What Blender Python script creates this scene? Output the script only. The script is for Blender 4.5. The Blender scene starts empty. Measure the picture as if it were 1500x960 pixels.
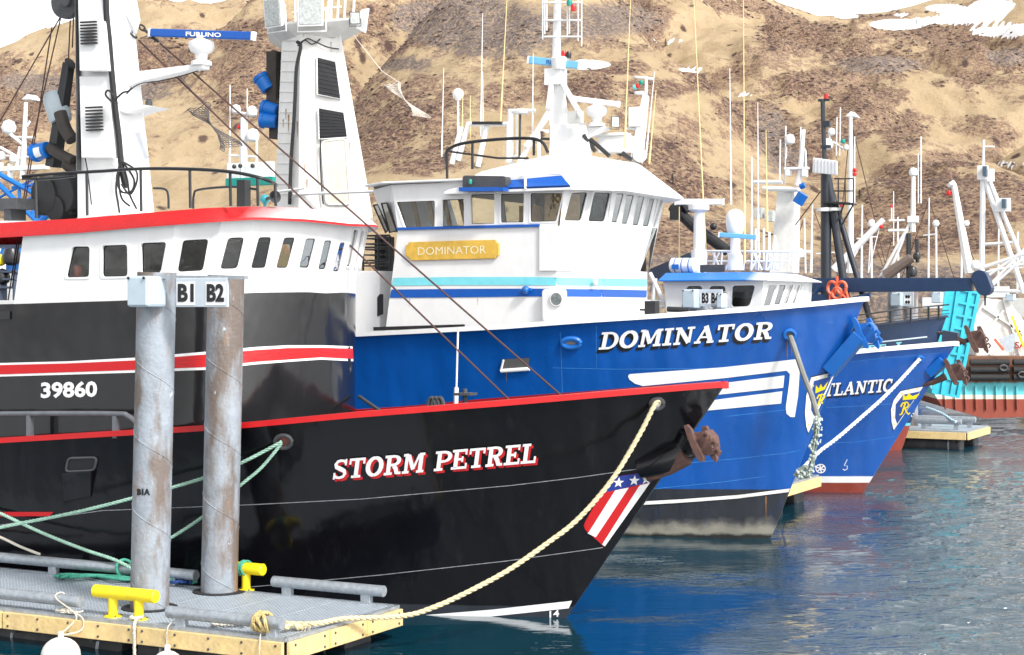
import bpy, bmesh, math, random
import numpy as np
from mathutils import Vector, Matrix, noise
from mathutils.bvhtree import BVHTree
from mathutils.geometry import tessellate_polygon
random.seed(7)
SC = bpy.context.scene
COL = SC.collection
R = math.radians
# ------------------------------------------------------------ camera
CH = 6.0
cam = bpy.data.cameras.new('camera'); camo = bpy.data.objects.new('camera', cam); COL.objects.link(camo)
camo.location = (0, 0, CH); camo.rotation_euler = (R(90), 0, 0)
cam.sensor_width = 36; cam.lens = 60; cam.shift_y = -30/1500
cam.clip_start = .5; cam.clip_end = 6000
SC.camera = camo
# ------------------------------------------------------------ sky and sun
SUN_EL, SUN_AZ = 42, 140          # azimuth measured clockwise from +Y (the viewing direction)
w = bpy.data.worlds.new('World'); SC.world = w; w.use_nodes = True
nt = w.node_tree; nt.nodes.clear()
sky = nt.nodes.new('ShaderNodeTexSky'); sky.sky_type = 'NISHITA'; sky.sun_disc = False
sky.sun_elevation = R(SUN_EL); sky.sun_rotation = R(SUN_AZ)
sky.air_density = 1.0; sky.dust_density = 1.5; sky.ozone_density = 1.0
hs = nt.nodes.new('ShaderNodeHueSaturation'); hs.inputs['Saturation'].default_value = .10
bg = nt.nodes.new('ShaderNodeBackground'); bg.inputs['Strength'].default_value = .15
ow = nt.nodes.new('ShaderNodeOutputWorld')
nt.links.new(sky.outputs[0], hs.inputs['Color']); nt.links.new(hs.outputs[0], bg.inputs[0]); nt.links.new(bg.outputs[0], ow.inputs[0])
sl = bpy.data.lights.new('sun', 'SUN'); so = bpy.data.objects.new('sun', sl); COL.objects.link(so)
sl.energy = 2.0; sl.angle = R(9); sl.color = (1, .965, .91)
sd = Vector((math.sin(R(SUN_AZ))*math.cos(R(SUN_EL)), math.cos(R(SUN_AZ))*math.cos(R(SUN_EL)), math.sin(R(SUN_EL))))
so.rotation_euler = sd.to_track_quat('Z', 'Y').to_euler()
SC.view_settings.view_transform = 'Standard'; SC.view_settings.look = 'None'
SC.view_settings.gamma = 1; SC.view_settings.exposure = 1.05
SC.cycles.max_bounces = 6; SC.cycles.transparent_max_bounces = 12

# ------------------------------------------------------------ measuring helpers
F = 2500.0; CX = 750.0; HY = 450.0
ANG = -math.atan2(2500, 4755)      # every berth points the same way
class Frame:
    def __init__(s, x, y, ang=ANG, z=0):
        s.P = Vector((x, y, z)); s.ang = ang
        s.Rm = Matrix.Rotation(ang, 3, 'Z'); s.Ri = s.Rm.transposed()
        s.c = s.Ri @ (Vector((0, 0, CH)) - s.P)
    def ray(s, px, py): return s.Ri @ Vector(((px-CX)/F, 1, -(py-HY)/F))
    def v(s, px, py, v):
        d = s.ray(px, py); return s.c + d*((v-s.c.y)/d.y)
    def u(s, px, py, u):
        d = s.ray(px, py); return s.c + d*((u-s.c.x)/d.x)
    def z(s, px, py, z):
        d = s.ray(px, py); return s.c + d*((z-s.c.z)/d.z)
    def pl(s, px, py, p, n):
        d = s.ray(px, py); return s.c + d*((p-s.c).dot(n)/d.dot(n))
    def proj(s, p):
        w_ = s.Rm @ Vector(p) + s.P
        return CX + w_.x/w_.y*F, HY - (w_.z-CH)/w_.y*F, w_.y
    def world(s, p): return s.Rm @ Vector(p) + s.P
def interp(tab, x):
    return float(np.interp(x, [a for a, b in tab], [b for a, b in tab]))

# ------------------------------------------------------------ materials
MATS = {}
def mat(name, col, rough=.45, metal=0, var=.12, vscale=3.0, bump=.0, bscale=20, rust=0, rustcol=(.28, .12, .04), streak=True, coat=0, dirt=0, dirtcol=(.2, .17, .13), seams=0):
    if name in MATS: return MATS[name]
    m = bpy.data.materials.new(name); m.use_nodes = True; t = m.node_tree; N = t.nodes; L = t.links
    b = N['Principled BSDF']; b.inputs['Roughness'].default_value = rough; b.inputs['Metallic'].default_value = metal
    b.inputs['Coat Weight'].default_value = coat
    tc = N.new('ShaderNodeTexCoord')
    n1 = N.new('ShaderNodeTexNoise'); n1.inputs['Scale'].default_value = vscale; n1.inputs['Detail'].default_value = 6; n1.inputs['Roughness'].default_value = .65
    L.new(tc.outputs['Object'], n1.inputs['Vector'])
    mp = N.new('ShaderNodeMapRange'); mp.inputs[1].default_value = .3; mp.inputs[2].default_value = .7
    mp.inputs[3].default_value = 1-var; mp.inputs[4].default_value = 1+var*.4
    L.new(n1.outputs[0], mp.inputs[0])
    mx = N.new('ShaderNodeMix'); mx.data_type = 'RGBA'; mx.blend_type = 'MULTIPLY'; mx.inputs[0].default_value = 1
    mx.inputs[6].default_value = (*col, 1); L.new(mp.outputs[0], mx.inputs[7])
    cur = mx.outputs[2]
    def layer(amount, c2, sc, stretch, lo, hi):
        nonlocal cur
        mpv = N.new('ShaderNodeMapping'); mpv.inputs['Scale'].default_value = stretch; L.new(tc.outputs['Object'], mpv.inputs['Vector'])
        n = N.new('ShaderNodeTexNoise'); n.inputs['Scale'].default_value = sc; n.inputs['Detail'].default_value = 8; n.inputs['Roughness'].default_value = .7
        L.new(mpv.outputs[0], n.inputs['Vector'])
        r = N.new('ShaderNodeMapRange'); r.inputs[1].default_value = lo; r.inputs[2].default_value = hi; r.inputs[4].default_value = amount
        L.new(n.outputs[0], r.inputs[0])
        k = N.new('ShaderNodeMix'); k.data_type = 'RGBA'; L.new(r.outputs[0], k.inputs[0]); L.new(cur, k.inputs[6]); k.inputs[7].default_value = (*c2, 1)
        cur = k.outputs[2]
    if dirt: layer(dirt, dirtcol, 2.2, (1, 1, .35), .48, .75)
    if rust: layer(min(1, rust*2), rustcol, 3.0, (2.2, 2.2, .3) if streak else (1, 1, 1), .66-rust*.2, .76)
    L.new(cur, b.inputs['Base Color'])
    rr = N.new('ShaderNodeMapRange'); rr.inputs[3].default_value = rough*.75; rr.inputs[4].default_value = min(1, rough*1.3+.03)
    L.new(n1.outputs[0], rr.inputs[0]); L.new(rr.outputs[0], b.inputs['Roughness'])
    if bump:
        nb = N.new('ShaderNodeTexNoise'); nb.inputs['Scale'].default_value = bscale; nb.inputs['Detail'].default_value = 4
        L.new(tc.outputs['Object'], nb.inputs['Vector'])
        bp = N.new('ShaderNodeBump'); bp.inputs['Strength'].default_value = min(1, bump); bp.inputs['Distance'].default_value = .05
        L.new(nb.outputs[0], bp.inputs['Height']); L.new(bp.outputs[0], b.inputs['Normal'])
    MATS[name] = m; return m

white = mat('white paint', (.78, .78, .78), .32, var=.05, vscale=1.3, rust=.03, rustcol=(.6, .42, .22), dirt=.10, bump=.05, bscale=1.5)
whiteR = mat('white paint with rust', (.78, .77, .74), .4, var=.1, rust=.22, rustcol=(.5, .27, .07), dirt=.25, dirtcol=(.55, .48, .36), bump=.15, bscale=6)
black = mat('black paint', (.018, .018, .02), .3, var=.3, bump=.1, bscale=6)
blackM = mat('black matt paint', (.022, .022, .024), .6, var=.4, bump=.2, bscale=8, rust=.08)
rubber = mat('rubber', (.02, .02, .022), .75, var=.3, bump=.4, bscale=30)
red = mat('red paint', (.52, .008, .010), .35, var=.12, bump=.05)
navy = mat('navy paint', (.012, .035, .09), .3, var=.2, bump=.1, bscale=3)
darkgrey = mat('dark grey metal', (.06, .062, .068), .5, var=.3, bump=.2, rust=.05)
lblue = mat('light blue paint', (.16, .46, .72), .35, var=.08)
bblue = mat('bright blue paint', (.004, .09, .42), .35, var=.12)
mblue = mat('mid blue paint', (.006, .12, .45), .3, var=.12)
cyan = mat('cyan paint', (.13, .62, .70), .4, var=.08)
teal = mat('teal paint', (.02, .46, .60), .4, var=.2, rust=.1, dirt=.2, bump=.1)
steel = mat('galvanised steel', (.42, .46, .50), .42, metal=.55, var=.28, vscale=9, bump=.25, bscale=30, dirt=.3, dirtcol=(.28, .25, .22))
yellow = mat('yellow paint', (.88, .68, .01), .4, var=.12, bump=.15, bscale=15, dirt=.15)
lampglass = mat('lamp glass', (.5, .53, .52), .12, var=.35, vscale=12, bump=.3, bscale=14)
anchorM = mat('rusty anchor iron', (.12, .06, .048), .6, var=.35, vscale=6, bump=.12, bscale=18, rust=.3, streak=False)
tubeY = mat('cream whip antenna', (.80, .62, .30), .5, var=.1)
wire = mat('stay wire', (.09, .045, .04), .6, metal=.3, var=.4, vscale=15)
wood = mat('varnished wood', (.58, .36, .12), .4, var=.35, vscale=4)
bucketB = mat('blue plastic', (.005, .16, .58), .35, var=.08)
orangeM = mat('orange plastic', (.75, .12, .05), .45, var=.15)
letW = mat('white lettering', (.82, .82, .82), .4, var=.04)
letR = mat('red lettering', (.55, .008, .012), .4, var=.04)
letK = mat('black lettering', (.01, .01, .012), .4, var=.04)
greenM = mat('green lamp', (.0, .25, .2), .3)
redM = mat('red lamp', (.6, .01, .01), .3)

def glass_mat():
    m = bpy.data.materials.new('window glass'); m.use_nodes = True; t = m.node_tree; N = t.nodes; L = t.links
    N.remove(N['Principled BSDF'])
    o = N['Material Output']; mx = N.new('ShaderNodeMixShader'); fr = N.new('ShaderNodeFresnel'); fr.inputs[0].default_value = 1.6
    tr = N.new('ShaderNodeBsdfTransparent'); tr.inputs[0].default_value = (.80, .85, .83, 1)
    gl = N.new('ShaderNodeBsdfGlossy'); gl.inputs['Roughness'].default_value = .03
    ns = N.new('ShaderNodeTexNoise'); ns.inputs['Scale'].default_value = 2.5
    tc = N.new('ShaderNodeTexCoord'); L.new(tc.outputs['Object'], ns.inputs['Vector'])
    bp = N.new('ShaderNodeBump'); bp.inputs['Strength'].default_value = .25; bp.inputs['Distance'].default_value = .03
    L.new(ns.outputs[0], bp.inputs['Height']); L.new(bp.outputs[0], gl.inputs['Normal'])
    ad = N.new('ShaderNodeMath'); ad.operation = 'ADD'; ad.inputs[1].default_value = .04; L.new(fr.outputs[0], ad.inputs[0])
    L.new(ad.outputs[0], mx.inputs[0]); L.new(tr.outputs[0], mx.inputs[1]); L.new(gl.outputs[0], mx.inputs[2]); L.new(mx.outputs[0], o.inputs[0])
    return m
glass = glass_mat()
# hull paints: bands at fixed heights above the water are painted on
def hull_mat(name, bands, rough=.16, plate=.35, scuff=.15, scuffcol=(.3, .3, .32), streakcol=None, ior=1.5):
    """bands: list of (z, colour) - colour from that height up, lowest first"""
    m = bpy.data.materials.new(name); m.use_nodes = True; t = m.node_tree; N = t.nodes; L = t.links
    b = N['Principled BSDF']; b.inputs['IOR'].default_value = ior; tc = N.new('ShaderNodeTexCoord')
    sp = N.new('ShaderNodeSeparateXYZ'); L.new(tc.outputs['Object'], sp.inputs[0])
    nz = N.new('ShaderNodeTexNoise'); nz.inputs['Scale'].default_value = 2.5; nz.inputs['Detail'].default_value = 8; L.new(tc.outputs['Object'], nz.inputs['Vector'])
    cur = None
    for i, (z, c, fuzz) in enumerate(bands):
        if i == 0:
            rgb = N.new('ShaderNodeRGB'); rgb.outputs[0].default_value = (*c, 1); cur = rgb.outputs[0]; continue
        ma = N.new('ShaderNodeMath'); ma.operation = 'MULTIPLY_ADD'; ma.inputs[1].default_value = fuzz; L.new(nz.outputs[0], ma.inputs[0]); L.new(sp.outputs[2], ma.inputs[2])
        gr = N.new('ShaderNodeMapRange'); gr.inputs[1].default_value = z+fuzz*.5-.01-fuzz*.15; gr.inputs[2].default_value = z+fuzz*.5+.01+fuzz*.15; L.new(ma.outputs[0], gr.inputs[0])
        k = N.new('ShaderNodeMix'); k.data_type = 'RGBA'; L.new(gr.outputs[0], k.inputs[0]); L.new(cur, k.inputs[6]); k.inputs[7].default_value = (*c, 1); cur = k.outputs[2]
    # broad fading and vertical run marks
    n2 = N.new('ShaderNodeTexNoise'); n2.inputs['Scale'].default_value = .5; n2.inputs['Detail'].default_value = 7; L.new(tc.outputs['Object'], n2.inputs['Vector'])
    mr = N.new('ShaderNodeMapRange'); mr.inputs[1].default_value = .3; mr.inputs[2].default_value = .75; mr.inputs[3].default_value = .8; mr.inputs[4].default_value = 1.15; L.new(n2.outputs[0], mr.inputs[0])
    k = N.new('ShaderNodeMix'); k.data_type = 'RGBA'; k.blend_type = 'MULTIPLY'; k.inputs[0].default_value = 1; L.new(cur, k.inputs[6]); L.new(mr.outputs[0], k.inputs[7]); cur = k.outputs[2]
    mpv = N.new('ShaderNodeMapping'); mpv.inputs['Scale'].default_value = (5, 5, .35); L.new(tc.outputs['Object'], mpv.inputs[0])
    n3 = N.new('ShaderNodeTexNoise'); n3.inputs['Scale'].default_value = 1.0; n3.inputs['Detail'].default_value = 9; n3.inputs['Roughness'].default_value = .75; L.new(mpv.outputs[0], n3.inputs['Vector'])
    m3 = N.new('ShaderNodeMapRange'); m3.inputs[1].default_value = .55; m3.inputs[2].default_value = .8; m3.inputs[4].default_value = scuff; L.new(n3.outputs[0], m3.inputs[0])
    k = N.new('ShaderNodeMix'); k.data_type = 'RGBA'; L.new(m3.outputs[0], k.inputs[0]); L.new(cur, k.inputs[6]); k.inputs[7].default_value = (*(streakcol or scuffcol), 1); cur = k.outputs[2]
    L.new(cur, b.inputs['Base Color'])
    rm = N.new('ShaderNodeMapRange'); rm.inputs[3].default_value = rough*.7; rm.inputs[4].default_value = rough*1.8; L.new(n2.outputs[0], rm.inputs[0]); L.new(rm.outputs[0], b.inputs['Roughness'])
    # dished plating between frames
    mpb = N.new('ShaderNodeMapping'); mpb.inputs['Scale'].default_value = (1.5, 1.5, .8); L.new(tc.outputs['Object'], mpb.inputs[0])
    nb = N.new('ShaderNodeTexNoise'); nb.inputs['Scale'].default_value = .9; nb.inputs['Detail'].default_value = 2.5; L.new(mpb.outputs[0], nb.inputs['Vector'])
    wv = N.new('ShaderNodeTexWave'); wv.inputs['Scale'].default_value = .55; wv.bands_direction = 'X'; wv.inputs['Distortion'].default_value = .6; L.new(tc.outputs['Object'], wv.inputs['Vector'])
    sm = N.new('ShaderNodeMath'); sm.operation = 'MULTIPLY_ADD'; sm.inputs[1].default_value = .12; L.new(wv.outputs[0], sm.inputs[0]); L.new(nb.outputs[0], sm.inputs[2])
    bp = N.new('ShaderNodeBump'); bp.inputs['Strength'].default_value = plate; bp.inputs['Distance'].default_value = .10; L.new(sm.outputs[0], bp.inputs['Height']); L.new(bp.outputs[0], b.inputs['Normal'])
    return m

# ------------------------------------------------------------ mesh helpers
class MB:
    def __init__(s): s.v = []; s.f = []; s.m = []; s.sm = []
    def add(s, vs, fs, mi=0, sm=False):
        o = len(s.v); s.v += [tuple(x) for x in vs]
        for f in fs: s.f.append(tuple(o+i for i in f)); s.m.append(mi); s.sm.append(sm)
        return s
    def box(s, c, size, rz=0, mi=0, M=None):
        hx, hy, hz = size[0]/2, size[1]/2, size[2]/2
        vs = [Vector((x, y, z)) for x in (-hx, hx) for y in (-hy, hy) for z in (-hz, hz)]
        Rm = M if M else Matrix.Rotation(rz, 3, 'Z'); c = Vector(c)
        return s.add([Rm @ p + c for p in vs], [(0, 1, 3, 2), (4, 6, 7, 5), (0, 4, 5, 1), (2, 3, 7, 6), (0, 2, 6, 4), (1, 5, 7, 3)], mi)
    def beam(s, p0, p1, w_, h, w1=None, h1=None, up=(0, 0, 1), mi=0):
        p0, p1 = Vector(p0), Vector(p1); d = (p1-p0).normalized(); up = Vector(up)
        sx = d.cross(up)
        if sx.length < 1e-3: sx = d.cross(Vector((0, 1, 0)))
        sx.normalize(); sy = sx.cross(d); w1 = w_ if w1 is None else w1; h1 = h if h1 is None else h1
        vs = [p0+sx*a*w_/2+sy*b*h/2 for a, b in ((-1, -1), (1, -1), (1, 1), (-1, 1))] + [p1+sx*a*w1/2+sy*b*h1/2 for a, b in ((-1, -1), (1, -1), (1, 1), (-1, 1))]
        return s.add(vs, [(3, 2, 1, 0), (4, 5, 6, 7), (0, 1, 5, 4), (1, 2, 6, 5), (2, 3, 7, 6), (3, 0, 4, 7)], mi)
    def tube(s, pts, r, n=8, mi=0, r1=None, cap=True):
        pts = [Vector(p) for p in pts]; k = len(pts); r1 = r if r1 is None else r1
        vs = []; fs = []; pa = None
        for i, p in enumerate(pts):
            d = (pts[min(i+1, k-1)]-pts[max(i-1, 0)])
            if d.length < 1e-9: d = Vector((0, 0, 1))
            d.normalize()
            if pa is None:
                a = d.cross(Vector((0, 0, 1)))
                if a.length < .05: a = d.cross(Vector((0, 1, 0)))
            else: a = pa - d*pa.dot(d)
            a.normalize(); pa = a; b = d.cross(a); rr = r+(r1-r)*i/(k-1)
            vs += [p+(a*math.cos(2*math.pi*j/n)+b*math.sin(2*math.pi*j/n))*rr for j in range(n)]
        for i in range(k-1):
            for j in range(n):
                j2 = (j+1) % n; fs.append((i*n+j, i*n+j2, (i+1)*n+j2, (i+1)*n+j))
        s.add(vs, fs, mi, n > 5)
        if cap:
            s.add(vs[:n], [tuple(range(n))[::-1]], mi); s.add(vs[-n:], [tuple(range(n))], mi)
        return s
    def lathe(s, prof, c=(0, 0, 0), n=20, axis=(0, 0, 1), mi=0):
        q = Vector((0, 0, 1)).rotation_difference(Vector(axis)); c = Vector(c)
        vs = [q @ Vector((r*math.cos(2*math.pi*j/n), r*math.sin(2*math.pi*j/n), z)) + c for r, z in prof for j in range(n)]
        fs = [(i*n+j, i*n+(j+1) % n, (i+1)*n+(j+1) % n, (i+1)*n+j) for i in range(len(prof)-1) for j in range(n)]
        return s.add(vs, fs, mi, True)
    def sphere(s, c, r, n=14, sz=1.0, mi=0):
        k = n//2+1
        return s.lathe([(max(1e-4, r*math.sin(math.pi*i/k)), -r*sz*math.cos(math.pi*i/k)) for i in range(k+1)], c, n, mi=mi)
    def loft(s, rings, mi=0, cap0=True, cap1=True, closed=True, sm=False):
        n = len(rings[0]); vs = [p for r in rings for p in r]; fs = []
        for i in range(len(rings)-1):
            for j in range(n if closed else n-1):
                j2 = (j+1) % n; fs.append((i*n+j, i*n+j2, (i+1)*n+j2, (i+1)*n+j))
        s.add(vs, fs, mi, sm)
        if cap0: s.add(rings[0], [tuple(range(n))[::-1]], mi)
        if cap1: s.add(rings[-1], [tuple(range(n))], mi)
        return s
    def prism(s, poly, off, mi=0):
        off = Vector(off); a = [Vector(p) for p in poly]; return s.loft([a, [p+off for p in a]], mi)
    def bvh(s): return BVHTree.FromPolygons([Vector(p) for p in s.v], s.f)
    def build(s, name, mats, parent=None, bevel=0, recalc=True, loc=None):
        me = bpy.data.meshes.new(name); me.from_pydata(s.v, [], s.f)
        mats = mats if isinstance(mats, (list, tuple)) else [mats]
        for m in mats: me.materials.append(m)
        me.polygons.foreach_set('material_index', s.m); me.polygons.foreach_set('use_smooth', s.sm)
        if recalc:
            bm = bmesh.new(); bm.from_mesh(me); bmesh.ops.remove_doubles(bm, verts=bm.verts, dist=1e-5)
            bmesh.ops.recalc_face_normals(bm, faces=bm.faces); bm.to_mesh(me); bm.free()
            if any(s.sm): me.set_sharp_from_angle(angle=R(40))
        me.update()
        o = bpy.data.objects.new(name, me); COL.objects.link(o); o.parent = parent
        if loc is not None: o.location = loc
        if bevel:
            b = o.modifiers.new('bevel', 'BEVEL'); b.width = bevel; b.segments = 2; b.limit_method = 'ANGLE'; b.angle_limit = R(40)
        return o
def tag(o, label=None, cat=None, group=None, kind=None):
    if label: o['label'] = label
    if cat: o['category'] = cat
    if group: o['group'] = group
    if kind: o['kind'] = kind
    return o
def thing(name, fr, label, cat, group=None):
    o = bpy.data.objects.new(name, None); COL.objects.link(o); o.empty_display_size = .3
    o.location = fr.P; o.rotation_euler = (0, 0, fr.ang); return tag(o, label, cat, group)
def place(o, fr):      # a one-mesh thing measured in a berth frame
    o.location = fr.P; o.rotation_euler = (0, 0, fr.ang); return o
def copy_tree(o, parent=None):
    c = o.copy(); COL.objects.link(c); c.parent = parent
    for ch in list(o.children): copy_tree(ch, c)
    return c
def smooth_path(pts, n=6):
    pts = [Vector(p) for p in pts]; out = []
    for i in range(len(pts)-1):
        p0, p1, p2, p3 = pts[max(i-1, 0)], pts[i], pts[i+1], pts[min(i+2, len(pts)-1)]
        for k in range(n):
            t = k/n
            out.append(.5*((2*p1)+(-p0+p2)*t+(2*p0-5*p1+4*p2-p3)*t*t+(-p0+3*p1-3*p2+p3)*t*t*t))
    return out+[pts[-1]]

# ------------------------------------------------------------ painted marks laid on a surface
def drape(acc, fr, bvh, poly, mi=0, off=.012, maxlen=9, tris=None):
    """poly: outline in photo pixels (or pts+tris); measured on to the surface as thin paint"""
    if tris is None:
        P3 = [Vector((x, y, 0)) for x, y in poly]; tris = tessellate_polygon([P3])
    bm = bmesh.new(); vs = [bm.verts.new((x, y, 0)) for x, y in poly]
    for t in tris:
        try: bm.faces.new([vs[i] for i in t])
        except ValueError: pass
    for k in range(7):
        es = [e for e in bm.edges if e.calc_length() > maxlen]
        if not es: break
        bmesh.ops.subdivide_edges(bm, edges=es, cuts=1); bmesh.ops.triangulate(bm, faces=bm.faces)
    bm.verts.index_update(); loc = {}
    for v_ in bm.verts:
        d = fr.ray(v_.co.x, v_.co.y).normalized(); h = bvh.ray_cast(fr.c, d)
        if h[0] is None: continue
        nrm = h[1] if h[1].dot(d) < 0 else -h[1]
        loc[v_.index] = h[0]+nrm*off
    ids = {}; out = []; fs = []
    for f in bm.faces:
        idx = [v_.index for v_ in f.verts]
        if all(i in loc for i in idx):
            ps = [loc[i] for i in idx]
            if max((ps[a]-ps[b]).length for a, b in ((0, 1), (1, 2), (2, 0))) > 2.5: continue
            for i in idx:
                if i not in ids: ids[i] = len(out); out.append(loc[i])
            fs.append(tuple(ids[i] for i in idx))
    bm.free(); acc.add(out, fs, mi); return acc
def strip(pts_top, pts_bot): return list(pts_top)+list(reversed(pts_bot))
def line_px(pts, w_):
    return strip([(x, y-w_/2) for x, y in pts], [(x, y+w_/2) for x, y in pts])
# block lettering in the built-in face
def font_tris(txt, bold=0.0, space=1.0):
    cu = bpy.data.curves.new('t', 'FONT'); cu.body = txt; cu.size = 1; cu.offset = bold; cu.space_character = space; cu.resolution_u = 3
    o = bpy.data.objects.new('t', cu); COL.objects.link(o)
    dg = bpy.context.evaluated_depsgraph_get(); me = bpy.data.meshes.new_from_object(o.evaluated_get(dg))
    bm = bmesh.new(); bm.from_mesh(me); bmesh.ops.remove_doubles(bm, verts=bm.verts, dist=1e-5); bmesh.ops.triangulate(bm, faces=bm.faces)
    v_ = [(p.co.x, p.co.y) for p in bm.verts]; bm.verts.index_update(); t = [tuple(q.index for q in f.verts) for f in bm.faces]
    bm.free(); bpy.data.objects.remove(o); bpy.data.curves.remove(cu); bpy.data.meshes.remove(me)
    x0 = min(p[0] for p in v_); x1 = max(p[0] for p in v_); y0 = min(p[1] for p in v_); y1 = max(p[1] for p in v_)
    return [((x-x0)/(x1-x0), (y-y0)/(y1-y0)) for x, y in v_], t
def text_px(acc, fr, bvh, txt, bl, br, h, mi=0, bold=0.02, off=.014, flip=False, maxlen=9):
    v_, t = font_tris(txt, bold); dx, dy = br[0]-bl[0], br[1]-bl[1]
    pts = [(bl[0]+dx*x, bl[1]+dy*x-h*y) for x, y in v_]
    return drape(acc, fr, bvh, pts, mi, off, maxlen, t)
# slab-serif sign-writer's capitals, built stroke by stroke
def rc(x0, y0, x1, y1): return [(x0, y0), (x1, y0), (x1, y1), (x0, y1)]
def stroke(pts, w_):
    L_, R_ = [], []; n = len(pts); ws = w_ if isinstance(w_, (list, tuple)) else [w_]*n
    for i, p in enumerate(pts):
        a = pts[max(i-1, 0)]; b = pts[min(i+1, n-1)]; d = (b[0]-a[0], b[1]-a[1]); l = math.hypot(*d) or 1
        nx, ny = -d[1]/l, d[0]/l; k = ws[i]/2; L_.append((p[0]+nx*k, p[1]+ny*k)); R_.append((p[0]-nx*k, p[1]-ny*k))
    return L_+R_[::-1]
def arcp(cx, cy, rx, ry, a0, a1, n=14): return [(cx+rx*math.cos(R(a0+(a1-a0)*i/n)), cy+ry*math.sin(R(a0+(a1-a0)*i/n))) for i in range(n+1)]
T_, t_ = .22, .13
def foot(cx, w_=.46, y=0): return rc(cx-w_/2, y, cx+w_/2, y+t_)
def bowl(x, y0, y1, dx):   # half ring opening left
    cy = (y0+y1)/2; ry = (y1-y0)/2-t_/2
    return stroke([(x, cy+ry)]+arcp(x+.12, cy, dx-.12, ry, 90, -90)+[(x, cy-ry)], [t_, t_, t_]+[t_+(T_-t_)*math.sin(math.pi*i/10) for i in range(11)]+[t_, t_, t_])
GL = {
 'T': (.86, [rc(0, 1-t_, .86, 1), rc(0, .70, .11, 1-t_), rc(.75, .70, .86, 1-t_), rc(.32, t_, .54, 1-t_), foot(.43, .5)]),
 'O': (.92, [stroke(arcp(.46, .5, .36, .435, 90, -90), [t_+.02+(T_-t_)*math.sin(math.pi*i/14) for i in range(15)]), stroke(arcp(.46, .5, .36, .435, 90, 270), [t_+.02+(T_-t_)*math.sin(math.pi*i/14) for i in range(15)])]),
 'R': (.92, [rc(.12, t_, .34, 1-t_), foot(.23, .44), rc(.0, 1-t_, .34, 1), bowl(.34, .44, 1, .42), stroke([(.5, .47), (.62, .3), (.7, .08), (.8, .065), (.92, .065)], [T_, T_, T_, t_, t_])]),
 'M': (1.15, [rc(.1, t_, .27, 1), foot(.18, .36), rc(0, 1-t_, .1, 1), rc(.85, t_, 1.07, 1), foot(.96, .4), rc(1.07, 1-t_, 1.15, 1), stroke([(.27, .93), (.58, .18)], .2), stroke([(.85, .93), (.58, .2)], .12)]),
 'P': (.84, [rc(.12, t_, .34, 1-t_), foot(.23, .46), rc(0, 1-t_, .34, 1), bowl(.34, .4, 1, .46)]),
 'E': (.84, [rc(.12, t_, .34, 1-t_), rc(0, 0, .84, t_), rc(0, 1-t_, .8, 1), rc(.34, .44, .56, .56), rc(.52, .36, .62, .64), rc(.7, .72, .8, 1-t_), rc(.74, t_, .84, .3)]),
 'L': (.8, [rc(.12, t_, .34, 1-t_), rc(0, 0, .8, t_), foot(.23, .46, 1-t_), rc(.69, t_, .8, .34)]),
 'S': (.76, [stroke([(.62, .8), (.55, .9), (.38, .935), (.2, .9), (.11, .76), (.16, .62), (.38, .52), (.6, .4), (.66, .25), (.57, .11), (.38, .065), (.2, .1), (.1, .22)], [.1, t_, t_, .15, .18, .2, .22, .2, .18, .15, t_, t_, .1]), rc(.6, .68, .7, 1), rc(.04, 0, .14, .34)]),
 'D': (.92, [rc(.12, t_, .34, 1-t_), rc(0, 0, .34, t_), rc(0, 1-t_, .34, 1), bowl(.34, 0, 1, .5)]),
 'I': (.46, [rc(.12, t_, .34, 1-t_), foot(.23, .46), foot(.23, .46, 1-t_)]),
 'N': (1.0, [rc(.12, t_, .26, 1-t_), foot(.19, .36), rc(0, 1-t_, .26, 1), rc(.74, .1, .88, 1-t_), foot(.81, .38, 1-t_), stroke([(.2, .95), (.8, .08)], .22)]),
 'A': (1.0, [stroke([(.5, .97), (.16, t_)], .13), stroke([(.46, 1), (.82, t_)], .24), foot(.16, .34), foot(.82, .36), rc(.28, .3, .66, .4)]),
 'C': (.86, [stroke(arcp(.46, .5, .35, .435, 48, 312, 20), [t_+.1*abs(math.sin(math.pi*i/20)) for i in range(21)]), rc(.67, .64, .78, .98), rc(.7, .04, .8, .3)]),
 'J': (.7, [rc(.36, .3, .58, 1-t_), foot(.47, .46, 1-t_), stroke([(.47, .32), (.42, .12), (.26, .065), (.1, .16)], [T_, .18, t_, .16])]),
 ' ': (.42, []),
}
def slab_px(acc, fr, bvh, txt, bl, br, h, mi=0, off=.014, slant=.15, dx=0, dy=0, gap=.08, maxlen=12):
    tot = sum(GL[c][0]+gap for c in txt)-gap; ex = (br[0]-bl[0])/tot; ey = (br[1]-bl[1])/tot; x = 0; q = 0
    for c in txt:
        w_, ps = GL[c]
        for p in ps:
            pts = [(bl[0]+(x+a)*ex+b*h*slant+dx, bl[1]+(x+a)*ey-b*h+dy) for a, b in p]
            drape(acc, fr, bvh, pts, mi, off+.0012*(q % 7), maxlen); q += 1
        x += w_+gap
    return acc
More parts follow.
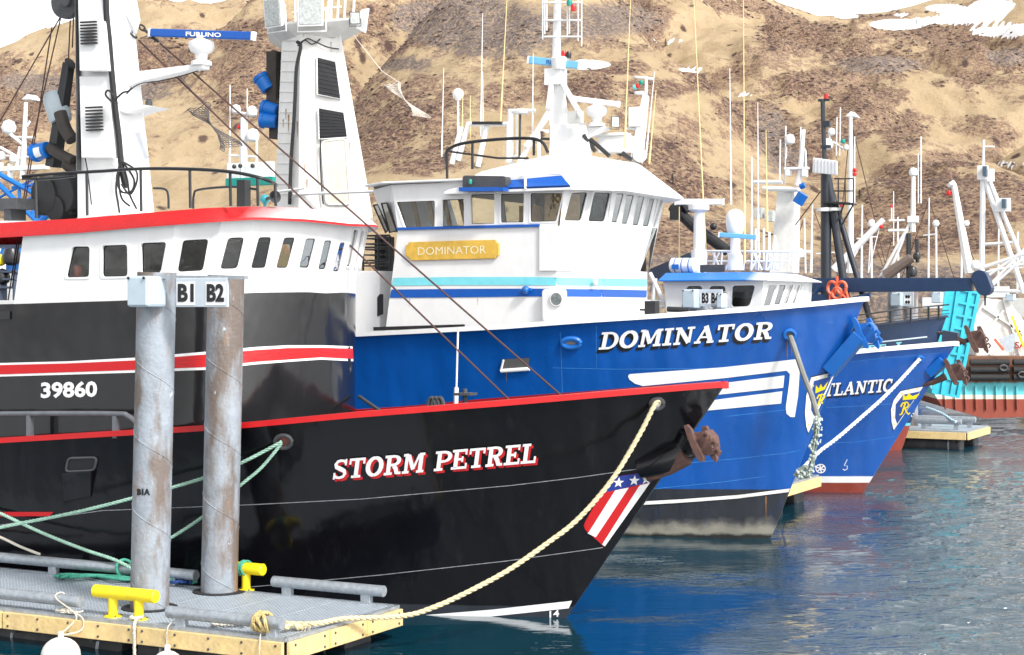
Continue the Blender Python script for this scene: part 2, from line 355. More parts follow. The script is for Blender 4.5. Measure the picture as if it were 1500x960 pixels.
# ------------------------------------------------------------ walls with real window openings
def round_poly(q, r, n=4):
    out = []; k = len(q)
    for i in range(k):
        p = Vector(q[i]); a = Vector(q[i-1])-p; b = Vector(q[(i+1) % k])-p
        rr = min(r, a.length*.45, b.length*.45); a = p+a.normalized()*rr; b = p+b.normalized()*rr
        for j in range(n+1):
            t = j/n; out.append((1-t)**2*a+2*t*(1-t)*p+t*t*b)
    return out
def panel(wall, fr, quad, wins, parent, rad=.09, depth=.07, frame=.045, proud=.012, winname='window', framemat=None, wmi=0, px=True, split=None):
    """quad: local corners bl, br, tr, tl (counter-clockwise seen from outside); wins: quads in photo pixels (tl, tr, br, bl)"""
    bl, br, tr, tl = [Vector(p) for p in quad]
    n = (br-bl).cross(tl-bl).normalized(); ex = (br-bl).normalized(); ey = n.cross(ex)
    def to2(p): d = p-bl; return Vector((d.dot(ex), d.dot(ey), 0))
    def to3(p, d=0): return bl+ex*p.x+ey*p.y+n*d
    if len(wins) > 1:      # one strip of wall per window
        P2 = [[to2(fr.pl(x, y, bl, n)) if px else to2(Vector(x)) for x, y in wq] if px else [to2(Vector(p)) for p in wq] for wq in wins]
        W2 = to2(br).x; cuts = [(bl, tl)]; tl2, tr2 = to2(tl), to2(tr)
        for a_, b_ in zip(P2[:-1], P2[1:]):
            mt = (a_[1]+b_[0])/2; mb = (a_[2]+b_[3])/2; d = mt-mb; xb = mb.x-d.x*mb.y/d.y; hy = (tl2.y+tr2.y)/2; xt = mb.x+d.x*(hy-mb.y)/d.y
            cuts.append((bl.lerp(br, xb/W2), tl.lerp(tr, (xt-tl2.x)/(tr2.x-tl2.x))))
        cuts.append((br, tr))
        for i, wq in enumerate(wins): panel(wall, fr, [cuts[i][0], cuts[i+1][0], cuts[i+1][1], cuts[i][1]], [wq], parent, rad, depth, frame, proud, winname, framemat, wmi, px)
        return
    holes = []; out = [to2(p) for p in (bl, br, tr, tl)]
    for wq in wins:
        if px: pts = [fr.pl(x, y, bl, n) for x, y in wq]
        else: pts = [Vector(p) for p in wq]
        q2 = [to2(p) for p in pts]; q2.reverse()
        holes.append(round_poly([Vector((p.x, p.y, 0)) for p in q2], rad))
    loops = [out]+holes; flat = [p for l in loops for p in l]
    tris = tessellate_polygon(loops)
    wall.add([bl, br, tr, tl]+[to3(p) for p in flat[4:]], tris, wmi)
    for h in holes:
        k = len(h); wall.add([to3(p) for p in h]+[to3(p, -depth) for p in h], [(i, (i+1) % k, k+(i+1) % k, k+i) for i in range(k)], wmi)
        c = sum(h, Vector())/k
        def grow(g): return [p+(p-c).normalized()*g for p in h]
        f = MB(); o1 = grow(frame)
        rings = [[to3(p, .002) for p in o1], [to3(p, proud) for p in o1], [to3(p, proud) for p in grow(-.004)], [to3(p, -depth+.03) for p in grow(-.006)]]
        f.loft(rings, cap0=False, cap1=False, sm=False)
        g1 = [to3(p, -depth+.028) for p in grow(-.004)]; g2 = [to3(p, -depth+.028) for p in grow(-.028)]
        f.loft([g1, g2], 1, cap0=False, cap1=False)
        fo = f.build(winname, [framemat or white, rubber], parent)
        g = MB(); g.add([to3(p, -depth+.016) for p in h], tessellate_polygon([h])); g.build('pane', glass, fo)
# ------------------------------------------------------------ hulls
def hull_surface(fr, stem, ustern, B, Bw, railtab, s0=.42, p=2.1, pw=2.0, zlow=-.9, ns=44, nt_=12, flare=1.6, blunt=.06, railz=None):
    """stem=(u,z) of the stem head; waterline at u=0. Returns MB for the near+far skin and the rail curve"""
    us, zs = stem
    def half(s, t):
        k = min(s/s0, 1); br_ = blunt+(B-blunt)*(1-(1-k)**p); bw_ = blunt*.3+(Bw-blunt*.3)*(1-(1-min(s/(s0*1.25), 1))**pw)
        return bw_+(br_-bw_)*max(0, t)**flare
    def ustem(z): return us*z/zs if z > 0 else us*z/zs*1.4
    rows = []; rail = []
    for i in range(ns+1):
        s = (i/ns)**1.7
        # height of the sheer found from the photograph at this station
        u = us+(ustern-us)*s; b = half(s, 1); zr = None
        if railz: zr = railz(u)
        else:
            x, y, d = fr.proj((u, -b, 0)); zr = CH-(interp(railtab, x)-HY)/F*d
        if i == 0: zr = zs
        row = []
        for j in range(nt_+1):
            t = j/nt_; z = zlow+(zr-zlow)*t; tt = max(0, z/zr); uz = ustem(z) if i else ustem(z)
            row.append((uz+(ustern-uz)*s, -half(s, tt), z))
        rows.append(row); rail.append(Vector(row[-1]))
    m = MB(); n = nt_+1
    for sg in (1, -1):
        vs = [(a, b*sg, c) for r in rows for a, b, c in r]
        fs = [(i*n+j, (i+1)*n+j, (i+1)*n+j+1, i*n+j+1) for i in range(ns) for j in range(nt_)]
        m.add(vs, fs, 0, True)
    # stem plate and transom
    r0 = rows[0]; m.add([(a, b, c) for a, b, c in r0]+[(a, -b, c) for a, b, c in r0], [(j, j+1, n+j+1, n+j) for j in range(n-1)], 0)
    r0 = rows[-1]; m.add([(a, b, c) for a, b, c in r0]+[(a, -b, c) for a, b, c in r0], [(j, j+1, n+j+1, n+j) for j in range(n-1)], 0)
    low = []
    for i, pr in enumerate(rail):
        s = (i/ns)**1.7; z = pr.z-.95; tt = max(0, z/pr.z); uz = ustem(z)-.16
        low.append(Vector((min(uz+(ustern-uz)*s, pr.x+.2), -max(.01, half(s, tt)-.10), z)))
    hull_surface.low = low
    return m, rail
def hull_fit(parent, rail, h, w_, mrail, mdeck, min_, drop=.9, cap=True):
    """cap rail, inner bulwark and deck"""
    k = MB(); pts = rail; full = [Vector((p.x, p.y, p.z)) for p in reversed(pts)]+[Vector((p.x, -p.y, p.z)) for p in pts]
    ringA = []
    n = len(full); inner = []
    for i, p in enumerate(full):
        a = full[max(i-1, 0)]; b = full[min(i+1, n-1)]; d = (b-a); d.z = 0; d.normalize() if d.length > 0 else None
        nrm = Vector((-d.y, d.x, 0)); inner.append(p+nrm*w_*.5)
        q = p
        ringA.append([q-nrm*w_*.45+Vector((0, 0, -h*.5)), q-nrm*w_*.45+Vector((0, 0, h*.5)), q+nrm*w_*.55+Vector((0, 0, h*.5)), q+nrm*w_*.55+Vector((0, 0, -h*.5))])
    k.loft(ringA)
    k.build('rail', mrail, parent)
    lw = hull_surface.low; l = [Vector(p) for p in reversed(lw)]+[Vector((p.x, -p.y, p.z)) for p in lw]
    b = MB(); b.add(inner+l, [(i, i+1, n+i+1, n+i) for i in range(n-1)]); b.build('bulwark', min_, parent)
    d = MB(); m = len(pts)
    d.add(l, [(i, i+1, n-2-i, n-1-i) for i in range(n//2-1)]); d.build('deck', mdeck, parent)
def rail_run(parent, pts, posts, r=.03, mat_=None, name='railing', extra=None):
    m = MB(); m.tube(smooth_path(pts, 5), r, 8)
    for a, b in posts: m.tube([a, b], r*.9, 6)
    for e in (extra or []): m.tube(e, r*.7, 6)
    return m.build(name, mat_ or black, parent)
def disc(m, c, axis, r, t, n=20, mi=0):
    return m.lathe([(1e-4, -t/2), (r, -t/2), (r, t/2), (1e-4, t/2)], c, n, axis, mi)
def whip(parent, fr, px0, py0, px1, py1, v, r=.018, mat_=None):
    m = MB(); a = fr.v(px0, py0, v); b = fr.v(px1, py1, v); m.tube([a, a.lerp(b, .25)], r*1.4, 6); m.tube([a.lerp(b, .25), b], r, 6, r1=r*.5)
    return m.build('whip_antenna', mat_ or white, parent)
def radar(parent, fr, x0, x1, y, v, h=.14, base=None, col=None, txt=None, bcol=None, tilt=0, txtmat=None, flip=False):
    """an open-array scanner on its gearbox"""
    a = fr.v(x0, y-tilt, v); b = fr.v(x1, y+tilt, v); m = MB(); m.beam(a, b, .12, h)
    o = m.build('radar_scanner', col or white, parent, bevel=.02)
    e = MB(); d = (b-a).normalized(); e.beam(a-d*.05, a, .13, h*1.08); e.beam(b, b+d*.05, .13, h*1.08); e.build('end_cap', white, o)
    if txt:
        hp = h/fr.proj((a+b)/2)[2]*F; k = MB(); text_px(k, fr, m.bvh(), txt, (txt_x(x0, x1, .34), y-tilt+tilt*.68+hp*.3), (txt_x(x0, x1, .69), y-tilt+tilt*1.38+hp*.3), hp*.58, off=.008, bold=.03)
        k.build('lettering', txtmat or letW, o)
    if base:
        bx, by = base; c = fr.v(bx, y, v); g = fr.v(bx, by, v); H = (c-g).length; g2 = MB()
        s_ = H*.42
        g2.lathe([(1e-4, H*.97), (s_*.35, H*.95), (s_*.4, H*.86), (s_*.95, H*.76), (s_, H*.6), (s_*.85, H*.45), (s_*.5, H*.36), (s_*.42, H*.18), (s_*.8, H*.12), (s_*.8, 0), (1e-4, 0)], (c.x, c.y, g.z), 16)
        g2.build('radar_base', white, parent)
    return o
def txt_x(a, b, t): return a+(b-a)*t
def dome(parent, fr, px, py, r_px, v, ybase=None, name='satellite_dome'):
    c = fr.v(px, py, v); d = fr.proj(c)[2]; r = r_px/F*d; m = MB()
    m.lathe([(1e-4, r*1.05), (r*.45, r*.95), (r*.8, r*.65), (r, r*.2), (r, -r*.35), (r*.8, -r*.75), (r*.5, -r*1.0), (r*.5, -r*1.15), (1e-4, -r*1.15)], c, 18)
    o = m.build(name, white, parent)
    if ybase is not None:
        g = fr.v(px, ybase, v); p = MB(); p.tube([g, c-Vector((0, 0, r*1.1))], r*.2, 8); p.build('dome_post', white, parent)
    return o
def floodlight(parent, c, s, face, name='floodlight', body=None):
    face = Vector(face).normalized(); q = Vector((0, -1, 0)).rotation_difference(face).to_matrix(); m = MB(); c = Vector(c)
    A = [q @ Vector((x*s*.5, -s*.18, z*s*.58))+c for x, z in ((-1, -1), (1, -1), (1, 1), (-1, 1))]
    B_ = [q @ Vector((x*s*.42, s*.05, z*s*.5))+c for x, z in ((-1, -1), (1, -1), (1, 1), (-1, 1))]
    C_ = [q @ Vector((x*s*.22, s*.35, z*s*.28))+c for x, z in ((-1, -1), (1, -1), (1, 1), (-1, 1))]
    m.loft([A, B_, C_]); m.tube([c+q @ Vector((-s*.55, 0, 0)), c+q @ Vector((-s*.55, 0, -s*.75)), c+q @ Vector((s*.55, 0, -s*.75)), c+q @ Vector((s*.55, 0, 0))], s*.04, 6)
    o = m.build(name, body or white, parent, bevel=.01)
    g = MB(); g.loft([[q @ Vector((x*s*.44, -s*.185, z*s*.52))+c for x, z in ((-1, -1), (1, -1), (1, 1), (-1, 1))], [q @ Vector((x*s*.42, -s*.2, z*s*.5))+c for x, z in ((-1, -1), (1, -1), (1, 1), (-1, 1))]])
    g.build('lens', lampglass, o); return o
def bucket(fr, c, axis, s, label, group=None, lab=True):
    m = MB(); axis = Vector(axis).normalized()
    m.lathe([(1e-4, 0), (s*.40, 0), (s*.42, s*.02), (s*.46, s*.78), (s*.52, s*.79), (s*.52, s*.86), (s*.47, s*.87), (s*.48, s), (s*.45, s), (s*.4, s*.5), (1e-4, s*.45)], c, 20, axis)
    t = thing('bucket', fr, label, 'bucket', group); m.build('pail', bucketB, t)
    if lab:
        k = MB(); q = Vector((0, 0, 1)).rotation_difference(axis)
        vs = []; n = 6
        base = math.atan2(-1, 0)
        toward = q.inverted() @ (fr.c-Vector(c)); a0 = math.atan2(toward.y, toward.x)
        for j in range(n+1):
            a = a0-.6+1.2*j/n
            for z, rr in ((.2, .432), (.62, .457)): vs.append(q @ Vector((rr*s*math.cos(a), rr*s*math.sin(a), z*s))+Vector(c))
        k.add(vs, [(2*j, 2*j+1, 2*j+3, 2*j+2) for j in range(n)], 0, True); k.build('paper_label', letW, t)
    return t
def cable(parent, pts, r, name='cable', mat_=None, n=6):
    m = MB(); m.tube(smooth_path(pts, 5), r, n); return m.build(name, mat_ or rubber, parent)

# ============================================================ frames of the berths
H = Frame(1.06, 33.0)
fSP = H
fDOM = Frame(6.75, 44.4)
fATL = Frame(11.3, 55.0)
fNAV = Frame(16.3, 71.4)
# ============================================================ black crab boat
SP = thing('fishing_boat', fSP, 'black hulled fishing boat with red rail and white wheelhouse, nearest the dock', 'fishing boat', 'fishing boats moored at the floating docks')
spTop = fSP.v(1060, 565, 0)
railSP = [(-900, 665), (0, 648), (200, 636), (300, 630), (375, 625), (525, 610), (750, 591), (900, 577), (1000, 568), (1060, 563)]
hm, rl = hull_surface(fSP, (spTop.x, spTop.z), -25, 3.3, 3.0, railSP, s0=.40, p=2.3)
SPH = hull_mat('black hull', [(0, (.03, .035, .045), 0), (.22, (.005, .005, .007), .02)], rough=.12, plate=.40, scuff=.28, scuffcol=(.035, .037, .042), ior=1.42)
hull_o = hm.build('hull', SPH, SP); HB = hm.bvh()
hull_fit(SP, rl, .11, .17, red, darkgrey, black, drop=.95)
# marks on the hull
k = MB(); drape(k, fSP, HB, strip([(-60, 968), (300, 935), (586, 904), (720, 893), (838, 880)], [(-60, 976), (300, 943), (586, 912.5), (720, 903), (833, 891)]), 0, .01, 20)
text_px(k, fSP, HB, '14', (805, 904.5), (819, 902.5), 10, 0, off=.02)
k.build('boot_stripe', letW, hull_o)
k = MB()
for l in ([(-40, 775), (150, 748), (375, 739), (530, 731), (750, 711), (850, 699), (955, 684)], [(340, 862), (400, 857), (560, 842), (740, 822), (870, 804), (883, 802)]):
    drape(k, fSP, HB, line_px(l, 1.1), 0, .008, 25)
k.build('weld_seam', mat('pale scratched seam', (.30, .31, .33), .5, var=.5, vscale=8), hull_o)
k = MB(); drape(k, fSP, HB, strip([(-30, 750), (79, 750)], [(-30, 757), (73, 756)]), 0, .01)
k.build('stripe', letR, hull_o)
k = MB()
for i, (dx, dy) in enumerate(((3.2, 3.8), (1.6, 1.9))): slab_px(k, fSP, HB, 'STORM PETREL', (487, 702), (784, 677), 29, 1, off=.010+.002*i, dx=dx, dy=dy, slant=.13)
slab_px(k, fSP, HB, 'STORM PETREL', (487, 702), (784, 677), 29, 0, off=.028, slant=.13)
k.build('name_lettering', [letW, letR], hull_o)
# flag shield by the stem
k = MB()
stem = [(966, 688), (950, 710), (930, 737), (910, 764), (890, 792), (885, 800)]
sh = [(897, 699), (966, 688), (885, 801), (866, 784), (857, 776), (855, 770), (857, 764), (870, 741)]
drape(k, fSP, HB, sh, 1, .010)
drape(k, fSP, HB, [(896.5, 699), (966, 688), (953, 706), (882, 722)], 2, .016)
def par(a0, a1, b0, b1): return [a0, a1, b1, b0]
drape(k, fSP, HB, [(901, 718), (921, 714), (877, 789), (861, 781), (862, 775)], 0, .016)       # white band
drape(k, fSP, HB, [(881, 722), (901, 718), (862, 780), (857, 775), (857, 765)], 1, .017)
drape(k, fSP, HB, [(921, 714), (937, 710.5), (881, 797), (872, 788)], 1, .018)
drape(k, fSP, HB, [(937, 710.5), (952, 707), (886, 800), (882, 797)], 0, .018)
def star(cx, cy, r, sl=.0):
    out = []
    for i in range(10):
        a = R(90+36*i); rr = r if i % 2 == 0 else r*.42; out.append((cx+rr*math.cos(a)-sl*rr*math.sin(a), cy-rr*math.sin(a)))
    return out
for c in ((906, 706.5), (929, 703.5), (947, 701.5)): drape(k, fSP, HB, star(*c, 8.2, -.12), 0, .024)
k.build('flag_emblem', [letW, letR, mat('flag blue', (.01, .035, .25), .4, var=.05)], hull_o)
# fairleads, each a thick lip round a dark mouth
def fairlead(fr, bvh, px, py, rx, ry, parent, lip, mouth, thick=.045, name='fairlead'):
    pts = []; inn = []
    for i in range(20):
        a = 2*math.pi*i/20; d = fr.ray(px+rx*math.cos(a), py+ry*math.sin(a)).normalized(); h = bvh.ray_cast(fr.c, d)
        if h[0] is None: return
        pts.append(h[0]-d*.0+Vector((0, -.02, 0)))
    m = MB(); m.tube(pts+[pts[0]], thick, 8, cap=False); o = m.build(name, lip, parent)
    c = sum(pts, Vector())/20; q = MB(); q.add([c+(p-c)*.95+Vector((0, -.005, 0)) for p in pts], [tuple(range(20))]); q.build('mouth', mouth, o); return c
fair1 = fairlead(fSP, HB, 416, 647, 12, 9.5, hull_o, darkgrey, mat('rusty brown', (.16, .05, .04), .6, var=.3))
fair2 = fairlead(fSP, HB, 963, 591.5, 9, 7.5, hull_o, darkgrey, letW)
# freeing port with its chute
k = MB(); fairq = round_poly([Vector((97, 691, 0)), Vector((101, 671, 0)), Vector((143, 670, 0)), Vector((139, 689, 0))], 6)
def hit(fr, bvh, x, y, off=0):
    d = fr.ray(x, y).normalized(); h = bvh.ray_cast(fr.c, d); nr = h[1] if h[1].dot(d) < 0 else -h[1]
    return h[0]+nr*off
k.tube([hit(fSP, HB, p.x, p.y, .02) for p in fairq+fairq[:1]], .025, 6, cap=False); o = k.build('freeing_port', darkgrey, hull_o)
k = MB(); k.add([hit(fSP, HB, p.x, p.y, .015) for p in fairq], [tuple(range(len(fairq)))]); k.build('opening', letK, hull_o)
k = MB(); a = [hit(fSP, HB, x, y, .0) for x, y in ((96, 693), (138, 690), (134, 728), (96, 735))]; b = [p+Vector((0, -.10, 0)) for p in a[:2]]+[p+Vector((0, -.03, 0)) for p in a[2:]]
k.loft([a, b]); k.build('chute', SPH, hull_o, bevel=.01)
# deckhouse: black lower tier with a rounded front
VS = 2.9
u_c = fSP.v(228, 440, -VS).x
def sil(L_): return max(fSP.proj((u_c+L_*math.sin(t), -VS*math.cos(t), 5))[0] for t in [i*math.pi/60 for i in range(61)])
lo_, hi_ = .5, 8
for _ in range(40):
    mid_ = (lo_+hi_)/2
    if sil(mid_) < 521: lo_ = mid_
    else: hi_ = mid_
SL = lo_
def plan(t, fwd=0.0, grow=0.0):     # t: metres aft along the side (negative) or angle round the front (0..pi)
    if t < 0: return Vector((u_c+t, -VS-grow, 0))
    if t > math.pi: return Vector((u_c-(t-math.pi), VS+grow, 0))
    return Vector((u_c+(SL+grow)*math.sin(t)+fwd*min(1, t/.35)*min(1, (math.pi-t)/.35), -(VS+grow)*math.cos(t), 0))
topB = [(-300, 452), (0, 446), (198, 440), (300, 433), (375, 429), (450, 428), (522, 433)]
def zpx(tab, p, frm=fSP):
    x, y, d = frm.proj((p.x, -abs(p.y), 0)) if False else frm.proj((p.x, p.y, 0))
    return CH-(interp(tab, x)-HY)/F*d
def front_z(tab, t, tvis, fwd=0, grow=0):
    if t > math.pi/2: t = math.pi-t        # port mirrors starboard
    return zpx(tab, plan(t, fwd, grow))
ts = [-11, -8, -6, -4, -2, -1]+[math.pi*i/32 for i in range(33)]+[math.pi+x for x in (1, 2, 4, 6, 8, 11)]
px_of = lambda t, fwd=0: fSP.proj(plan(t, fwd))[0]
tvis = max((t for t in [i*math.pi/200 for i in range(201)]), key=lambda t: px_of(t))
zmid = lambda tab, t, fwd=0, grow=0: front_z(tab, t, min(tvis, math.pi/2), fwd, grow)
low = MB()
base = [plan(t)+Vector((0, 0, 1.9)) for t in ts]; 
zt = [zmid(topB, t) for t in ts]
top = [Vector((p.x, p.y, z)) for p, z in zip([plan(t) for t in ts], zt)]
low.loft([base, top], closed=True, cap0=False, cap1=True, sm=True)
lowo = low.build('deckhouse', hull_mat('black deckhouse', [(-9, (.011, .011, .013), 0)], rough=.10, plate=.22, scuff=.2, scuffcol=(.03, .03, .034), ior=1.6), SP)
LB = low.bvh()
k = MB()
drape(k, fSP, LB, strip([(-40, 533), (100, 529.5), (200, 524), (300, 515.5), (375, 508.5), (420, 506), (470, 506), (516, 507.5)], [(-40, 553), (100, 549), (200, 546), (300, 542), (375, 534), (420, 530.5), (470, 527), (517, 529.5)]), 0, .010, 14)
drape(k, fSP, LB, strip([(-40, 536), (100, 532.5), (200, 528), (300, 519.5), (375, 513), (420, 510), (470, 509.5), (516, 511)], [(-40, 550), (100, 545.5), (200, 542), (300, 538), (375, 530), (420, 527), (470, 523.5), (517, 526)]), 1, .016, 14)
text_px(k, fSP, LB, '39860', (60.5, 584), (143, 582), 24, 0, bold=.035)
k.build('stripe_and_number', [letW, letR], lowo)
k = MB()   # small builder's plate, unreadable, at the left edge
a = [fSP.v(x, y, -VS-.02) for x, y in ((-6, 457), (15, 456), (15, 468), (-6, 469))]; k.prism(a, (0, -.02, 0)); k.build('builder_plate', black, lowo, bevel=.004)
# grab rail over the side deck
hr = MB(); pts = [fSP.v(x, y, -3.28) for x, y in ((-60, 607), (60, 606), (170, 606.5), (186, 609), (199, 618))]
hr.tube(smooth_path(pts, 5), .055, 10)
for x in (44, 170): hr.beam(fSP.v(x, 608, -3.26), fSP.v(x, 642, -3.26), .12, .1, up=(1, 0, 0))
hr.build('grab_rail', mat('worn grey pipe', (.16, .17, .19), .35, metal=.3, var=.3), SP)
# wheelhouse with raked windows
WH = MB(); whp = SP
zlow_t = lambda t: zmid(topB, t)
topW = [(-300, 352), (0, 347), (115, 341), (200, 333), (300, 325), (375, 321), (450, 324), (500, 329), (545, 333)]
wins = [[(106, 361), (132, 361), (131, 406), (96, 407)], [(149.5, 359.5), (187, 358.5), (187.5, 405), (149, 406)], [(206, 356), (244.5, 354.5), (236, 400), (207, 402.5)],
        [(267.5, 352), (306, 350), (297.5, 397), (259, 399)], [(334, 348), (358, 347.5), (347.5, 394.5), (322, 395)], [(379, 347), (397.5, 347), (388, 393), (367, 393.5)],
        [(416, 347.5), (432, 347.5), (420, 393), (404, 393)], [(448, 349), (462, 349), (451, 393), (437.5, 392.5)], [(475, 352), (485.5, 352), (475.5, 395), (465.5, 395)], [(498, 355), (505, 355), (495, 398), (487, 398)]]
bnd = [22, 141, 197, 252, 315, 362, 401, 435, 464, 487, 507]
tt = []
grid = [-11+i*.01 for i in range(1100)]+[i*math.pi/2000 for i in range(2001)]
for b_ in bnd:
    best = min((t for t in grid if t < tvis+.001), key=lambda t: abs(px_of(t, .18)-b_)); tt.append(best)
FW = .36
def wq(t0, t1, leanA=None):
    b0, b1, a0, a1 = plan(t0), plan(t1), plan(t0, FW), plan(t1, FW)
    b0.z, b1.z = zlow_t(t0), zlow_t(t1); a0.z = zmid(topW, t0, FW)+.14; a1.z = zmid(topW, t1, FW)+.14
    return [b0, b1, a1, a0]
sidewin = []
for i in range(10):
    q = wq(tt[i], tt[i+1])
    if i == 0:
        q[0] = fSP.v(20, 446, -VS); q[3] = fSP.v(34, 344, -VS)
    if i < 5: panel(WH, fSP, q, [wins[i]], SP, rad=.08, frame=.05)
    else: panel(WH, fSP, q, [wins[i]], SP, rad=.06, frame=.03, depth=.024, proud=.006)
# rest of the rounded front and the far side
t = tt[-1]; n = max(3, int(round((math.pi-t-.15)/.16)))
for i in range(n):
    t0 = t+(math.pi-t)*i/n; t1 = t+(math.pi-t)*(i+1)/n; q = wq(t0, t1)
    e = [q[0].lerp(q[1], f).lerp(q[3].lerp(q[2], f), g) for f, g in ((.22, .85), (.78, .85), (.78, .35), (.22, .35))]
    panel(WH, fSP, q, [e] if i < n-1 else [], SP, px=False)
for i in (3, 2, 1, 0):
    q = [Vector((p.x, -p.y, p.z)) for p in wq(tt[i], tt[i+1])]; q = [q[1], q[0], q[3], q[2]]
    if i == 0: q[1] = Vector((fSP.v(20, 446, -VS).x, VS, q[1].z)); q[2] = Vector((fSP.v(34, 344, -VS).x, VS, q[2].z))
    e = [q[0].lerp(q[1], f).lerp(q[3].lerp(q[2], f), g) for f, g in ((.25, .85), (.75, .85), (.75, .35), (.25, .35))]
    panel(WH, fSP, q, [e], SP, px=False)
# aft corner pillar and wall
a0 = fSP.v(20, 446, -VS); a1 = fSP.v(34, 344, -VS); WH.add([a0, a1, (a1.x, VS, a1.z), (a0.x, VS, a0.z)], [(0, 1, 2, 3)])
WH.build('wheelhouse', white, SP)
k = MB(); k.box((u_c-1.8, 1.2, 6.8), (3.4, .12, 1.3)); k.box((u_c-2.2, 0, 6.5), (1.4, 3.8, .6)); k.box((u_c+SL*.45, 0, 6.45), (.5, 3.0, .3))
for x, y in ((u_c-.6, -1.0), (u_c+SL*.05, .3), (u_c+SL*.15, -1.3)): k.box((x, y, 6.75), (.45, .5, .75)); k.box((x-.2, y, 7.1), (.12, .48, .7))
k.build('interior', mat('dark interior', (.05, .045, .04), .6, var=.4), SP)
k = MB(); k.box((u_c-3.2, -1.4, 6.7), (.5, .5, .12), mi=0); k.lathe([(.001, 0), (.09, 0), (.09, .22), (.001, .22)], fSP.v(115, 405, -2.7), 10, mi=1); k.build('things_on_sill', [letW, orangeM], SP)
# visor roof
RO = MB(); fb = [(-300, 353), (0, 348.5), (100, 343), (200, 334), (300, 326.5), (375, 322), (450, 325), (500, 330), (550, 336)]; ft = [(-300, 332), (0, 327), (115, 320), (200, 313), (300, 305), (375, 302.5), (450, 305), (500, 313), (545, 327)]
tsr = [-11, -8, -5.5, -4, -3, -2, -1, -.5]+[math.pi*i/40 for i in range(41)]+[math.pi+x for x in (.5, 1, 2, 3, 4, 5.5, 8, 11)]
def rg(tab, fwd, grow, dz=0):
    out = []
    for t in tsr:
        p = plan(t, fwd, grow); p.z = zmid(tab, t, fwd, grow)+dz; out.append(p)
    return out
inner = rg(topW, FW-.05, -.25, .05)
lip = rg(fb, FW+.06, .14); lip2 = [p+Vector((0, 0, .05)) for p in lip]; up = rg(ft, FW-.1, .02)
RO.loft([inner, lip], 2, cap0=False, cap1=False, sm=True)
RO.loft([lip, lip2], 1, cap0=False, cap1=False, sm=True)
RO.loft([lip2, up], 0, cap0=False, cap1=False, sm=True)
RO.loft([up, [p*.0+Vector((u_c-1+(p.x-u_c+1)*.5, p.y*.5, p.z+.08)) for p in up]], 2, cap0=False, cap1=True, sm=True)
def red_to_white(u0, u1):  # base colour runs from red aft to white at the front
    m = mat('roof colour', (.52, .010, .012), .25, var=.1); t = m.node_tree; b = t.nodes['Principled BSDF']; l = b.inputs['Base Color'].links[0].from_socket
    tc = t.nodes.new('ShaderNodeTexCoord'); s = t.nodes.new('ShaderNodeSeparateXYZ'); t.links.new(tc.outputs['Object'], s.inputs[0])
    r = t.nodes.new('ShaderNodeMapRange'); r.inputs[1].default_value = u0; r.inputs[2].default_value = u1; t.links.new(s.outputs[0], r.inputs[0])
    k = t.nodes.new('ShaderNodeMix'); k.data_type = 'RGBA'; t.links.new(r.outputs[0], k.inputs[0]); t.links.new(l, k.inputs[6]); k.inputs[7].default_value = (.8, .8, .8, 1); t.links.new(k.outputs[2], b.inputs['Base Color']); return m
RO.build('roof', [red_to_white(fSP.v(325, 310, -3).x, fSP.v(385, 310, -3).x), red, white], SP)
# flying-bridge rail
def sr(x, y, v=-2.6): return fSP.v(x, y, v)
rail_run(SP, [sr(33, 259), sr(40, 258), sr(95, 254), sr(150, 251), sr(205, 247.5), sr(278, 248), sr(337, 252), sr(378, 260), sr(400, 268, -2.2), sr(405, 272, -1.6)],
         [(sr(x, y), sr(x+1, y2)) for x, y, y2 in ((52, 258, 320), (127, 253, 316), (206, 248, 310), (278, 248, 305), (337, 252, 302), (377, 260, 302), (403, 270, 302))], .035)
rail_run(SP, [sr(225, 276, -1.5), sr(240, 277, -1.5), sr(246, 284, -1.5), sr(247, 306, -1.5)], [], .025)
rail_run(SP, [sr(283, 306, -1.5), sr(284, 286, -1.5), sr(292, 278, -1.5), sr(340, 274, -1.5), sr(378, 278, -1.5)], [], .025)
rail_run(SP, [sr(33, 262), sr(70, 262), sr(110, 258)], [], .03)
# trunk mast
MS = thing  # alias kept simple
mv = -.35
def mp(x, y, v=mv): return fSP.v(x, y, v)
m = MB()
a = [mp(114, 322, -.9), mp(165, 318, -.9), mp(229, 312, -.3), mp(229, 312, .8), mp(114, 322, .9)]
b = [mp(111, -25, -.75), mp(158, -25, -.75), mp(190, -25, -.25), mp(190, -25, .5), mp(111, -25, .6)]
for r_, zz in ((a, 7.6), (b, None)):
    z_ = zz or sum(p.z for p in r_)/len(r_)
    for p in r_: p.z = z_
m.loft([a, b]); mast = m.build('trunk_mast', white, SP, bevel=.03)
m = MB()   # raised casings with louvres on the near face
for (x0, y0, x1, y1, xo) in ((113.5, -20, 158, 104, 0), (116, 112, 165, 231, 4)):
    f = [mp(x0, y0, -.95), mp(x1-4, y0, -.95), mp(x1, y1, -1.12), mp(x0+3, y1, -1.12)]
    m.loft([f, [p+Vector((0, .25, 0)) for p in f]])
m.build('vent_casing', white, mast, bevel=.015)
for (x0, y0, x1, y1) in ((118, 32, 141, 63), (125.5, 157, 149.5, 190)):
    for i in range(8):
        y = y0+(y1-y0)*i/7; p = mp(x0+i*.15, y+1.2, -1.13-.0*i); q = mp(x1+i*.15, y, -1.13)
        k = MB(); k.beam(p, q, .05, .035); k.build('louvre', blackM, mast)
cable(mast, [mp(x, y, -.86-.1) for x, y in ((155, -20), (156, 20), (160, 60), (164, 110), (169, 160), (174, 200), (178, 245), (184, 275))], .07)
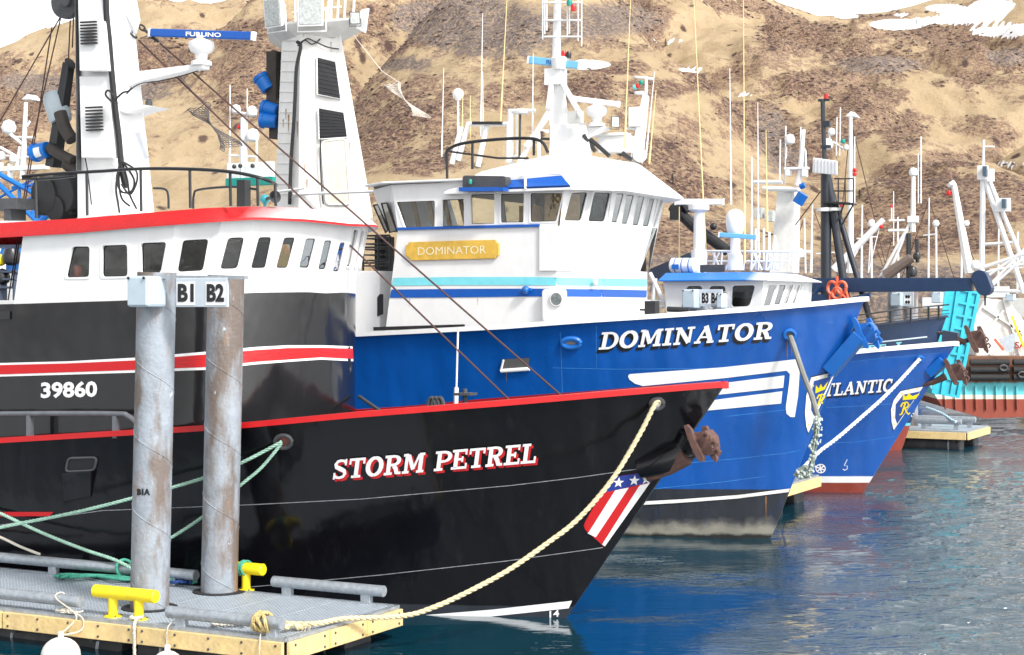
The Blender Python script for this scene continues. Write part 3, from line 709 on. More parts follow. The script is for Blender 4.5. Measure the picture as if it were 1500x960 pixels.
for j, pts in enumerate([[(176, 235), (174, 262), (178, 290), (190, 302)], [(178, 235), (186, 262), (190, 285), (200, 306)], [(180, 238), (196, 262), (193, 280), (178, 281), (171, 262), (176, 240)], [(175, 240), (170, 275), (173, 298), (175, 312)], [(181, 238), (199, 250), (200, 268), (190, 285), (178, 270)], [(165, 150), (155, 140), (157, 133), (163, 136), (172, 152)], [(170, 145), (180, 136), (188, 134), (193, 129)]]):
    cable(mast, [mp(x, y, -1.05-.03*j) for x, y in pts], .022)
cable(mast, [mp(x, y, -1.0) for x, y in ((117, 165), (121, 210), (128, 250), (134, 300))], .014)
m = MB()   # angle bar on the aft edge
m.beam(mp(113, -20, -.8), mp(115.5, 250, -.95), .1, .08); m.build('edge_bar', black, mast)
# radar arm and shelves
m = MB(); A = [mp(188, 108), mp(188, 130), mp(196, 127), mp(212, 121), mp(290, 103), mp(302, 102), mp(303, 95), mp(290, 95)]
m.prism([p+Vector((0, -.12, 0)) for p in A], (0, .24, 0)); arm = m.build('radar_arm', white, mast, bevel=.02)
cable(arm, [mp(x, y, mv-.14) for x, y in ((170, 150), (186, 137), (205, 123), (245, 117), (290, 104))], .012)
radar(SP, fSP, 222, 370, 50.5, mv, h=.17, base=(295, 96), col=bblue, txt='FURUNO', tilt=-2.5*-1)
m = MB(); A = [mp(190, 160), mp(190, 166), mp(200, 169), mp(212, 164), mp(238, 158), mp(225, 156)]
m.prism([p+Vector((0, -.3, 0)) for p in A], (0, .6, 0)); m.build('light_shelf', white, mast, bevel=.01)
m = MB(); c = mp(218, 156); m.lathe([(.001, 0), (.08, 0), (.08, .1), (.06, .12), (.06, .16), (.001, .17)], c, 12); m.build('lamp', darkgrey, mast)
m = MB(); m.loft([[mp(197, 195, -.9), mp(204, 193, -.9), mp(218, 232, -.9), mp(212, 235, -.9)], [mp(197, 195, -.75), mp(204, 193, -.75), mp(218, 232, -.75), mp(212, 235, -.75)]]); m.build('deflector_plate', mat('pale grey paint', (.55, .57, .62), .4), mast)
m = MB(); m.loft([[mp(160, -25, -.4), mp(200, 50, -.4), mp(206, 30, -.4), mp(196, -25, -.4)], [mp(160, -25, -.3), mp(200, 50, -.3), mp(206, 30, -.3), mp(196, -25, -.3)]]); m.build('stay_plate', white, mast)
# black boom post, hydraulic cylinder and sheave behind the mast
m = MB(); m.beam(mp(101, 92, .3), mp(78, 245, .3), .22, .2, .3, .26); m.tube([mp(102, 94, .2), mp(104, 92, .2)], .16, 10); m.build('boom_cylinder', black, SP, bevel=.02)
m = MB(); disc(m, mp(98, 2), (0, 1, 0), .40, .16, 28); disc(m, mp(98, 2, mv-.12), (0, 1, 0), .12, .1, 14); m.build('sheave', darkgrey, SP)
for a, b in (((88, 26), (0, 178)), ((89, 26), (47, 210)), ((103, 30), (100, 92)), ((108, 20), (106, 70)), ((76, 40), (18, 420)), ((47, 210), (12, 440))):
    m = MB(); m.tube([mp(*a, 0), mp(*b, 0)], .016, 5); m.build('rigging_wire', wire, SP)
m = MB()   # engine exhausts leaving the casing
for pts, r in (([(108, 236), (95, 230), (72, 217)], .13), ([(106, 205), (96, 190), (88, 165)], .15), ([(116, 255), (108, 250), (96, 240)], .13)):
    m.tube(smooth_path([mp(x, y, .1) for x, y in pts], 4), r, 12)
m.build('exhaust_pipe', mat('sooty exhaust', (.05, .04, .035), .6, var=.5, rust=.15), SP)
m = MB(); m.lathe([(.001, 0), (.24, 0), (.27, .1), (.27, .55), (.22, .7), (.001, .75)], mp(90, 178, .3), 18, axis=(-.35, 0, .9)); m.build('silencer', mat('grey drum', (.45, .52, .56), .4), SP)
m = MB()
for c_, r in (((75, 285), .42), ((100, 283), .46), ((92, 305), .3)): disc(m, mp(*c_, 0), (.15, 1, .1), r, .5, 24)
m.box(mp(95, 300, .2), (1.0, .7, .5)); m.build('winch', blackM, SP, bevel=.02)
m = MB(); m.box(mp(12, 300, -.5), (1.1, .6, .25)); m.box(mp(22, 312, -.5), (.2, .5, .5)); m.build('control_box', darkgrey, SP, bevel=.01)
# blue pail over the exhaust end
bucket(fSP, mp(70, 219, .1), (-1, .05, -.15), .44, 'blue plastic pail with paper label capping the exhaust left of the near mast', 'blue pails over exhaust ends')
k = MB(); c = sr(388, 292, -1.6); k.lathe([(.001, 0), (.03, 0), (.035, .3), (.06, .4), (.13, .46), (.12, .46), (.001, .3)], c, 16, axis=(.85, -.45, .05)); hn_ = k.build('horn', darkgrey, SP)
k = MB(); k.sphere(c, .1, 10); k.tube([c, c+Vector((0, 0, -.45))], .035, 6); k.build('horn_motor', mat('teal housing', (.03, .3, .35)), hn_)
k = MB(); k.box(sr(357, 284, -1.6), (.2, .2, .55)); k.build('deck_box', blackM, SP)
# forestays with their shackles
for (x0, y0, x1, y1) in ((176, 33, 751, 591), (206, 39, 826, 583)):
    e = fSP.v(x1, y1, 1.2); s0 = mp(x0, y0, -.35); d = (e-s0)
    m = MB(); m.tube([s0+d*.05, s0+d*.25, s0+d*.5, s0+d*.75, e], .021, 7); st = m.build('forestay', wire, SP)
    for i in range(4):
        k = MB(); c = s0+d*(.004+.011*i); ax = Vector((0, 1, 0)) if i % 2 else Vector((.5, 0, .6)).normalized(); b_ = d.normalized(); c2 = ax
        loop = [c+b_*.09*math.cos(a_*math.pi/6)+c2*.05*math.sin(a_*math.pi/6) for a_ in range(13)]; k.tube(loop, .02, 6, cap=False); k.build('shackle', blackM, st)
# bow fittings
def dk(x, y, v): return fSP.v(x, y, v)
m = MB(); m.tube([dk(671, 482, 1.0), dk(668.5, 572, 1.0)], .022, 6); m.tube([dk(668.5, 568, 1.0), dk(668, 592, 1.0)], .05, 8); m.build('jackstaff', white, SP)
m = MB(); m.lathe([(.12, -.3), (.07, -.2), (.05, 0), (.05, .28), (.001, .28)], dk(681, 590, .6), 12); m.beam(dk(669, 577.5, .6), dk(694, 577.5, .6), .3, .05); m.build('deck_stand', darkgrey, SP)
m = MB()
for x in (632, 638, 644): m.tube(smooth_path([dk(x-5, 598, -1.0), dk(x-4, 588, -1.0), dk(x+1, 583, -1.0), dk(x+5, 590, -1.0), dk(x+5, 600, -1.0)], 4), .04, 8)
m.box(dk(640, 600, -1.0), (.5, .4, .12)); m.build('deck_chock', darkgrey, SP)
m = MB(); m.tube([dk(526, 581, 1.5), dk(558, 603, 1.2)], .04, 8); m.build('brace_bar', darkgrey, SP)
# anchor in its housing on the stem
hs_ = MB(); 
P0 = fSP.v(1000, 668, 0)
hs_.tube(smooth_path([fSP.v(938, 686, -.25), fSP.v(975, 676, -.2), fSP.v(1000, 660, 0), fSP.v(1015, 640, 0)], 4), .2, 12, r1=.3); hs_.build('anchor_pocket', SPH, hull_o)
def anchor(fr, cx, cy, sc, label, v=-.25, shank=None, matA=anchorM, fl=1.0):
    """stockless anchor hauled up to the stem"""
    t = thing('anchor', fr, label, 'anchor', 'anchors hung at the bows')
    c = fr.v(cx, cy, v); S = lambda dx, dy, dv=0: fr.v(cx+dx*sc, cy+dy*sc, v+dv)
    m = MB(); s_ = shank or [(-62, 50), (-30, 36), (-4, 18)]
    m.tube([S(x, y) for x, y in s_], .07*sc, 8, r1=.17*sc); m.build('shank', matA, t, bevel=.01)
    for A, dv in (([(-9, -27), (-4, -29), (2, -22), (10, -2), (21, 20), (20, 26), (13, 25), (5, 12), (-3, -8)], -.34*sc), ([(17, -26), (24, -27), (29, -18), (33, -4), (40, 22), (38, 27), (31, 20), (25, 2), (19, -14)], .16*sc)):
        k = MB(); k.prism([S(a, b, dv) for a, b in A], (0, .11*sc, 0)); k.build('fluke', matA, t, bevel=.01*sc)
    k = MB(); k.prism([S(a, b, -.24*sc) for a, b in ((4, -16), (22, -20), (31, -10), (34, 8), (26, 17), (12, 14), (6, 0))], (0, .42*sc, 0)); k.build('crown', matA, t, bevel=.02*sc)
    k = MB()
    for dx, dy in ((22, -14), (34, -2), (38, 10)):
        k.tube([S(dx-3, dy, -.34*sc), S(dx+2, dy-3, -.34*sc), S(dx+6, dy+1, -.34*sc), S(dx+3, dy+6, -.34*sc)], .05*sc, 8)
    k.build('shackle', matA, t, bevel=0)
    return t
anchor(fSP, 1010, 651, 1.0, 'rust brown anchor sticking out past the black bow', v=-.2)
# ============================================================ blue crab boat
DM = thing('fishing_boat', fDOM, 'bright blue fishing boat with white wheelhouse and twin white wave stripes on its bow', 'fishing boat', 'fishing boats moored at the floating docks')
tp = fDOM.v(1266, 438, 0)
railD = [(-300, 520), (300, 500), (517, 491), (675, 483), (750, 479), (850, 471), (975, 463), (1125, 452), (1200, 445), (1266, 438)]
hd, rd = hull_surface(fDOM, (tp.x, tp.z), -26, 3.9, 3.5, railD, s0=.42, p=2.3, flare=1.9)
BLUE = (.002, .078, .35)
DH = hull_mat('blue hull', [(0, (.012, .014, .012), 0), (.08, (.24, .23, .19), .2), (.30, (.10, .095, .09), .5), (.42, (.022, .025, .032), .6), (1.28, BLUE, 0)], rough=.24, plate=.45, scuff=.22, scuffcol=(.03, .16, .5), streakcol=(.012, .095, .38))
dho = hd.build('hull', DH, DM); DB = hd.bvh()
hull_fit(DM, rd, .12, .24, white, mat('grey deck', (.25, .26, .27), .6), white, drop=1.0)
k = MB(); drape(k, fDOM, DB, strip([(860, 737), (930, 735), (1000, 731), (1080, 725), (1168, 714)], [(860, 742), (930, 740), (1000, 736), (1080, 730), (1166, 719)]), 0, .03, 15); k.build('rubbing_stripe', whiteR, dho)
k = MB()
slab_px(k, fDOM, DB, 'DOMINATOR', (877, 512), (1129, 496), 25, 1, off=.010, dx=-3.5, dy=5.5, slant=.2, gap=.1)
slab_px(k, fDOM, DB, 'DOMINATOR', (877, 512), (1129, 496), 25, 1, off=.018, dx=-1.6, dy=2.6, slant=.2, gap=.1)
slab_px(k, fDOM, DB, 'DOMINATOR', (877, 512), (1129, 496), 25.5, 0, off=.032, slant=.2, gap=.1)
k.build('name_lettering', [letW, letK], dho)
k = MB()
drape(k, fDOM, DB, [(920, 551), (922, 548), (1060, 538), (1168, 526), (1172, 531), (1169, 580), (1164, 611), (1158, 611), (1152, 606), (1151, 596), (1156, 560), (1157, 548), (1152, 543), (1060, 554), (942, 565.5), (930, 562), (922, 556)], 0, .014, 12)
drape(k, fDOM, DB, strip([(1020, 564), (1060, 561), (1149, 550)], [(1020, 580), (1054, 578), (1147, 568)]), 0, .016, 12)
drape(k, fDOM, DB, strip([(1030, 588), (1060, 584), (1146, 573)], [(1030, 602), (1040, 601), (1144, 591)]), 0, .018, 12)
k.build('wave_stripe', mat('streaked white stripe', (.8, .8, .78), .4, rust=.14, rustcol=(.75, .55, .2), var=.05), dho)
k = MB()
for l in ([(810, 539), (900, 541), (1060, 540)], [(1065, 610), (1110, 605), (1155, 600)], [(990, 680), (1080, 672), (1150, 664), (1195, 655)], [(880, 722), (960, 716), (1060, 706), (1120, 698)], [(640, 700), (870, 690)], [(873, 478), (873, 540)], [(820, 470), (824, 600)]):
    drape(k, fDOM, DB, line_px(l, 1.0) if abs(l[0][0]-l[-1][0]) > 20 else [(l[0][0], l[0][1]), (l[0][0]+1, l[0][1]), (l[1][0]+1, l[1][1]), (l[1][0], l[1][1])], 0, .006, 25)
k.build('weld_seam', mat('pale blue seam', (.03, .2, .58), .4, var=.4, vscale=6), dho)
def shield(fr, bvh, parent, L, T, clip, crown, Rc, s=1.0):
    k = MB()
    drape(k, fr, bvh, L, 2, .010); drape(k, fr, bvh, T, 0, .016)
    n = len(T)
    drape(k, fr, bvh, clip, 3, .022)
    drape(k, fr, bvh, crown, 1, .028)
    if Rc:
        for st in Rc: drape(k, fr, bvh, stroke(st, 2.0), 1, .03+.002*random.random(), 6)
    return k
def shrinkpoly(P, k_):
    cx = sum(p[0] for p in P)/len(P); cy = sum(p[1] for p in P)/len(P); return [(cx+(x-cx)*k_, cy+(y-cy)*k_) for x, y in P]
goldM = mat('gold lettering', (.85, .62, .0), .4, var=.05)
def emblem(fr, bvh, parent, out, inn, crown, script, dots):
    k = MB(); drape(k, fr, bvh, shrinkpoly(out, 1.05), 2, .010); drape(k, fr, bvh, out, 0, .016); drape(k, fr, bvh, inn, 3, .022); drape(k, fr, bvh, crown, 1, .028)
    for i, st in enumerate(script): drape(k, fr, bvh, stroke(st, 2.2), 1, .03+.002*i, 6)
    for x, y in dots: drape(k, fr, bvh, arcp(x, y, 1.1, 1.3, 0, 315, 7), 1, .03)
    k.build('crest', [letW, goldM, letK, mat('crest blue', (.01, .06, .26), .4)], parent)
def script_R(cx, cy, s): return [[(cx-9*s, cy+10*s), (cx-5*s, cy+8*s), (cx-2*s, cy-2*s), (cx+1*s, cy-10*s)], [(cx-7*s, cy-4*s), (cx-4*s, cy-10*s), (cx+4*s, cy-12*s), (cx+7*s, cy-8*s), (cx+4*s, cy-3*s), (cx-1*s, cy-1*s)], [(cx+0*s, cy-1*s), (cx+3*s, cy+5*s), (cx+6*s, cy+9*s), (cx+9*s, cy+6*s)]]
emblem(fDOM, DB, dho, [(1188, 553), (1205, 549), (1224, 544), (1184, 634), (1181, 625), (1179, 605), (1181, 580)], [(1192, 558), (1207, 554), (1219, 551), (1192, 609), (1188, 600), (1188, 580)],
       [(1194, 576), (1195, 564), (1199, 569), (1202, 562), (1205, 568), (1213, 558), (1208, 570)], script_R(1202, 587, .8), [(1191, 565), (1196, 554), (1208, 551), (1183, 600), (1183, 612), (1184, 622)])
# mouths of the hull
fairlead(fDOM, DB, 837, 502.5, 13, 6.5, dho, mblue, mat('grey mouth', (.2, .2, .2), .5), .07, 'hawse_hole')
fairlead(fDOM, DB, 1157, 491, 8, 7, dho, mblue, darkgrey, .05, 'hawse_hole')
k = MB(); A = [hit(fDOM, DB, x, y, .02) for x, y in ((737, 526), (776, 524), (774, 539), (734, 542))]; k.add(A, [(0, 1, 2, 3)]); o = k.build('freeing_port', mat('port grey', (.09, .09, .09), .5), dho)
k = MB(); k.tube([hit(fDOM, DB, x, y, .03) for x, y in ((776, 540), (734, 543))], .05, 8); k.tube([hit(fDOM, DB, x, y, .03) for x, y in ((734, 543), (738, 527))], .03, 6); k.build('lip', white, o)
# anchor in a stem chute
k = MB(); 
for dv in (-.28, .28): k.beam(fDOM.v(1212, 545, dv), fDOM.v(1258, 492, dv), .1, .34)
k.beam(fDOM.v(1218, 552, 0), fDOM.v(1262, 500, 0), .6, .08); k.build('anchor_chute', mblue, dho, bevel=.02)
anchor(fDOM, 1254, 489, .85, 'blue painted anchor hung from the tall blue bow', v=0, shank=[(-48, 76), (-26, 44), (-4, 10)], matA=mblue)
# ---- superstructure
V0 = -2.93
ZB = 4.35
def D(x, y, v=V0): return fDOM.v(x, y, v)
LW = MB()
zl = D(700, 334).z; zm = 6.94
cA, cL = D(558, 400), D(790, 400)
def at(p, z): return Vector((p.x, p.y, z))
# lower house: flat side, then the faceted front
panel(LW, fDOM, [at(cA, ZB), at(cL, ZB), at(cL, zl), at(D(583, 336), zl)], [], DM)
c0, c1, c2 = fDOM.v(815, 400, V0), fDOM.v(881, 402, -1.9), fDOM.v(948, 402, 1.9)
lowring = [at(cL, 0), at(c0, 0), at(c1, 0), at(c2, 0)]
for a_, b_ in zip(lowring[:-1], lowring[1:]): LW.add([at(a_, ZB), at(b_, ZB), at(b_, zm+.05), at(a_, zm+.05)], [(0, 1, 2, 3)])
mir = lambda p: Vector((p.x, -p.y, p.z))
LW.add([at(c2, ZB), at(mir(c0), ZB), at(mir(c0), zm+.05), at(c2, zm+.05)], [(0, 1, 2, 3)])
LW.add([at(mir(c0), ZB), at(mir(cA), ZB), at(mir(cA), zl), at(mir(c0), zl)], [(0, 1, 2, 3)])
cA2 = D(583, 336); LW.add([at(cA, ZB), at(mir(cA), ZB), at(mir(cA2), zl), at(cA2, zl)], [(0, 1, 2, 3)])
lho = LW.build('deckhouse', white, DM); LWB = LW.bvh()
k = MB()
drape(k, fDOM, LWB, strip([(561, 407.5), (660, 406), (780, 406), (880, 408), (947.5, 409)], [(558, 419), (660, 418), (780, 418), (880, 419), (947, 420)]), 0, .012, 5)
drape(k, fDOM, LWB, strip([(557, 424.5), (660, 423.5), (780, 423), (880, 424), (947, 425.5)], [(555, 436.5), (660, 436), (780, 434.5), (880, 435), (946.5, 436)]), 1, .014, 5)
k.build('side_stripe', [mat('pale turquoise paint', (.20, .66, .74)), bblue], lho)
# porthole box
k = MB(); A = round_poly([D(798, 473, V0-.02), D(832, 471, V0-.02), D(831, 423, V0-.02), D(797, 424, V0-.02)], .12); k.prism(A, (0, -.16, 0)); pb = k.build('porthole_box', white, DM, bevel=.03)
k = MB(); disc(k, D(815, 438.5, V0-.2), (0, 1, 0), .16, .05, 24); k.build('porthole', mat('grey porthole glass', (.22, .25, .25), .15, var=.5, vscale=10), pb)
k = MB(); c = D(815, 438.5, V0-.21); k.tube([c+Vector((.17*math.cos(i*math.pi/12), 0, .17*math.sin(i*math.pi/12))) for i in range(25)], .02, 6, cap=False); k.build('porthole_ring', white, pb)
# name board
k = MB(); A = [(600, 355), (680, 352.5), (727, 351.5), (728, 355), (731.5, 357), (731.5, 374), (728, 376), (727, 379), (660, 380.5), (603, 382), (601, 378), (595.5, 375.5), (595.5, 360), (599, 358)]
B3 = [D(x, y, V0-.02) for x, y in A]; k.prism(B3, (0, -.05, 0)); nb_ = k.build('name_board', mat('yellow varnished board', (.72, .45, .07), .4, var=.25, vscale=5, dirt=.25, dirtcol=(.35, .18, .03)), DM, bevel=.008); NB = k.bvh()
k = MB(); text_px(k, fDOM, NB, 'DOMINATOR', (612, 374), (712, 371.5), 11.5, 0, bold=0, off=.006, maxlen=6); k.build('lettering', mat('cream lettering', (.85, .75, .5), .4), nb_)
# upper wheelhouse
ZT = 9.42
UW = MB()
sideW = [[(580, 296), (637.5, 294), (637, 333.5), (593.5, 334.5)], [(648, 292.5), (680, 291.5), (680, 331.5), (648, 332.5)], [(689.5, 285), (724.5, 284), (724.5, 328), (690, 328.5)], [(733, 284), (768, 283.5), (767, 326), (733, 326.5)], [(776.5, 283), (825, 283), (815, 324.5), (776.5, 325.5)]]
p_aft = D(578, 330); p_aft2 = D(569, 330)
T0 = fDOM.v(828, 282, V0)
panel(UW, fDOM, [at(D(583, 336), zl), at(D(641.5, 336), zl), at(D(641.5, 336), ZT-.1), at(D(574, 290), ZT-.1)], [sideW[0]], DM, rad=.07)
panel(UW, fDOM, [at(D(641.5, 336), zl), at(D(684, 336), zl), at(D(684, 336), ZT), at(D(641.5, 336), ZT-.1)], [sideW[1]], DM, rad=.03)
for x0, x1, wq_ in ((684, 728.5, sideW[2]), (728.5, 772, sideW[3])):
    panel(UW, fDOM, [at(D(x0, 336), zl), at(D(x1, 336), zl), at(D(x1, 336), ZT), at(D(x0, 336), ZT)], [wq_], DM, rad=.04)
panel(UW, fDOM, [at(D(772, 336), zl), at(D(817, 336), zl), at(T0, ZT), at(D(772, 336), ZT)], [sideW[4]], DM, rad=.06)
# aft quarter facet
q0, q1 = D(583, 336), D(574, 290)
g0 = fDOM.v(567, 340, -2.1); g1 = fDOM.v(546, 298, -2.1)
panel(UW, fDOM, [at(g0, zl), at(q0, zl), at(q1, ZT-.1), at(g1, ZT-.15)], [], DM)
for A in ([(547, 301), (554, 300), (568.5, 337), (565, 341)], [(559, 298.5), (566.5, 297.5), (581, 338), (571, 341)]):
    pl_n = ((at(q0, zl)-at(g0, zl)).cross(at(g1, ZT)-at(g0, zl))).normalized()
    pts = [fDOM.pl(x, y, at(g0, zl)+pl_n*.012, pl_n) for x, y in A]
    k = MB(); k.tube(pts+pts[:1], .025, 6, cap=False); fo = k.build('window', rubber, DM); k = MB(); k.add(pts, [(0, 1, 2, 3)]); k.build('pane', mat('mirrored old glass', (.12, .13, .11), .08, var=.5), fo)
# bulging forward part
b0 = [fDOM.v(790, 400, V0-.06), fDOM.v(815, 400, V0-.06), fDOM.v(881, 402, -1.9), fDOM.v(950, 402, 1.95)]
t1, t2 = fDOM.v(900, 283, -1.95), fDOM.v(977, 290, 1.95)
tz = [at(D(790, 334, V0-.06), zl-.0), at(fDOM.v(820, 334, V0-.06), zl)]
UW.loft([[at(b0[0], zm), at(b0[1], zm), at(b0[1], zm)+Vector((0, .2, 0)), at(b0[0], zm)+Vector((0, .2, 0))], [tz[0], tz[1], tz[1]+Vector((0, .2, 0)), tz[0]+Vector((0, .2, 0))]])
UW.add([at(b0[1], zm), tz[1], at(T0, ZT)], [(0, 1, 2)])
fq = [at(b0[1], zm), at(b0[2], zm), at(t1, ZT), at(T0, ZT)]
# corner facet with two raked windows
panel(UW, fDOM, fq, [[(837, 282.5), (861, 281.8), (851, 324), (826, 323.5)], [(870, 282), (895, 282.5), (885, 325.5), (861, 324.5)]], DM, rad=.07)
ff = [at(b0[2], zm), at(b0[3], zm), at(t2, ZT), at(t1, ZT)]
fwW = [[(904, 283.5), (913.5, 284), (903, 326.5), (895, 326)], [(918.5, 285.5), (928.5, 286), (918, 328.5), (910, 328)], [(935, 287.5), (944, 288), (934, 330.5), (926, 330)], [(950, 290), (958.5, 290.5), (949, 332), (941, 331.5)], [(964, 292.5), (973, 293), (963, 333.5), (955, 333)]]
panel(UW, fDOM, ff, fwW, DM, rad=.05, frame=.02, depth=.03, proud=.006)
ml = lambda q: [mir(q[1]), mir(q[0]), mir(q[3]), mir(q[2])]
q = [at(b0[3], zm), at(mir(b0[1]), zm), at(mir(T0), ZT), at(t2, ZT)]
e = lambda f, g: q[0].lerp(q[1], f).lerp(q[3].lerp(q[2], f), g)
panel(UW, fDOM, q, [[e(.1, .95), e(.45, .95), e(.45, .5), e(.1, .5)], [e(.55, .95), e(.9, .95), e(.9, .5), e(.55, .5)]], DM, px=False)
mq = [mir(at(D(817, 336), zl)), mir(at(D(583, 336), zl)), mir(at(D(574, 290), ZT)), mir(at(T0, ZT))]; q = mq
panel(UW, fDOM, q, [[e(f, .9), e(f+.15, .9), e(f+.15, .12), e(f, .12)] for f in (.03, .22, .41, .6, .79)], DM, px=False, rad=.05)
UW.add([at(g0, zl), at(g1, ZT), mir(at(g1, ZT)), mir(at(g0, zl))], [(0, 1, 2, 3)])
UW.add([at(b0[1], zm), at(b0[2], zm), at(b0[3], zm), mir(at(b0[1], zm))], [(0, 1, 2, 3)])
UW.build('wheelhouse', white, DM)
k = MB(); k.beam(D(582, 335.5, V0-.03), D(790, 330.5, V0-.03), .06, .07); k.build('ledge', bblue, DM)
k = MB(); k.add([at(D(583, 336), zl+.02)+Vector((.1, .1, 0)), at(D(815, 336), zl+.02)+Vector((-.1, .1, 0)), mir(at(D(815, 336), zl+.02)), mir(at(D(583, 336), zl+.02))], [(0, 1, 2, 3)])
w0 = D(592, 336, V0+.8); w1 = D(684, 336, V0+.8)
k.beam(at(w0, ZT-.12), at(w1, ZT-.12), .1, .2); 
for f in (.0, .25, .5, .75, 1): a_ = w0.lerp(w1, f); k.beam(at(a_, zl), at(a_, ZT-.1)+Vector((-.3, 0, 0)), .1, .1)
k.box((D(801, 330).x, V0+.9, (zl+ZT)/2-.05), (1.0, .08, ZT-zl-.1)); k.box((D(752, 330).x, V0+1.0, zl+.3), (.5, .4, .6)); k.build('wooden_lining', wood, DM)
k = MB(); x0 = D(720, 330).x
k.box((x0+.4, -.4, zl+.5), (.5, .6, 1.0)); k.box((D(800, 330).x, .0, zl+.45), (1.0, 3.4, .2)); k.box((D(860, 330, -1).x, -.9, zl+.35), (.55, .6, .9)); k.box((D(905, 330, 0).x, .2, zl+.15), (.6, 3.0, .5))
k.box((D(880, 330, 0).x, -.9, zl+.9), (.5, .5, .3)); k.box((x0+1.2, 1.5, zl+.5), (3, .1, 1.1)); k.build('interior', mat('teal grey interior', (.10, .15, .15), .6, var=.5), DM)
# roof: eave, sloping visor, flat top, and the lower aft roof
def RZ(x, y, v): return fDOM.v(x, y, v)
ez = D(750, 281.5, -3.15).z; e0 = RZ(650, 280, -3.2); e0.z = ez; eL = RZ(838, 282, -3.2); eC = RZ(915, 286, -2.2); eF = RZ(1001, 293, 1.9)
eave = [at(e0, ez), at(eL, ez), at(eC, ez), at(eF, ez), mir(at(eL, ez)), mir(at(e0, ez))]
tzr = RZ(850, 229, -1.6).z
tE = [at(RZ(705, 250, -2.2), tzr-.35), at(RZ(800, 228, -2.2), tzr), at(RZ(866, 229, -1.5), tzr), at(RZ(935, 238, 1.2), tzr), mir(at(RZ(800, 228, -2.2), tzr)), mir(at(RZ(705, 250, -2.2), tzr-.35))]
k = MB(); k.loft([eave, [p+Vector((0, 0, .07)) for p in eave]]); e2 = [Vector((p.x, p.y*.985, p.z+.07)) for p in eave]; k.loft([e2, [p for p in tE]], cap0=False)
k.build('roof', white, DM, bevel=.008)
k = MB()
for n_, (f0, f1) in enumerate(((.02, .985),)):
    q0, q1 = e2[0].lerp(e2[1], .17), e2[0].lerp(e2[1], f1); up0, up1 = tE[0].lerp(tE[1], .17), tE[0].lerp(tE[1], f1-.02)
    g0_, g1_ = q0.lerp(up0, .42), q1.lerp(up1, .36); off = Vector((0, -.07, .05)); k.loft([[q0+off, q1+off, g1_+off, g0_+off], [q0-off*.5, q1-off*.5, g1_-off*.5, g0_-off*.5]])
k.build('roof_stripe', bblue, DM)
k = MB(); k.tube([RZ(769.5, 248, -3.0), RZ(769.5, 277, -3.22)], .035, 8); k.build('drain_pipe', white, DM)
k = MB(); A = round_poly([RZ(677, 277, -3.3), RZ(677, 257, -3.3), RZ(741, 258, -3.3), RZ(742, 275, -3.3)], .1); k.prism(A, (0, .3, 0)); so_ = k.build('light_board', darkgrey, DM, bevel=.02)
k = MB(); k.beam(RZ(676, 278, -3.4), RZ(741, 277.5, -3.4), .3, .1); k.build('board_shelf', bblue, so_)
k = MB(); k.lathe([(.001, 0), (.045, 0), (.05, .1), (.03, .13), (.001, .13)], RZ(689, 270, -3.36), 12); k.build('green_lamp', greenM, so_)
# aft lower roof
az = ZT-.08
A = [RZ(534, 296, -2.4), RZ(560, 292, -3.15), RZ(690, 280, -3.15)]
ring = [at(A[0], az), at(A[1], az), at(A[2], az), mir(at(A[2], az)), mir(at(A[1], az)), mir(at(A[0], az))]
tz2 = RZ(640, 274, -2.2).z
ring2 = [at(RZ(572, 280, -1.6), tz2), at(RZ(584, 276, -2.2), tz2), at(RZ(690, 274, -2.2), tz2)]; ring2 += [mir(p) for p in reversed(ring2)]
k = MB(); k.loft([ring, [p+Vector((0, 0, .06)) for p in ring], ring2]); 
k.build('aft_roof', white, DM, bevel=.02)
k = MB(); ARB = MB(); ARB.loft([ring, [p+Vector((0, 0, .06)) for p in ring], ring2]); ARB = ARB.bvh()
for P_ in ([(580, 284), (634, 280.5), (629, 285), (577, 288)], [(556, 288), (575, 284), (571, 288), (553, 292)]): 
    drape(k, fDOM, ARB, P_, 0, .01, 20); drape(k, fDOM, ARB, shrinkpoly(P_, .9), 1, .02, 20)
if k.v: k.build('skylight', [rubber, white], DM)
# house block and walkway further aft
k = MB(); p0, p1 = fDOM.v(470, 400, -2.5), fDOM.v(556, 400, -2.5); zt_ = CH+53/F*fDOM.proj(p1)[2]
k.box(((p0.x+p1.x)/2, 0, (ZB+zt_)/2), (p1.x-p0.x, 5.0, zt_-ZB)); k.build('aft_house', white, DM, bevel=.02)
k = MB(); A = [fDOM.v(x, y, -2.53) for x, y in ((552.5, 464), (552.5, 436), (556, 431), (561, 431), (561, 460))]; k.prism(A, (0, .02, 0)); k.build('doorway', letK, DM)
k = MB(); rr = lambda x, y, v=-2.4: fDOM.v(x, y, v)
for x in (524, 532, 554, 571): k.tube([rr(x, 346), rr(x, 397)], .035, 6)
for y in (346, 363, 386): k.tube([rr(518, y), rr(571, y-1)], .03, 6)
k.tube([rr(516, 380), rr(516, 397)], .05, 6); k.build('walkway_railing', black, DM)
k = MB(); k.box((rr(555, 372, -1.5).x, -1.2, (rr(555, 350, -1.5).z+rr(555, 395, -1.5).z)/2), (.35, .5, 1.0)); 
for i in range(6): k.box((rr(555, 372, -1.5).x, -1.5, rr(555, 350+i*8, -1.5).z), (.6, .7, .04))
k.build('stair', darkgrey, DM)
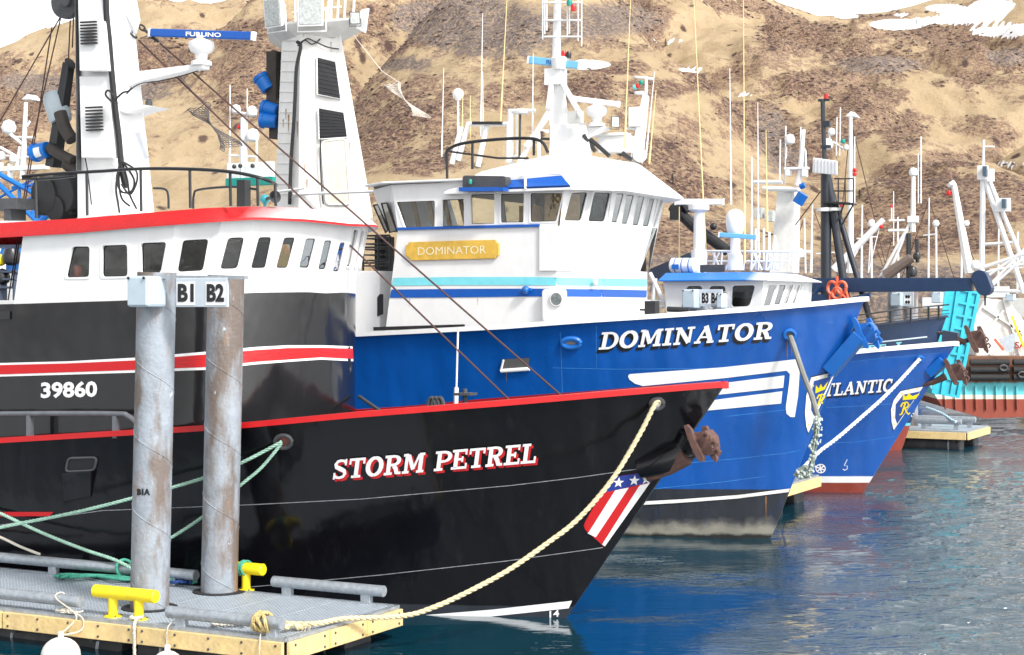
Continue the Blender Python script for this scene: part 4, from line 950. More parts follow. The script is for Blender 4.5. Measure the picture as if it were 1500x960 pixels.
# ---- stack mast with black louvred openings
def Q(x, y, v=-.6): return fDOM.v(x, y, v)
m = MB(); za = Q(470, 330).z; zb_ = Q(470, 52).z
a = [Q(401, 310, -.7), Q(437, 315, -1.5), Q(548, 315, -.7), Q(548, 315, 1.2), Q(401, 310, 1.2)]; b = [Q(413, 45, -.5), Q(440, 55, -1.1), Q(499, 55, -.5), Q(499, 55, .7), Q(413, 45, .7)]
a = [at(p, za) for p in a]; b = [at(p, zb_) for p in b]
m.loft([a, b]); sm_ = m.build('stack_mast', whiteR, DM, bevel=.03); SMB = m.bvh()
k = MB()
def inset(P_, mi, depth=.05):
    pts = [hit(fDOM, SMB, x, y, .012) for x, y in P_]; k.add(pts, [tuple(range(len(pts)))], mi); return pts
fr_ = mat('black vent opening', (.006, .006, .008), .35, var=.3)
for P_ in ([(464, 83.5), (492, 91), (499.5, 145.5), (465, 139)], [(466, 158), (504, 165), (509, 201.5), (467.5, 204.5)]):
    k = MB(); pts = inset(P_, 0); vo = k.build('vent_opening', fr_, sm_)
    k = MB(); k.tube(pts+pts[:1], .025, 6, cap=False); k.build('opening_rim', white, sm_)
    for i in range(1, 9):
        f = i/9; k = MB(); k.beam(pts[0].lerp(pts[3], f), pts[1].lerp(pts[2], f), .05, .012, up=(0, -.7, .7)); k.build('louvre', blackM, sm_)
k = MB(); P_ = round_poly([Vector((471, 208, 0)), Vector((506, 203, 0)), Vector((513, 300, 0)), Vector((478, 300, 0))], 7); pts = [hit(fDOM, SMB, p.x, p.y, .02) for p in P_]; k.add(pts, [tuple(range(len(pts)))]); dr = k.build('door', mat('cream door', (.62, .60, .52), .45, dirt=.4, dirtcol=(.5, .38, .15), rust=.15), sm_)
k = MB(); k.tube(pts+pts[:1], .03, 6, cap=False); k.build('door_rim', whiteR, dr)
cable(sm_, [hit(fDOM, SMB, x, y, .08) for x, y in ((439, 62), (441, 70), (438, 100), (436, 140), (434, 180), (431, 220), (429, 260), (428, 300))], .055)
for pts in ([(440, 66), (450, 58), (462, 62), (480, 70), (497, 73)], [(439, 68), (447, 60), (458, 66), (470, 58)], [(470, 205), (470, 240), (472, 280), (474, 300)]):
    cable(sm_, [hit(fDOM, SMB, x, y, .07) for x, y in pts], .02)
for i in range(16):
    y = 60+i*15; k = MB(); k.tube([hit(fDOM, SMB, 414-i*.6, y, .03), hit(fDOM, SMB, 434-i*.4, y, .03)], .012, 5); k.build('rung', whiteR, sm_)
# platform with lamps
m = MB(); pz = Q(470, 38).z
pl_ = [Q(393, 38, -.8), Q(415, 38, -1.3), Q(528, 40, -1.0), Q(528, 40, 1.0), Q(393, 38, 1.0)]; pl_ = [at(p, pz) for p in pl_]
lw_ = [at(Q(413, 60, -.4), pz-.38), at(Q(436, 60, -.9), pz-.38), at(Q(490, 60, -.7), pz-.38), at(Q(490, 60, .7), pz-.38), at(Q(413, 60, .7), pz-.38)]
m.loft([lw_, pl_, [p+Vector((0, 0, .07)) for p in pl_]]); m.build('platform', whiteR, sm_, bevel=.01)
m = MB(); A = [Q(522, 42, -.9), Q(534, 48, -.9), Q(539, 12, -.9), Q(530, 14, -.9), Q(518, 27, -.9)]; m.prism(A, (0, .08, 0)); m.build('bracket_plate', white, sm_)
def fdir(x=0): return (.3, -1, -.12)
floodlight(sm_, Q(404, 19, -1.3), .75, (-.25, -1, -.1)); floodlight(sm_, Q(457, 17, -1.3), .78, (.3, -1, 0)); floodlight(sm_, Q(520, 27, -1.2), .3, (.6, -1, -.1), body=black)
k = MB()
for x in (433, 437, 480, 484, 494, 504, 517): k.tube([Q(x, 38, .2), Q(x+(3 if x > 470 else -1), -30, .2)], .035, 6)
k.tube([Q(476, 12, .2), Q(500, 10, .2)], .03, 6); k.tube([Q(430, 18, .2), Q(480, 14, .2)], .03, 6); k.build('platform_railing', white, sm_)
# exhausts with pails at the aft side
k = MB()
for pts in ([(408, 155), (400, 140), (393, 128)], [(410, 175), (402, 165), (396, 160)], [(410, 192), (400, 182), (395, 178)]): k.tube([Q(x, y, .2) for x, y in pts], .15, 12)
k.box(Q(404, 115, .3), (.35, .5, 1.6)); k.box(Q(407, 180, .3), (.3, .5, 1.0)); k.build('exhaust_pipe', mat('sooty exhaust', (.05, .04, .035), .6), DM)
G = 'blue pails over exhaust ends'
bucket(fDOM, Q(393.5, 132, .1), (-.45, -.1, .7), .52, 'topmost blue pail capping an exhaust beside the white stack mast', G, False)
bucket(fDOM, Q(406, 163, .05), (-.9, -.2, .25), .50, 'middle blue pail on the exhaust beside the white stack mast', G, False)
bucket(fDOM, Q(405, 178, .0), (-.9, -.3, .1), .50, 'lowest blue pail on the exhaust beside the white stack mast', G, False)
k = MB(); k.tube([Q(430, 285, -1.4), Q(560, 280, -1.6), Q(656, 276, -1.8)], .05, 6); k.tube([Q(400, 282, -1.4), Q(447, 276, -1.6)], .04, 6); k.build('cross_pipe', white, DM)
# ---- radar mast on the wheelhouse
def U(x, y, v=0): return fDOM.v(x, y, v)
m = MB(); a = [at(U(804, 240, -.8), tzr-.05), at(U(868, 240, -.8), tzr-.05), at(U(868, 240, .8), tzr-.05), at(U(804, 240, .8), tzr-.05)]
zz = U(830, 185).z; b = [at(U(806, 185, -.5), zz), at(U(858, 185, -.5), zz), at(U(858, 185, .5), zz), at(U(806, 185, .5), zz)]
m.loft([a, b]); zz2 = U(820, 122).z; m.loft([[at(U(804, 185, -.35), zz), at(U(834, 185, -.35), zz), at(U(834, 185, .35), zz), at(U(804, 185, .35), zz)], [at(U(805, 122, -.25), zz2), at(U(826, 122, -.25), zz2), at(U(826, 122, .25), zz2), at(U(805, 122, .25), zz2)]])
m.loft([[U(858, 186, -.5), U(858, 205, -.5), U(896, 190, -.5), U(892, 186, -.5)], [U(858, 186, .5), U(858, 205, .5), U(896, 190, .5), U(892, 186, .5)]])
m.tube([U(814, 125), U(816, 40), U(817, -30)], .13, 10, r1=.09); rm = m.build('radar_mast', white, DM, bevel=.02)
m = MB()
for l in ([(803, 165), (760, 240)], [(824, 122), (851, 170)], [(803, 170), (770, 215)], [(808, 122), (803, 160)]): m.tube([U(*l[0], -.3), U(*l[1], -.9)], .075, 8)
m.build('mast_strut', white, rm)
radar(rm, fDOM, 776, 848, 92, -.3, h=.20, col=lblue, txt='FURUNO', tilt=-4*-1, txtmat=bblue)
radar(rm, fDOM, 842, 905, 149, -.4, h=.15, base=(874, 186), tilt=4)
k = MB(); k.box(U(814, 113, -.2), (.5, .4, .45)); k.lathe([(.001, 0), (.2, 0), (.26, .3), (.2, .34), (.001, .34)], U(820, 102, -.3), 12); k.build('gearbox', white, rm)
k = MB()
for x, y0, y1 in ((795, 0, 58), (798, 2, 50), (801, 4, 45), (831, 0, 55), (834, 0, 50), (847, 3, 60), (852, 0, 68)): k.tube([U(x, y1, -.2), U(x, y0-20, -.2)], .018, 5)
for y in (4, 30, 54): k.tube([U(797, y, -.2), U(852, y, -.2)], .028, 6)
k.build('antenna_rack', white, rm)
for (x, y, mm) in ((840, 12, redM), (834, 4, greenM), (826, 80, redM), (833, 81, black)):
    k = MB(); k.lathe([(.001, -.08), (.07, -.08), (.08, .02), (.05, .1), (.001, .1)], U(x, y, -.3), 10); k.build('mast_lamp', mm, rm)
k = MB(); k.box(U(843, 172, -.8), (.4, .2, .32)); k.build('loudspeaker', mat('pale grey grille', (.5, .5, .48), .6), rm)
floodlight(rm, U(900, 179, -.6), .26, (1, -.6, 0), body=black)
# upper-deck gear
k = MB()
for pts in ([(671, 235), (686, 182), (745, 182), (745, 238)], [(713, 185), (700, 244)], [(676, 186), (662, 240)]): k.tube([U(x, y, -.8) for x, y in pts], .08, 8)
k.tube([U(757, 228, .2), U(757, 163, .2), U(784, 163, .2)], .04, 6); k.tube([U(790, 240, -.9), U(789, 190, -.9), U(803, 193, -.9)], .05, 6); k.tube([U(748, 160, .2), U(748, 240, .2)], .09, 8); k.tube([U(745, 236, -.8), U(757, 228, .2)], .04, 6); k.tube([U(748, 230, .2), U(790, 238, -.9)], .04, 6)
k.build('antenna_frame', white, DM)
k = MB(); k.beam(U(695, 181, -.8), U(738, 181, -.8), .3, .08); k.build('awning_roll', black, DM)
rail_run(DM, [U(655, 243, -2.2), U(656, 220, -2.2), U(692, 208, -2.2), U(782, 203.5, -2.2), U(803, 224, -2.2)], [(U(x, y, -2.2), U(x, y2, -2.2)) for x, y, y2 in ((655, 218, 262), (692, 208, 248), (782, 203, 228))], .045, extra=[[U(657, 222, -2.0), U(730, 232, -2.0), U(774, 232, -2.0)]])
rail_run(DM, [U(782, 203, 1.8), U(846, 207, 1.8), U(897, 220, 1.8), U(925, 235, 1.8)], [(U(846, 207, 1.8), U(860, 221, 1.8)), (U(897, 220, 1.8), U(910, 228, 1.8))], .04)
for a_, b_ in (((855, 198), (872, 222)), ((865, 204), (893, 229)), ((912, 224), (925, 234))):
    k = MB(); k.tube([U(*a_, -.6), U(*b_, -.6)], .06, 6); k.build('handrail_pad', black, DM)
dome(DM, fDOM, 671, 138, 8, .5, ybase=225)
k = MB(); k.tube([U(762, 168, -.5), U(761, 235, -.5)], .035, 6); k.build('antenna_post', darkgrey, DM)
k = MB(); k.lathe([(.001, 0), (.22, 0), (.26, .06), (.2, .12), (.001, .13)], U(762, 167, -.5), 14); k.beam(U(746, 161, -.5), U(784, 161, -.5), .06, .05); k.build('gps_antenna', white, DM)
for x0, y0, x1, y1, mm in ((647, 230, 650, 100, None), (704, 200, 707, 20, None), (733, 185, 743, -10, tubeY), (780, 200, 781, 78, None), (915, 218, 924, -10, tubeY), (708, 210, 707, 105, None), (689, 215, 689, 140, tubeY), (677, 200, 678, 130, tubeY), (946, 230, 959, 105, None), (951, 240, 961, 132, tubeY)): whip(DM, fDOM, x0, y0, x1, y1, -.5, mat_=mm)
# small mast at the far side with its lamps
k = MB(); k.beam(U(932, 238, 1.5), U(946, 140, 1.5), .3, .3, .16, .16); k.tube([U(930, 113, 1.5), U(958, 116, 1.5)], .04, 6); k.tube([U(946, 140, 1.5), U(947, 112, 1.5)], .05, 6); k.tube([U(930, 136, 1.5), U(944, 137, 1.5)], .06, 6)
k.box(U(933, 172, 1.5), (.4, .3, .55)); k.tube([U(915, 188, 1.5), U(938, 190, 1.5)], .04, 6); k.box(U(903, 212, .6), (.9, .5, .45)); k.box(U(896, 198, .5), (1.0, .4, .08)); k.build('signal_mast', white, DM, bevel=.02)
k = MB(); disc(k, U(937, 228, 1.2), (.6, -1, 0), .2, .2, 16); k.build('searchlight', lampglass, DM)
for (x, y, mm) in ((930, 128, cyan), (934, 126, redM), (939, 121, greenM)):
    k = MB(); k.sphere(U(x, y, 1.4), .07, 8); k.build('mast_lamp', mm, DM)
# roof-edge tackle at the wheelhouse front corner
k = MB(); k.sphere(U(770, 425, -3.05), .11, 10); k.tube([U(762, 426, -3.05), U(778, 424, -3.05)], .04, 6); k.build('cleat', mblue, DM)
k = MB(); k.sphere(U(872, 413, -2.2), .07, 10, 1.6); k.build('deck_lamp', white, DM)
k = MB(); k.box(U(955, 455, -.8), (.3, .3, .5)); k.beam(U(938, 454, -.8), U(962, 455, -.8), .1, .05); k.tube([U(950, 466, -.8), U(951, 448, -.8)], .08, 8); k.tube([U(978, 453, -.8), U(1009, 454.5, -.8)], .07, 8); k.build('bow_tackle', blackM, DM)
# low black strip painting in the scupper shadow along the side deck
k = MB(); k.beam(U(548, 482, -3.3), U(680, 478, -3.3), .08, .10); k.build('scupper_shadow', black, DM)

# rust runs under fittings
def runs(fr, bvh, parent, lst, col=(.26, .12, .04)):
    k = MB(); random.seed(8)
    for x, y, l, w_ in lst: drape(k, fr, bvh, [(x-w_, y), (x+w_, y), (x+w_*.5, y+l*.5), (x+.2, y+l), (x-.2, y+l), (x-w_*.6, y+l*.5)], 0, .009, 12)
    o = k.build('rust_run', mat('rust run %.2f' % col[0], col, .7, var=.5, vscale=6), parent); tag(o, kind='stuff')
runs(fDOM, DB, dho, [(1153, 500, 34, 1.2), (1159, 500, 22, .8), (1214, 560, 30, 1.0), (742, 545, 14, .7), (1122, 727, 34, 1.1), (672, 486, 10, .6)])
runs(fDOM, SMB, sm_, [(419, 160, 16, .8), (423, 168, 26, 1.2), (415, 175, 12, .7), (436, 178, 24, .9), (512, 208, 40, .8), (508, 240, 50, .7), (450, 262, 26, 1.0), (447, 240, 18, .8), (445, 45, 10, .8), (485, 62, 14, .6)], (.45, .25, .08))
runs(fDOM, LWB, lho, [(600, 438, 12, .5), (700, 437, 10, .5), (850, 400, 8, .5), (872, 422, 14, .5)], (.5, .36, .2))
# ============================================================ second blue boat
AT = thing('fishing_boat', fATL, 'smaller blue fishing boat with white boot line, half hidden by the larger blue bow', 'fishing boat', 'fishing boats moored at the floating docks')
tp = fATL.v(1400, 504, 0)
railA = [(0, 545), (1100, 533), (1225, 520), (1270, 514), (1340, 508), (1400, 503)]
ha, ra = hull_surface(fATL, (tp.x, tp.z), -20, 3.4, 3.1, railA, s0=.45, flare=1.8)
AH = hull_mat('blue hull with red bottom', [(0, (.22, .03, .015), 0), (.35, (.75, .75, .75), .01), (.56, (.003, .082, .37), .01)], rough=.25, plate=.4, scuff=.06, scuffcol=(.03, .14, .5))
aho = ha.build('hull', AH, AT); AB = ha.bvh(); hull_fit(AT, ra, .14, .22, white, mat('grey deck', (.25, .26, .27), .6), white)
k = MB()
slab_px(k, fATL, AB, 'ATLANTIC', (1189, 582), (1305, 573), 19, 1, off=.012, dx=2, dy=3, slant=.2)
slab_px(k, fATL, AB, 'ATLANTIC', (1189, 582), (1305, 573), 19, 0, off=.035, slant=.2)
k.build('name_lettering', [letW, letK], aho)
emblem(fATL, AB, aho, [(1319, 573), (1336, 569.5), (1352, 566.5), (1309, 630), (1306, 618), (1305, 600), (1309, 586)], [(1323, 578), (1338, 575), (1347, 573), (1314, 621), (1311, 612), (1312, 592)],
       [(1322, 586), (1322.5, 577), (1327, 581), (1331, 576), (1336, 580), (1347, 576), (1341, 584)], script_R(1325, 599, .85), [(1321, 576), (1331, 571.5), (1343, 569.5), (1308.5, 600), (1309, 611), (1309.5, 621), (1314, 583)])
k = MB()
drape(k, fATL, AB, stroke(arcp(1202, 686.5, 6.8, 6.2, 0, 360, 18), 1.6), 0, .012, 6)
for a_ in (20, 80, 140): drape(k, fATL, AB, stroke([(1202+6*math.cos(R(a_)), 686.5+6*math.sin(R(a_))), (1202-6*math.cos(R(a_)), 686.5-6*math.sin(R(a_)))], 1.8), 0, .014, 6)
k.build('thruster_mark', letW, aho); k = MB()
drape(k, fATL, AB, stroke([(1241, 673), (1236.5, 682), (1241, 682.5), (1241, 687), (1237, 689), (1234.5, 687)], 1.0), 0, .014, 6)
k.build('draft_marks', letW, aho)
k = MB()
for l in ([(1210, 597), (1260, 595), (1330, 590)], [(1180, 650), (1250, 648), (1310, 640)], [(1230, 532), (1300, 524), (1380, 517)]): drape(k, fATL, AB, line_px(l, .9), 0, .006, 25)
k.build('weld_seam', mat('pale blue seam', (.03, .2, .58)), aho)
fA = fairlead(fATL, AB, 1348, 526, 4.5, 3.2, aho, mblue, darkgrey, .05, 'hawse_hole')
k = MB(); k.beam(fATL.v(1362, 548, .0), fATL.v(1384, 528, .0), .6, .3); k.build('anchor_chute', mblue, aho, bevel=.02)
anchor(fATL, 1388, 546, .72, 'rusty anchor on the bow of the smaller blue boat', v=-.1, shank=[(-58, 28), (-30, 20), (-4, 8)])
# wheelhouse
VA = -2.5
a0, a1, a2 = fATL.v(985, 440, VA), fATL.v(1110, 440, VA), fATL.v(1172, 440, 1.6)
tA1, tA2 = fATL.v(1118, 411, VA), fATL.v(1186, 411, 1.6)
z0, z1 = 3.9, fATL.v(1080, 410.5, VA).z
k = MB(); aL = fATL.v(972, 411, VA)
panel(k, fATL, [at(a0, z0), at(a1, z0), at(tA1, z1), at(aL, z1)], [[(1006, 419), (1029, 419), (1029, 452), (996, 454)], [(1039, 419), (1063, 419), (1062, 450), (1039, 451)], [(1072.5, 418.5), (1107, 418), (1098, 449), (1071, 450)]], AT, rad=.12)
panel(k, fATL, [at(a1, z0), at(a2, z0), at(tA2, z1), at(tA1, z1)], [[(1125.5, 418), (1137, 418), (1128, 448), (1117, 448)], [(1142, 418), (1151, 418), (1142, 446), (1133.5, 446)], [(1155.5, 417.5), (1162, 417.5), (1153, 445), (1146, 445)], [(1166.5, 417.5), (1172, 418), (1164, 444), (1158, 444)], [(1175, 418), (1179, 418), (1171, 443), (1167, 443)]], AT, rad=.05, frame=.02, depth=.03, proud=.006)
k.add([at(a2, z0), mir(at(a1, z0)), mir(at(tA1, z1)), at(tA2, z1)], [(0, 1, 2, 3)]); k.add([mir(at(a1, z0)), mir(at(a0, z0)), mir(at(aL, z1)), mir(at(tA1, z1))], [(0, 1, 2, 3)]); k.add([at(a0, z0), at(aL, z1), mir(at(aL, z1)), mir(at(a0, z0))], [(0, 1, 2, 3)])
k.build('wheelhouse', white, AT)
k = MB(); ea = [fATL.v(964, 412.5, VA-.3), fATL.v(1124, 411, VA-.3), fATL.v(1201, 408.5, 1.7)]; ez_ = ea[0].z
ring = [at(p, ez_) for p in ea]+[mir(at(ea[1], ez_)), mir(at(ea[0], ez_))]
tz_ = fATL.v(1060, 399.5, VA+.6).z
tt_ = [fATL.v(975, 404, VA+.3), fATL.v(1108, 396, VA+.4), fATL.v(1163, 394, 1.2)]; r2 = [at(p, tz_) for p in tt_]+[mir(at(tt_[1], tz_)), mir(at(tt_[0], tz_))]
k.loft([ring, [p+Vector((0, 0, .04)) for p in ring], r2])
def b2w(u0, u1, nm, ca):
    m = mat(nm, ca, .3); t = m.node_tree; b = t.nodes['Principled BSDF']; l = b.inputs['Base Color'].links[0].from_socket
    tc = t.nodes.new('ShaderNodeTexCoord'); s = t.nodes.new('ShaderNodeSeparateXYZ'); t.links.new(tc.outputs['Object'], s.inputs[0])
    r = t.nodes.new('ShaderNodeMapRange'); r.inputs[1].default_value = u0; r.inputs[2].default_value = u1; t.links.new(s.outputs[0], r.inputs[0])
    q = t.nodes.new('ShaderNodeMix'); q.data_type = 'RGBA'; t.links.new(r.outputs[0], q.inputs[0]); t.links.new(l, q.inputs[6]); q.inputs[7].default_value = (.8, .8, .8, 1); t.links.new(q.outputs[2], b.inputs['Base Color']); return m
k.build('roof', b2w(fATL.v(1095, 400, -2.5).x, fATL.v(1120, 400, -2.5).x, 'blue roof colour', (.01, .17, .62)), AT, bevel=.02)
k = MB(); k.box((a1.x-1.5, .2, z0+1.2), (3.5, .1, 2.4)); k.box((a1.x-.3, 0, z0+1.0), (.6, 3, 2.0)); k.build('interior', mat('dark interior', (.05, .045, .04)), AT)
def A(x, y, v=0): return fATL.v(x, y, v)
k = MB(); k.tube([A(1024, 400), A(1024, 366)], .26, 12); k.tube([A(1024, 366), A(1024, 308)], .2, 12, r1=.17); k.lathe([(.17, 0), (.36, .1), (.36, .28), (.2, .36), (.001, .36)], A(1024, 312), 14); k.build('radar_pedestal', white, AT)
radar(AT, fATL, 991, 1058, 296, 0, h=.2)
k = MB(); k.lathe([(.001, -.42), (.2, -.42), (.27, -.3), (.31, -.1), (.32, .1), (.29, .27), (.2, .39), (.08, .44), (.001, .45)], A(1077, 326), 18); k.build('satellite_dome', white, AT)
k = MB(); k.lathe([(.26, 0), (.24, .5), (.17, .6), (.16, 1.2), (.001, 1.2)], A(1077, 396), 14); k.build('dome_pedestal', white, AT)
radar(AT, fATL, 1055, 1108, 346, -.5, h=.16, col=lblue, tilt=2)
k = MB(); a_, b_ = A(981, 389, -.8), A(1022, 389, -.8); d = (b_-a_).normalized(); L_ = (b_-a_).length
k.lathe([(.001, 0), (.16, .03), (.25, .1), (.25, L_-.1), (.16, L_-.03), (.001, L_)], a_, 16, axis=d); cr = k.build('raft_canister', white, AT)
k = MB(); 
for f in (.25, .5, .75): c = a_.lerp(b_, f); k.lathe([(.253, -.02), (.262, 0), (.253, .02)], c, 16, axis=d)
k.box(a_.lerp(b_, .3)+Vector((0, -.25, -.05)), (.25, .02, .16)); k.build('strap', mat('mid blue paint', (.01, .17, .62)), cr)
k = MB(); k.box(A(1044, 393.5, -1.6), (.85, .1, .24)); k.tube([A(1029, 398, -1.6), A(1029, 404, -1.6)], .05, 6); k.build('light_board', darkgrey, AT)
k = MB()
for x in range(1034, 1170, 11): k.tube([A(x, 396, .8), A(x+2, 369, .8)], .035, 5)
for x in (1040, 1062, 1100, 1124): k.tube([A(x, 396, .8), A(x+14, 370, .8)], .04, 5); k.tube([A(x+16, 396, .8), A(x+4, 370, .8)], .035, 5)
k.tube([A(1030, 368, .8), A(1188, 369, .8)], .045, 6); k.tube([A(1034, 383, .8), A(1166, 383, .8)], .03, 5); k.build('bridge_railing', white, AT)
k = MB()
for x, y0, y1 in ((1107, 335, 396), (1119, 335, 396), (1127, 340, 396), (1135, 345, 396), (1101, 320, 395)): k.tube([A(x, y1, 1), A(x, y0, 1)], .04, 5)
k.build('stanchions', white, AT)
for x0, y0, x1, y1, mm in ((1035, 396, 1016, -10, tubeY), (1091, 385, 1089, -10, tubeY), (1111, 370, 1110, 150, None), (1071, 300, 1069, 100, None), (995, 385, 995, 303, tubeY), (1124, 340, 1122, 190, tubeY)): whip(AT, fATL, x0, y0, x1, y1, .5, r=.024, mat_=mm)
k = MB(); k.tube([A(985, 302, 1.5), A(1018, 333, 1.5), A(1066, 368, 1.5)], .2, 10); k.box(A(992, 312, 1.4), (.4, .4, .5)); k.tube([A(1008, 310, 1.4), A(1000, 300, 1.4)], .12, 8); k.sphere(A(1045, 332, 1.4), .13, 10); k.build('deck_crane', black, AT)
k = MB(); k.prism([A(950, 395, 1), A(1010, 370, 1), A(1013, 378, 1), A(1013, 400, 1), A(955, 412, 1)], (0, .3, 0)); k.build('aft_bulwark', mat('navy grey paint', (.035, .05, .085), .45), AT)
k = MB(); 
for l in ([(952, 400), (972, 442)], [(946, 442), (974, 442)], [(946, 450), (974, 449)], [(960, 408), (955, 455)]): k.tube([A(*l[0], -1), A(*l[1], -1)], .07, 6)
k.build('gangway', white, AT)
# orange fishing floats bundled on the foredeck
fl = thing('orange_floats', fNAV, 'orange ring shaped floats bundled at the foot of the black crane mast', 'floats')
k = MB()
for cx_, cy_, rx_, ry_ in ((1219, 422, .19, .26), (1233, 422, .19, .26), (1226, 430, .2, .22)):
    c = fNAV.v(cx_, cy_, -1); k.tube([c+Vector((rx_*math.cos(i*math.pi/9), .03*math.sin(i), ry_*math.sin(i*math.pi/9))) for i in range(19)], .07, 8, cap=False)
for l in ([(1216, 428), (1216, 440)], [(1238, 422), (1243, 440)], [(1226, 405), (1226, 418)], [(1230, 428), (1240, 438)]): k.tube([fNAV.v(*l[0], -1), fNAV.v(*l[1], -1)], .06, 6)
k.build('float', orangeM, fl)
# ============================================================ navy boat
NV = thing('fishing_boat', fNAV, 'dark navy fishing boat with red bottom, black crane mast and bow railing', 'fishing boat', 'fishing boats moored at the floating docks')
tp = fNAV.v(1386, 464, 0)
railN = [(0, 520), (1100, 495), (1268, 478), (1330, 470), (1386, 463)]
hn, rn = hull_surface(fNAV, (tp.x, tp.z), -24, 3.8, 3.4, railN, s0=.4, flare=1.8)
NHm = hull_mat('navy hull', [(0, (.26, .045, .025), 0), (1.05, (.12, .55, .65), .01), (1.16, (.008, .03, .085), .01)], rough=.3, plate=.25, scuff=.08, scuffcol=(.03, .08, .15))
nho = hn.build('hull', NHm, NV); NBv = hn.bvh(); hull_fit(NV, rn, .08, .16, navy, mat('grey deck', (.25, .26, .27)), navy)
k = MB()
drape(k, fNAV, NBv, strip([(1225, 507), (1290, 500), (1358, 492.5)], [(1225, 509), (1290, 502), (1358, 494.5)]), 0, .01)
for s_, x, y in (('10', 1331, 612), ('9', 1335, 621), ('8', 1333.5, 632), ('7', 1330.5, 641.5)): text_px(k, fNAV, NBv, s_, (x, y), (x+(8 if len(s_) > 1 else 4.2), y-.8), 6.5, 0, off=.02)
k.build('stripe_and_draft_marks', mat('pale lettering', (.65, .72, .76)), nho)
k = MB(); slab_px(k, fNAV, NBv, 'ORE', (1255, 522), (1297, 519), 15, 0, off=.012, slant=.1); slab_px(k, fNAV, NBv, 'J', (1306, 516), (1318, 515), 14, 0, off=.012, slant=.2); k.build('name_lettering', mat('pale teal lettering', (.25, .65, .72)), nho)
def N_(x, y, v=0): return fNAV.v(x, y, v)
k = MB(); 
pts = [N_(1240, 463, -2.6), N_(1265, 461, -2.4), N_(1330, 452, -1.6), N_(1390, 446.5, 0)]
for dy in (0, 8, 13, 18): k.tube([p+Vector((0, 0, -dy*.0284)) for p in pts], .035 if dy == 0 else .02, 6)
for f, x, y in ((0, 1304, 456), (0, 1334, 451.5), (0, 1360, 449), (0, 1272, 460), (0, 1375, 448)): k.tube([N_(x, y, -1.7), N_(x, y+20, -1.7)], .045, 6)
k.build('bow_railing', black, NV)
k = MB(); k.tube([N_(1210, 475), N_(1210, 245)], .23, 12); k.tube([N_(1208, 245), N_(1205, 146)], .1, 8); k.box(N_(1207, 147), (.5, .12, .1)); k.box(N_(1211, 182), (.3, .2, .25)); k.box(N_(1210, 215), (.4, .25, .12))
k.tube([N_(1213, 262), N_(1240, 440)], .17, 10); k.tube([N_(1212, 262, .6), N_(1230, 320, .5), N_(1276, 474, .3)], .13, 10); k.build('crane_mast', mat('black navy paint', (.02, .025, .035), .4), NV)
k = MB(); k.lathe([(.001, 0), (.1, 0), (.1, .2), (.001, .2)], N_(1210, 145), 10); k.build('mast_lamp', redM, NV)
k = MB()
for y in (262, 280, 299): k.tube([N_(1222, y, -.5), N_(1250, y, -.5)], .03, 5); k.tube([N_(1222, y, .5), N_(1250, y, .5)], .03, 5)
for x in (1228, 1238, 1250): k.tube([N_(x, 262, -.5), N_(x, 299, -.5)], .03, 5); k.tube([N_(x, 262, .5), N_(x, 299, .5)], .03, 5)
k.beam(N_(1208, 297, 0), N_(1250, 299, 0), 1.0, .08); k.tube([N_(1250, 300, -.4), N_(1231, 333, -.2)], .04, 5); k.tube([N_(1236, 300, -.4), N_(1226, 325, -.2)], .04, 5); k.build('lookout_platform', black, NV)
k = MB(); k.loft([[N_(1191, 231, -1), N_(1227, 236, -1), N_(1227, 257, -1), N_(1190, 253, -1)], [N_(1191, 231, -.5), N_(1227, 236, -.5), N_(1227, 257, -.5), N_(1190, 253, -.5)]]); fb_ = k.build('floodlight_bank', white, NV, bevel=.02)
for i in range(7): 
    k = MB(); x = 1194+i*5; k.beam(N_(x, 232.5+i*.6, -1.03), N_(x, 252+i*.6, -1.03), .04, .02); k.build('grille_bar', mat('pale grey paint', (.55, .57, .62)), fb_)
k = MB(); k.beam(N_(1176, 418), N_(1425, 417), .45, .62, .45, .55); k.build('crane_boom', navy, NV, bevel=.02)
k = MB(); c1_, c2_ = N_(1434, 408, -.3), N_(1441, 422, -.3)
P_ = [c1_+Vector((.26*math.cos(a_), 0, .26*math.sin(a_)))*1.3 for a_ in [i*math.pi/8 for i in range(1, 9)]]+[c2_+Vector((.26*math.cos(a_), 0, .26*math.sin(a_)))*1.2 for a_ in [math.pi+i*math.pi/8 for i in range(1, 9)]]
k.prism(P_, (0, .6, 0)); k.build('boom_head', navy, NV, bevel=.02)
k = MB(); k.tube([N_(1443, 432), N_(1443, 448)], .04, 6); k.build('hook', black, NV)
k = MB(); k.lathe([(.001, 0), (.1, 0), (.35, 0), (.35, .15), (.001, .15)], N_(1208, 310, -.2), 12); k.lathe([(.001, 0), (.3, 0), (.3, .12), (.001, .12)], N_(1222, 309, -.2), 12); k.build('sheave_bracket', whiteR, NV)
k = MB(); k.box(N_(1205, 440, -.5), (1.2, 1, .5)); k.tube([N_(1188, 440, -.5), N_(1200, 420, -.5)], .1, 8); k.tube([N_(1246, 440, -.5), N_(1275, 432, -.5)], .12, 8); k.build('windlass', navy, NV)
anchor(fNAV, 1418, 498, .75, 'rusty anchor projecting past the dark navy bow', v=-.1, shank=[(-62, -16), (-30, -6), (-4, 6)])
k = MB(); k.tube([N_(1385, 508), N_(1420, 498)], .1, 8); k.prism([N_(1380, 484, -.2), N_(1402, 488, -.2), N_(1402, 502, -.2), N_(1379, 506, -.2)], (0, .4, 0)); k.build('anchor_chute', mat('navy grey paint', (.035, .05, .085), .45), nho)
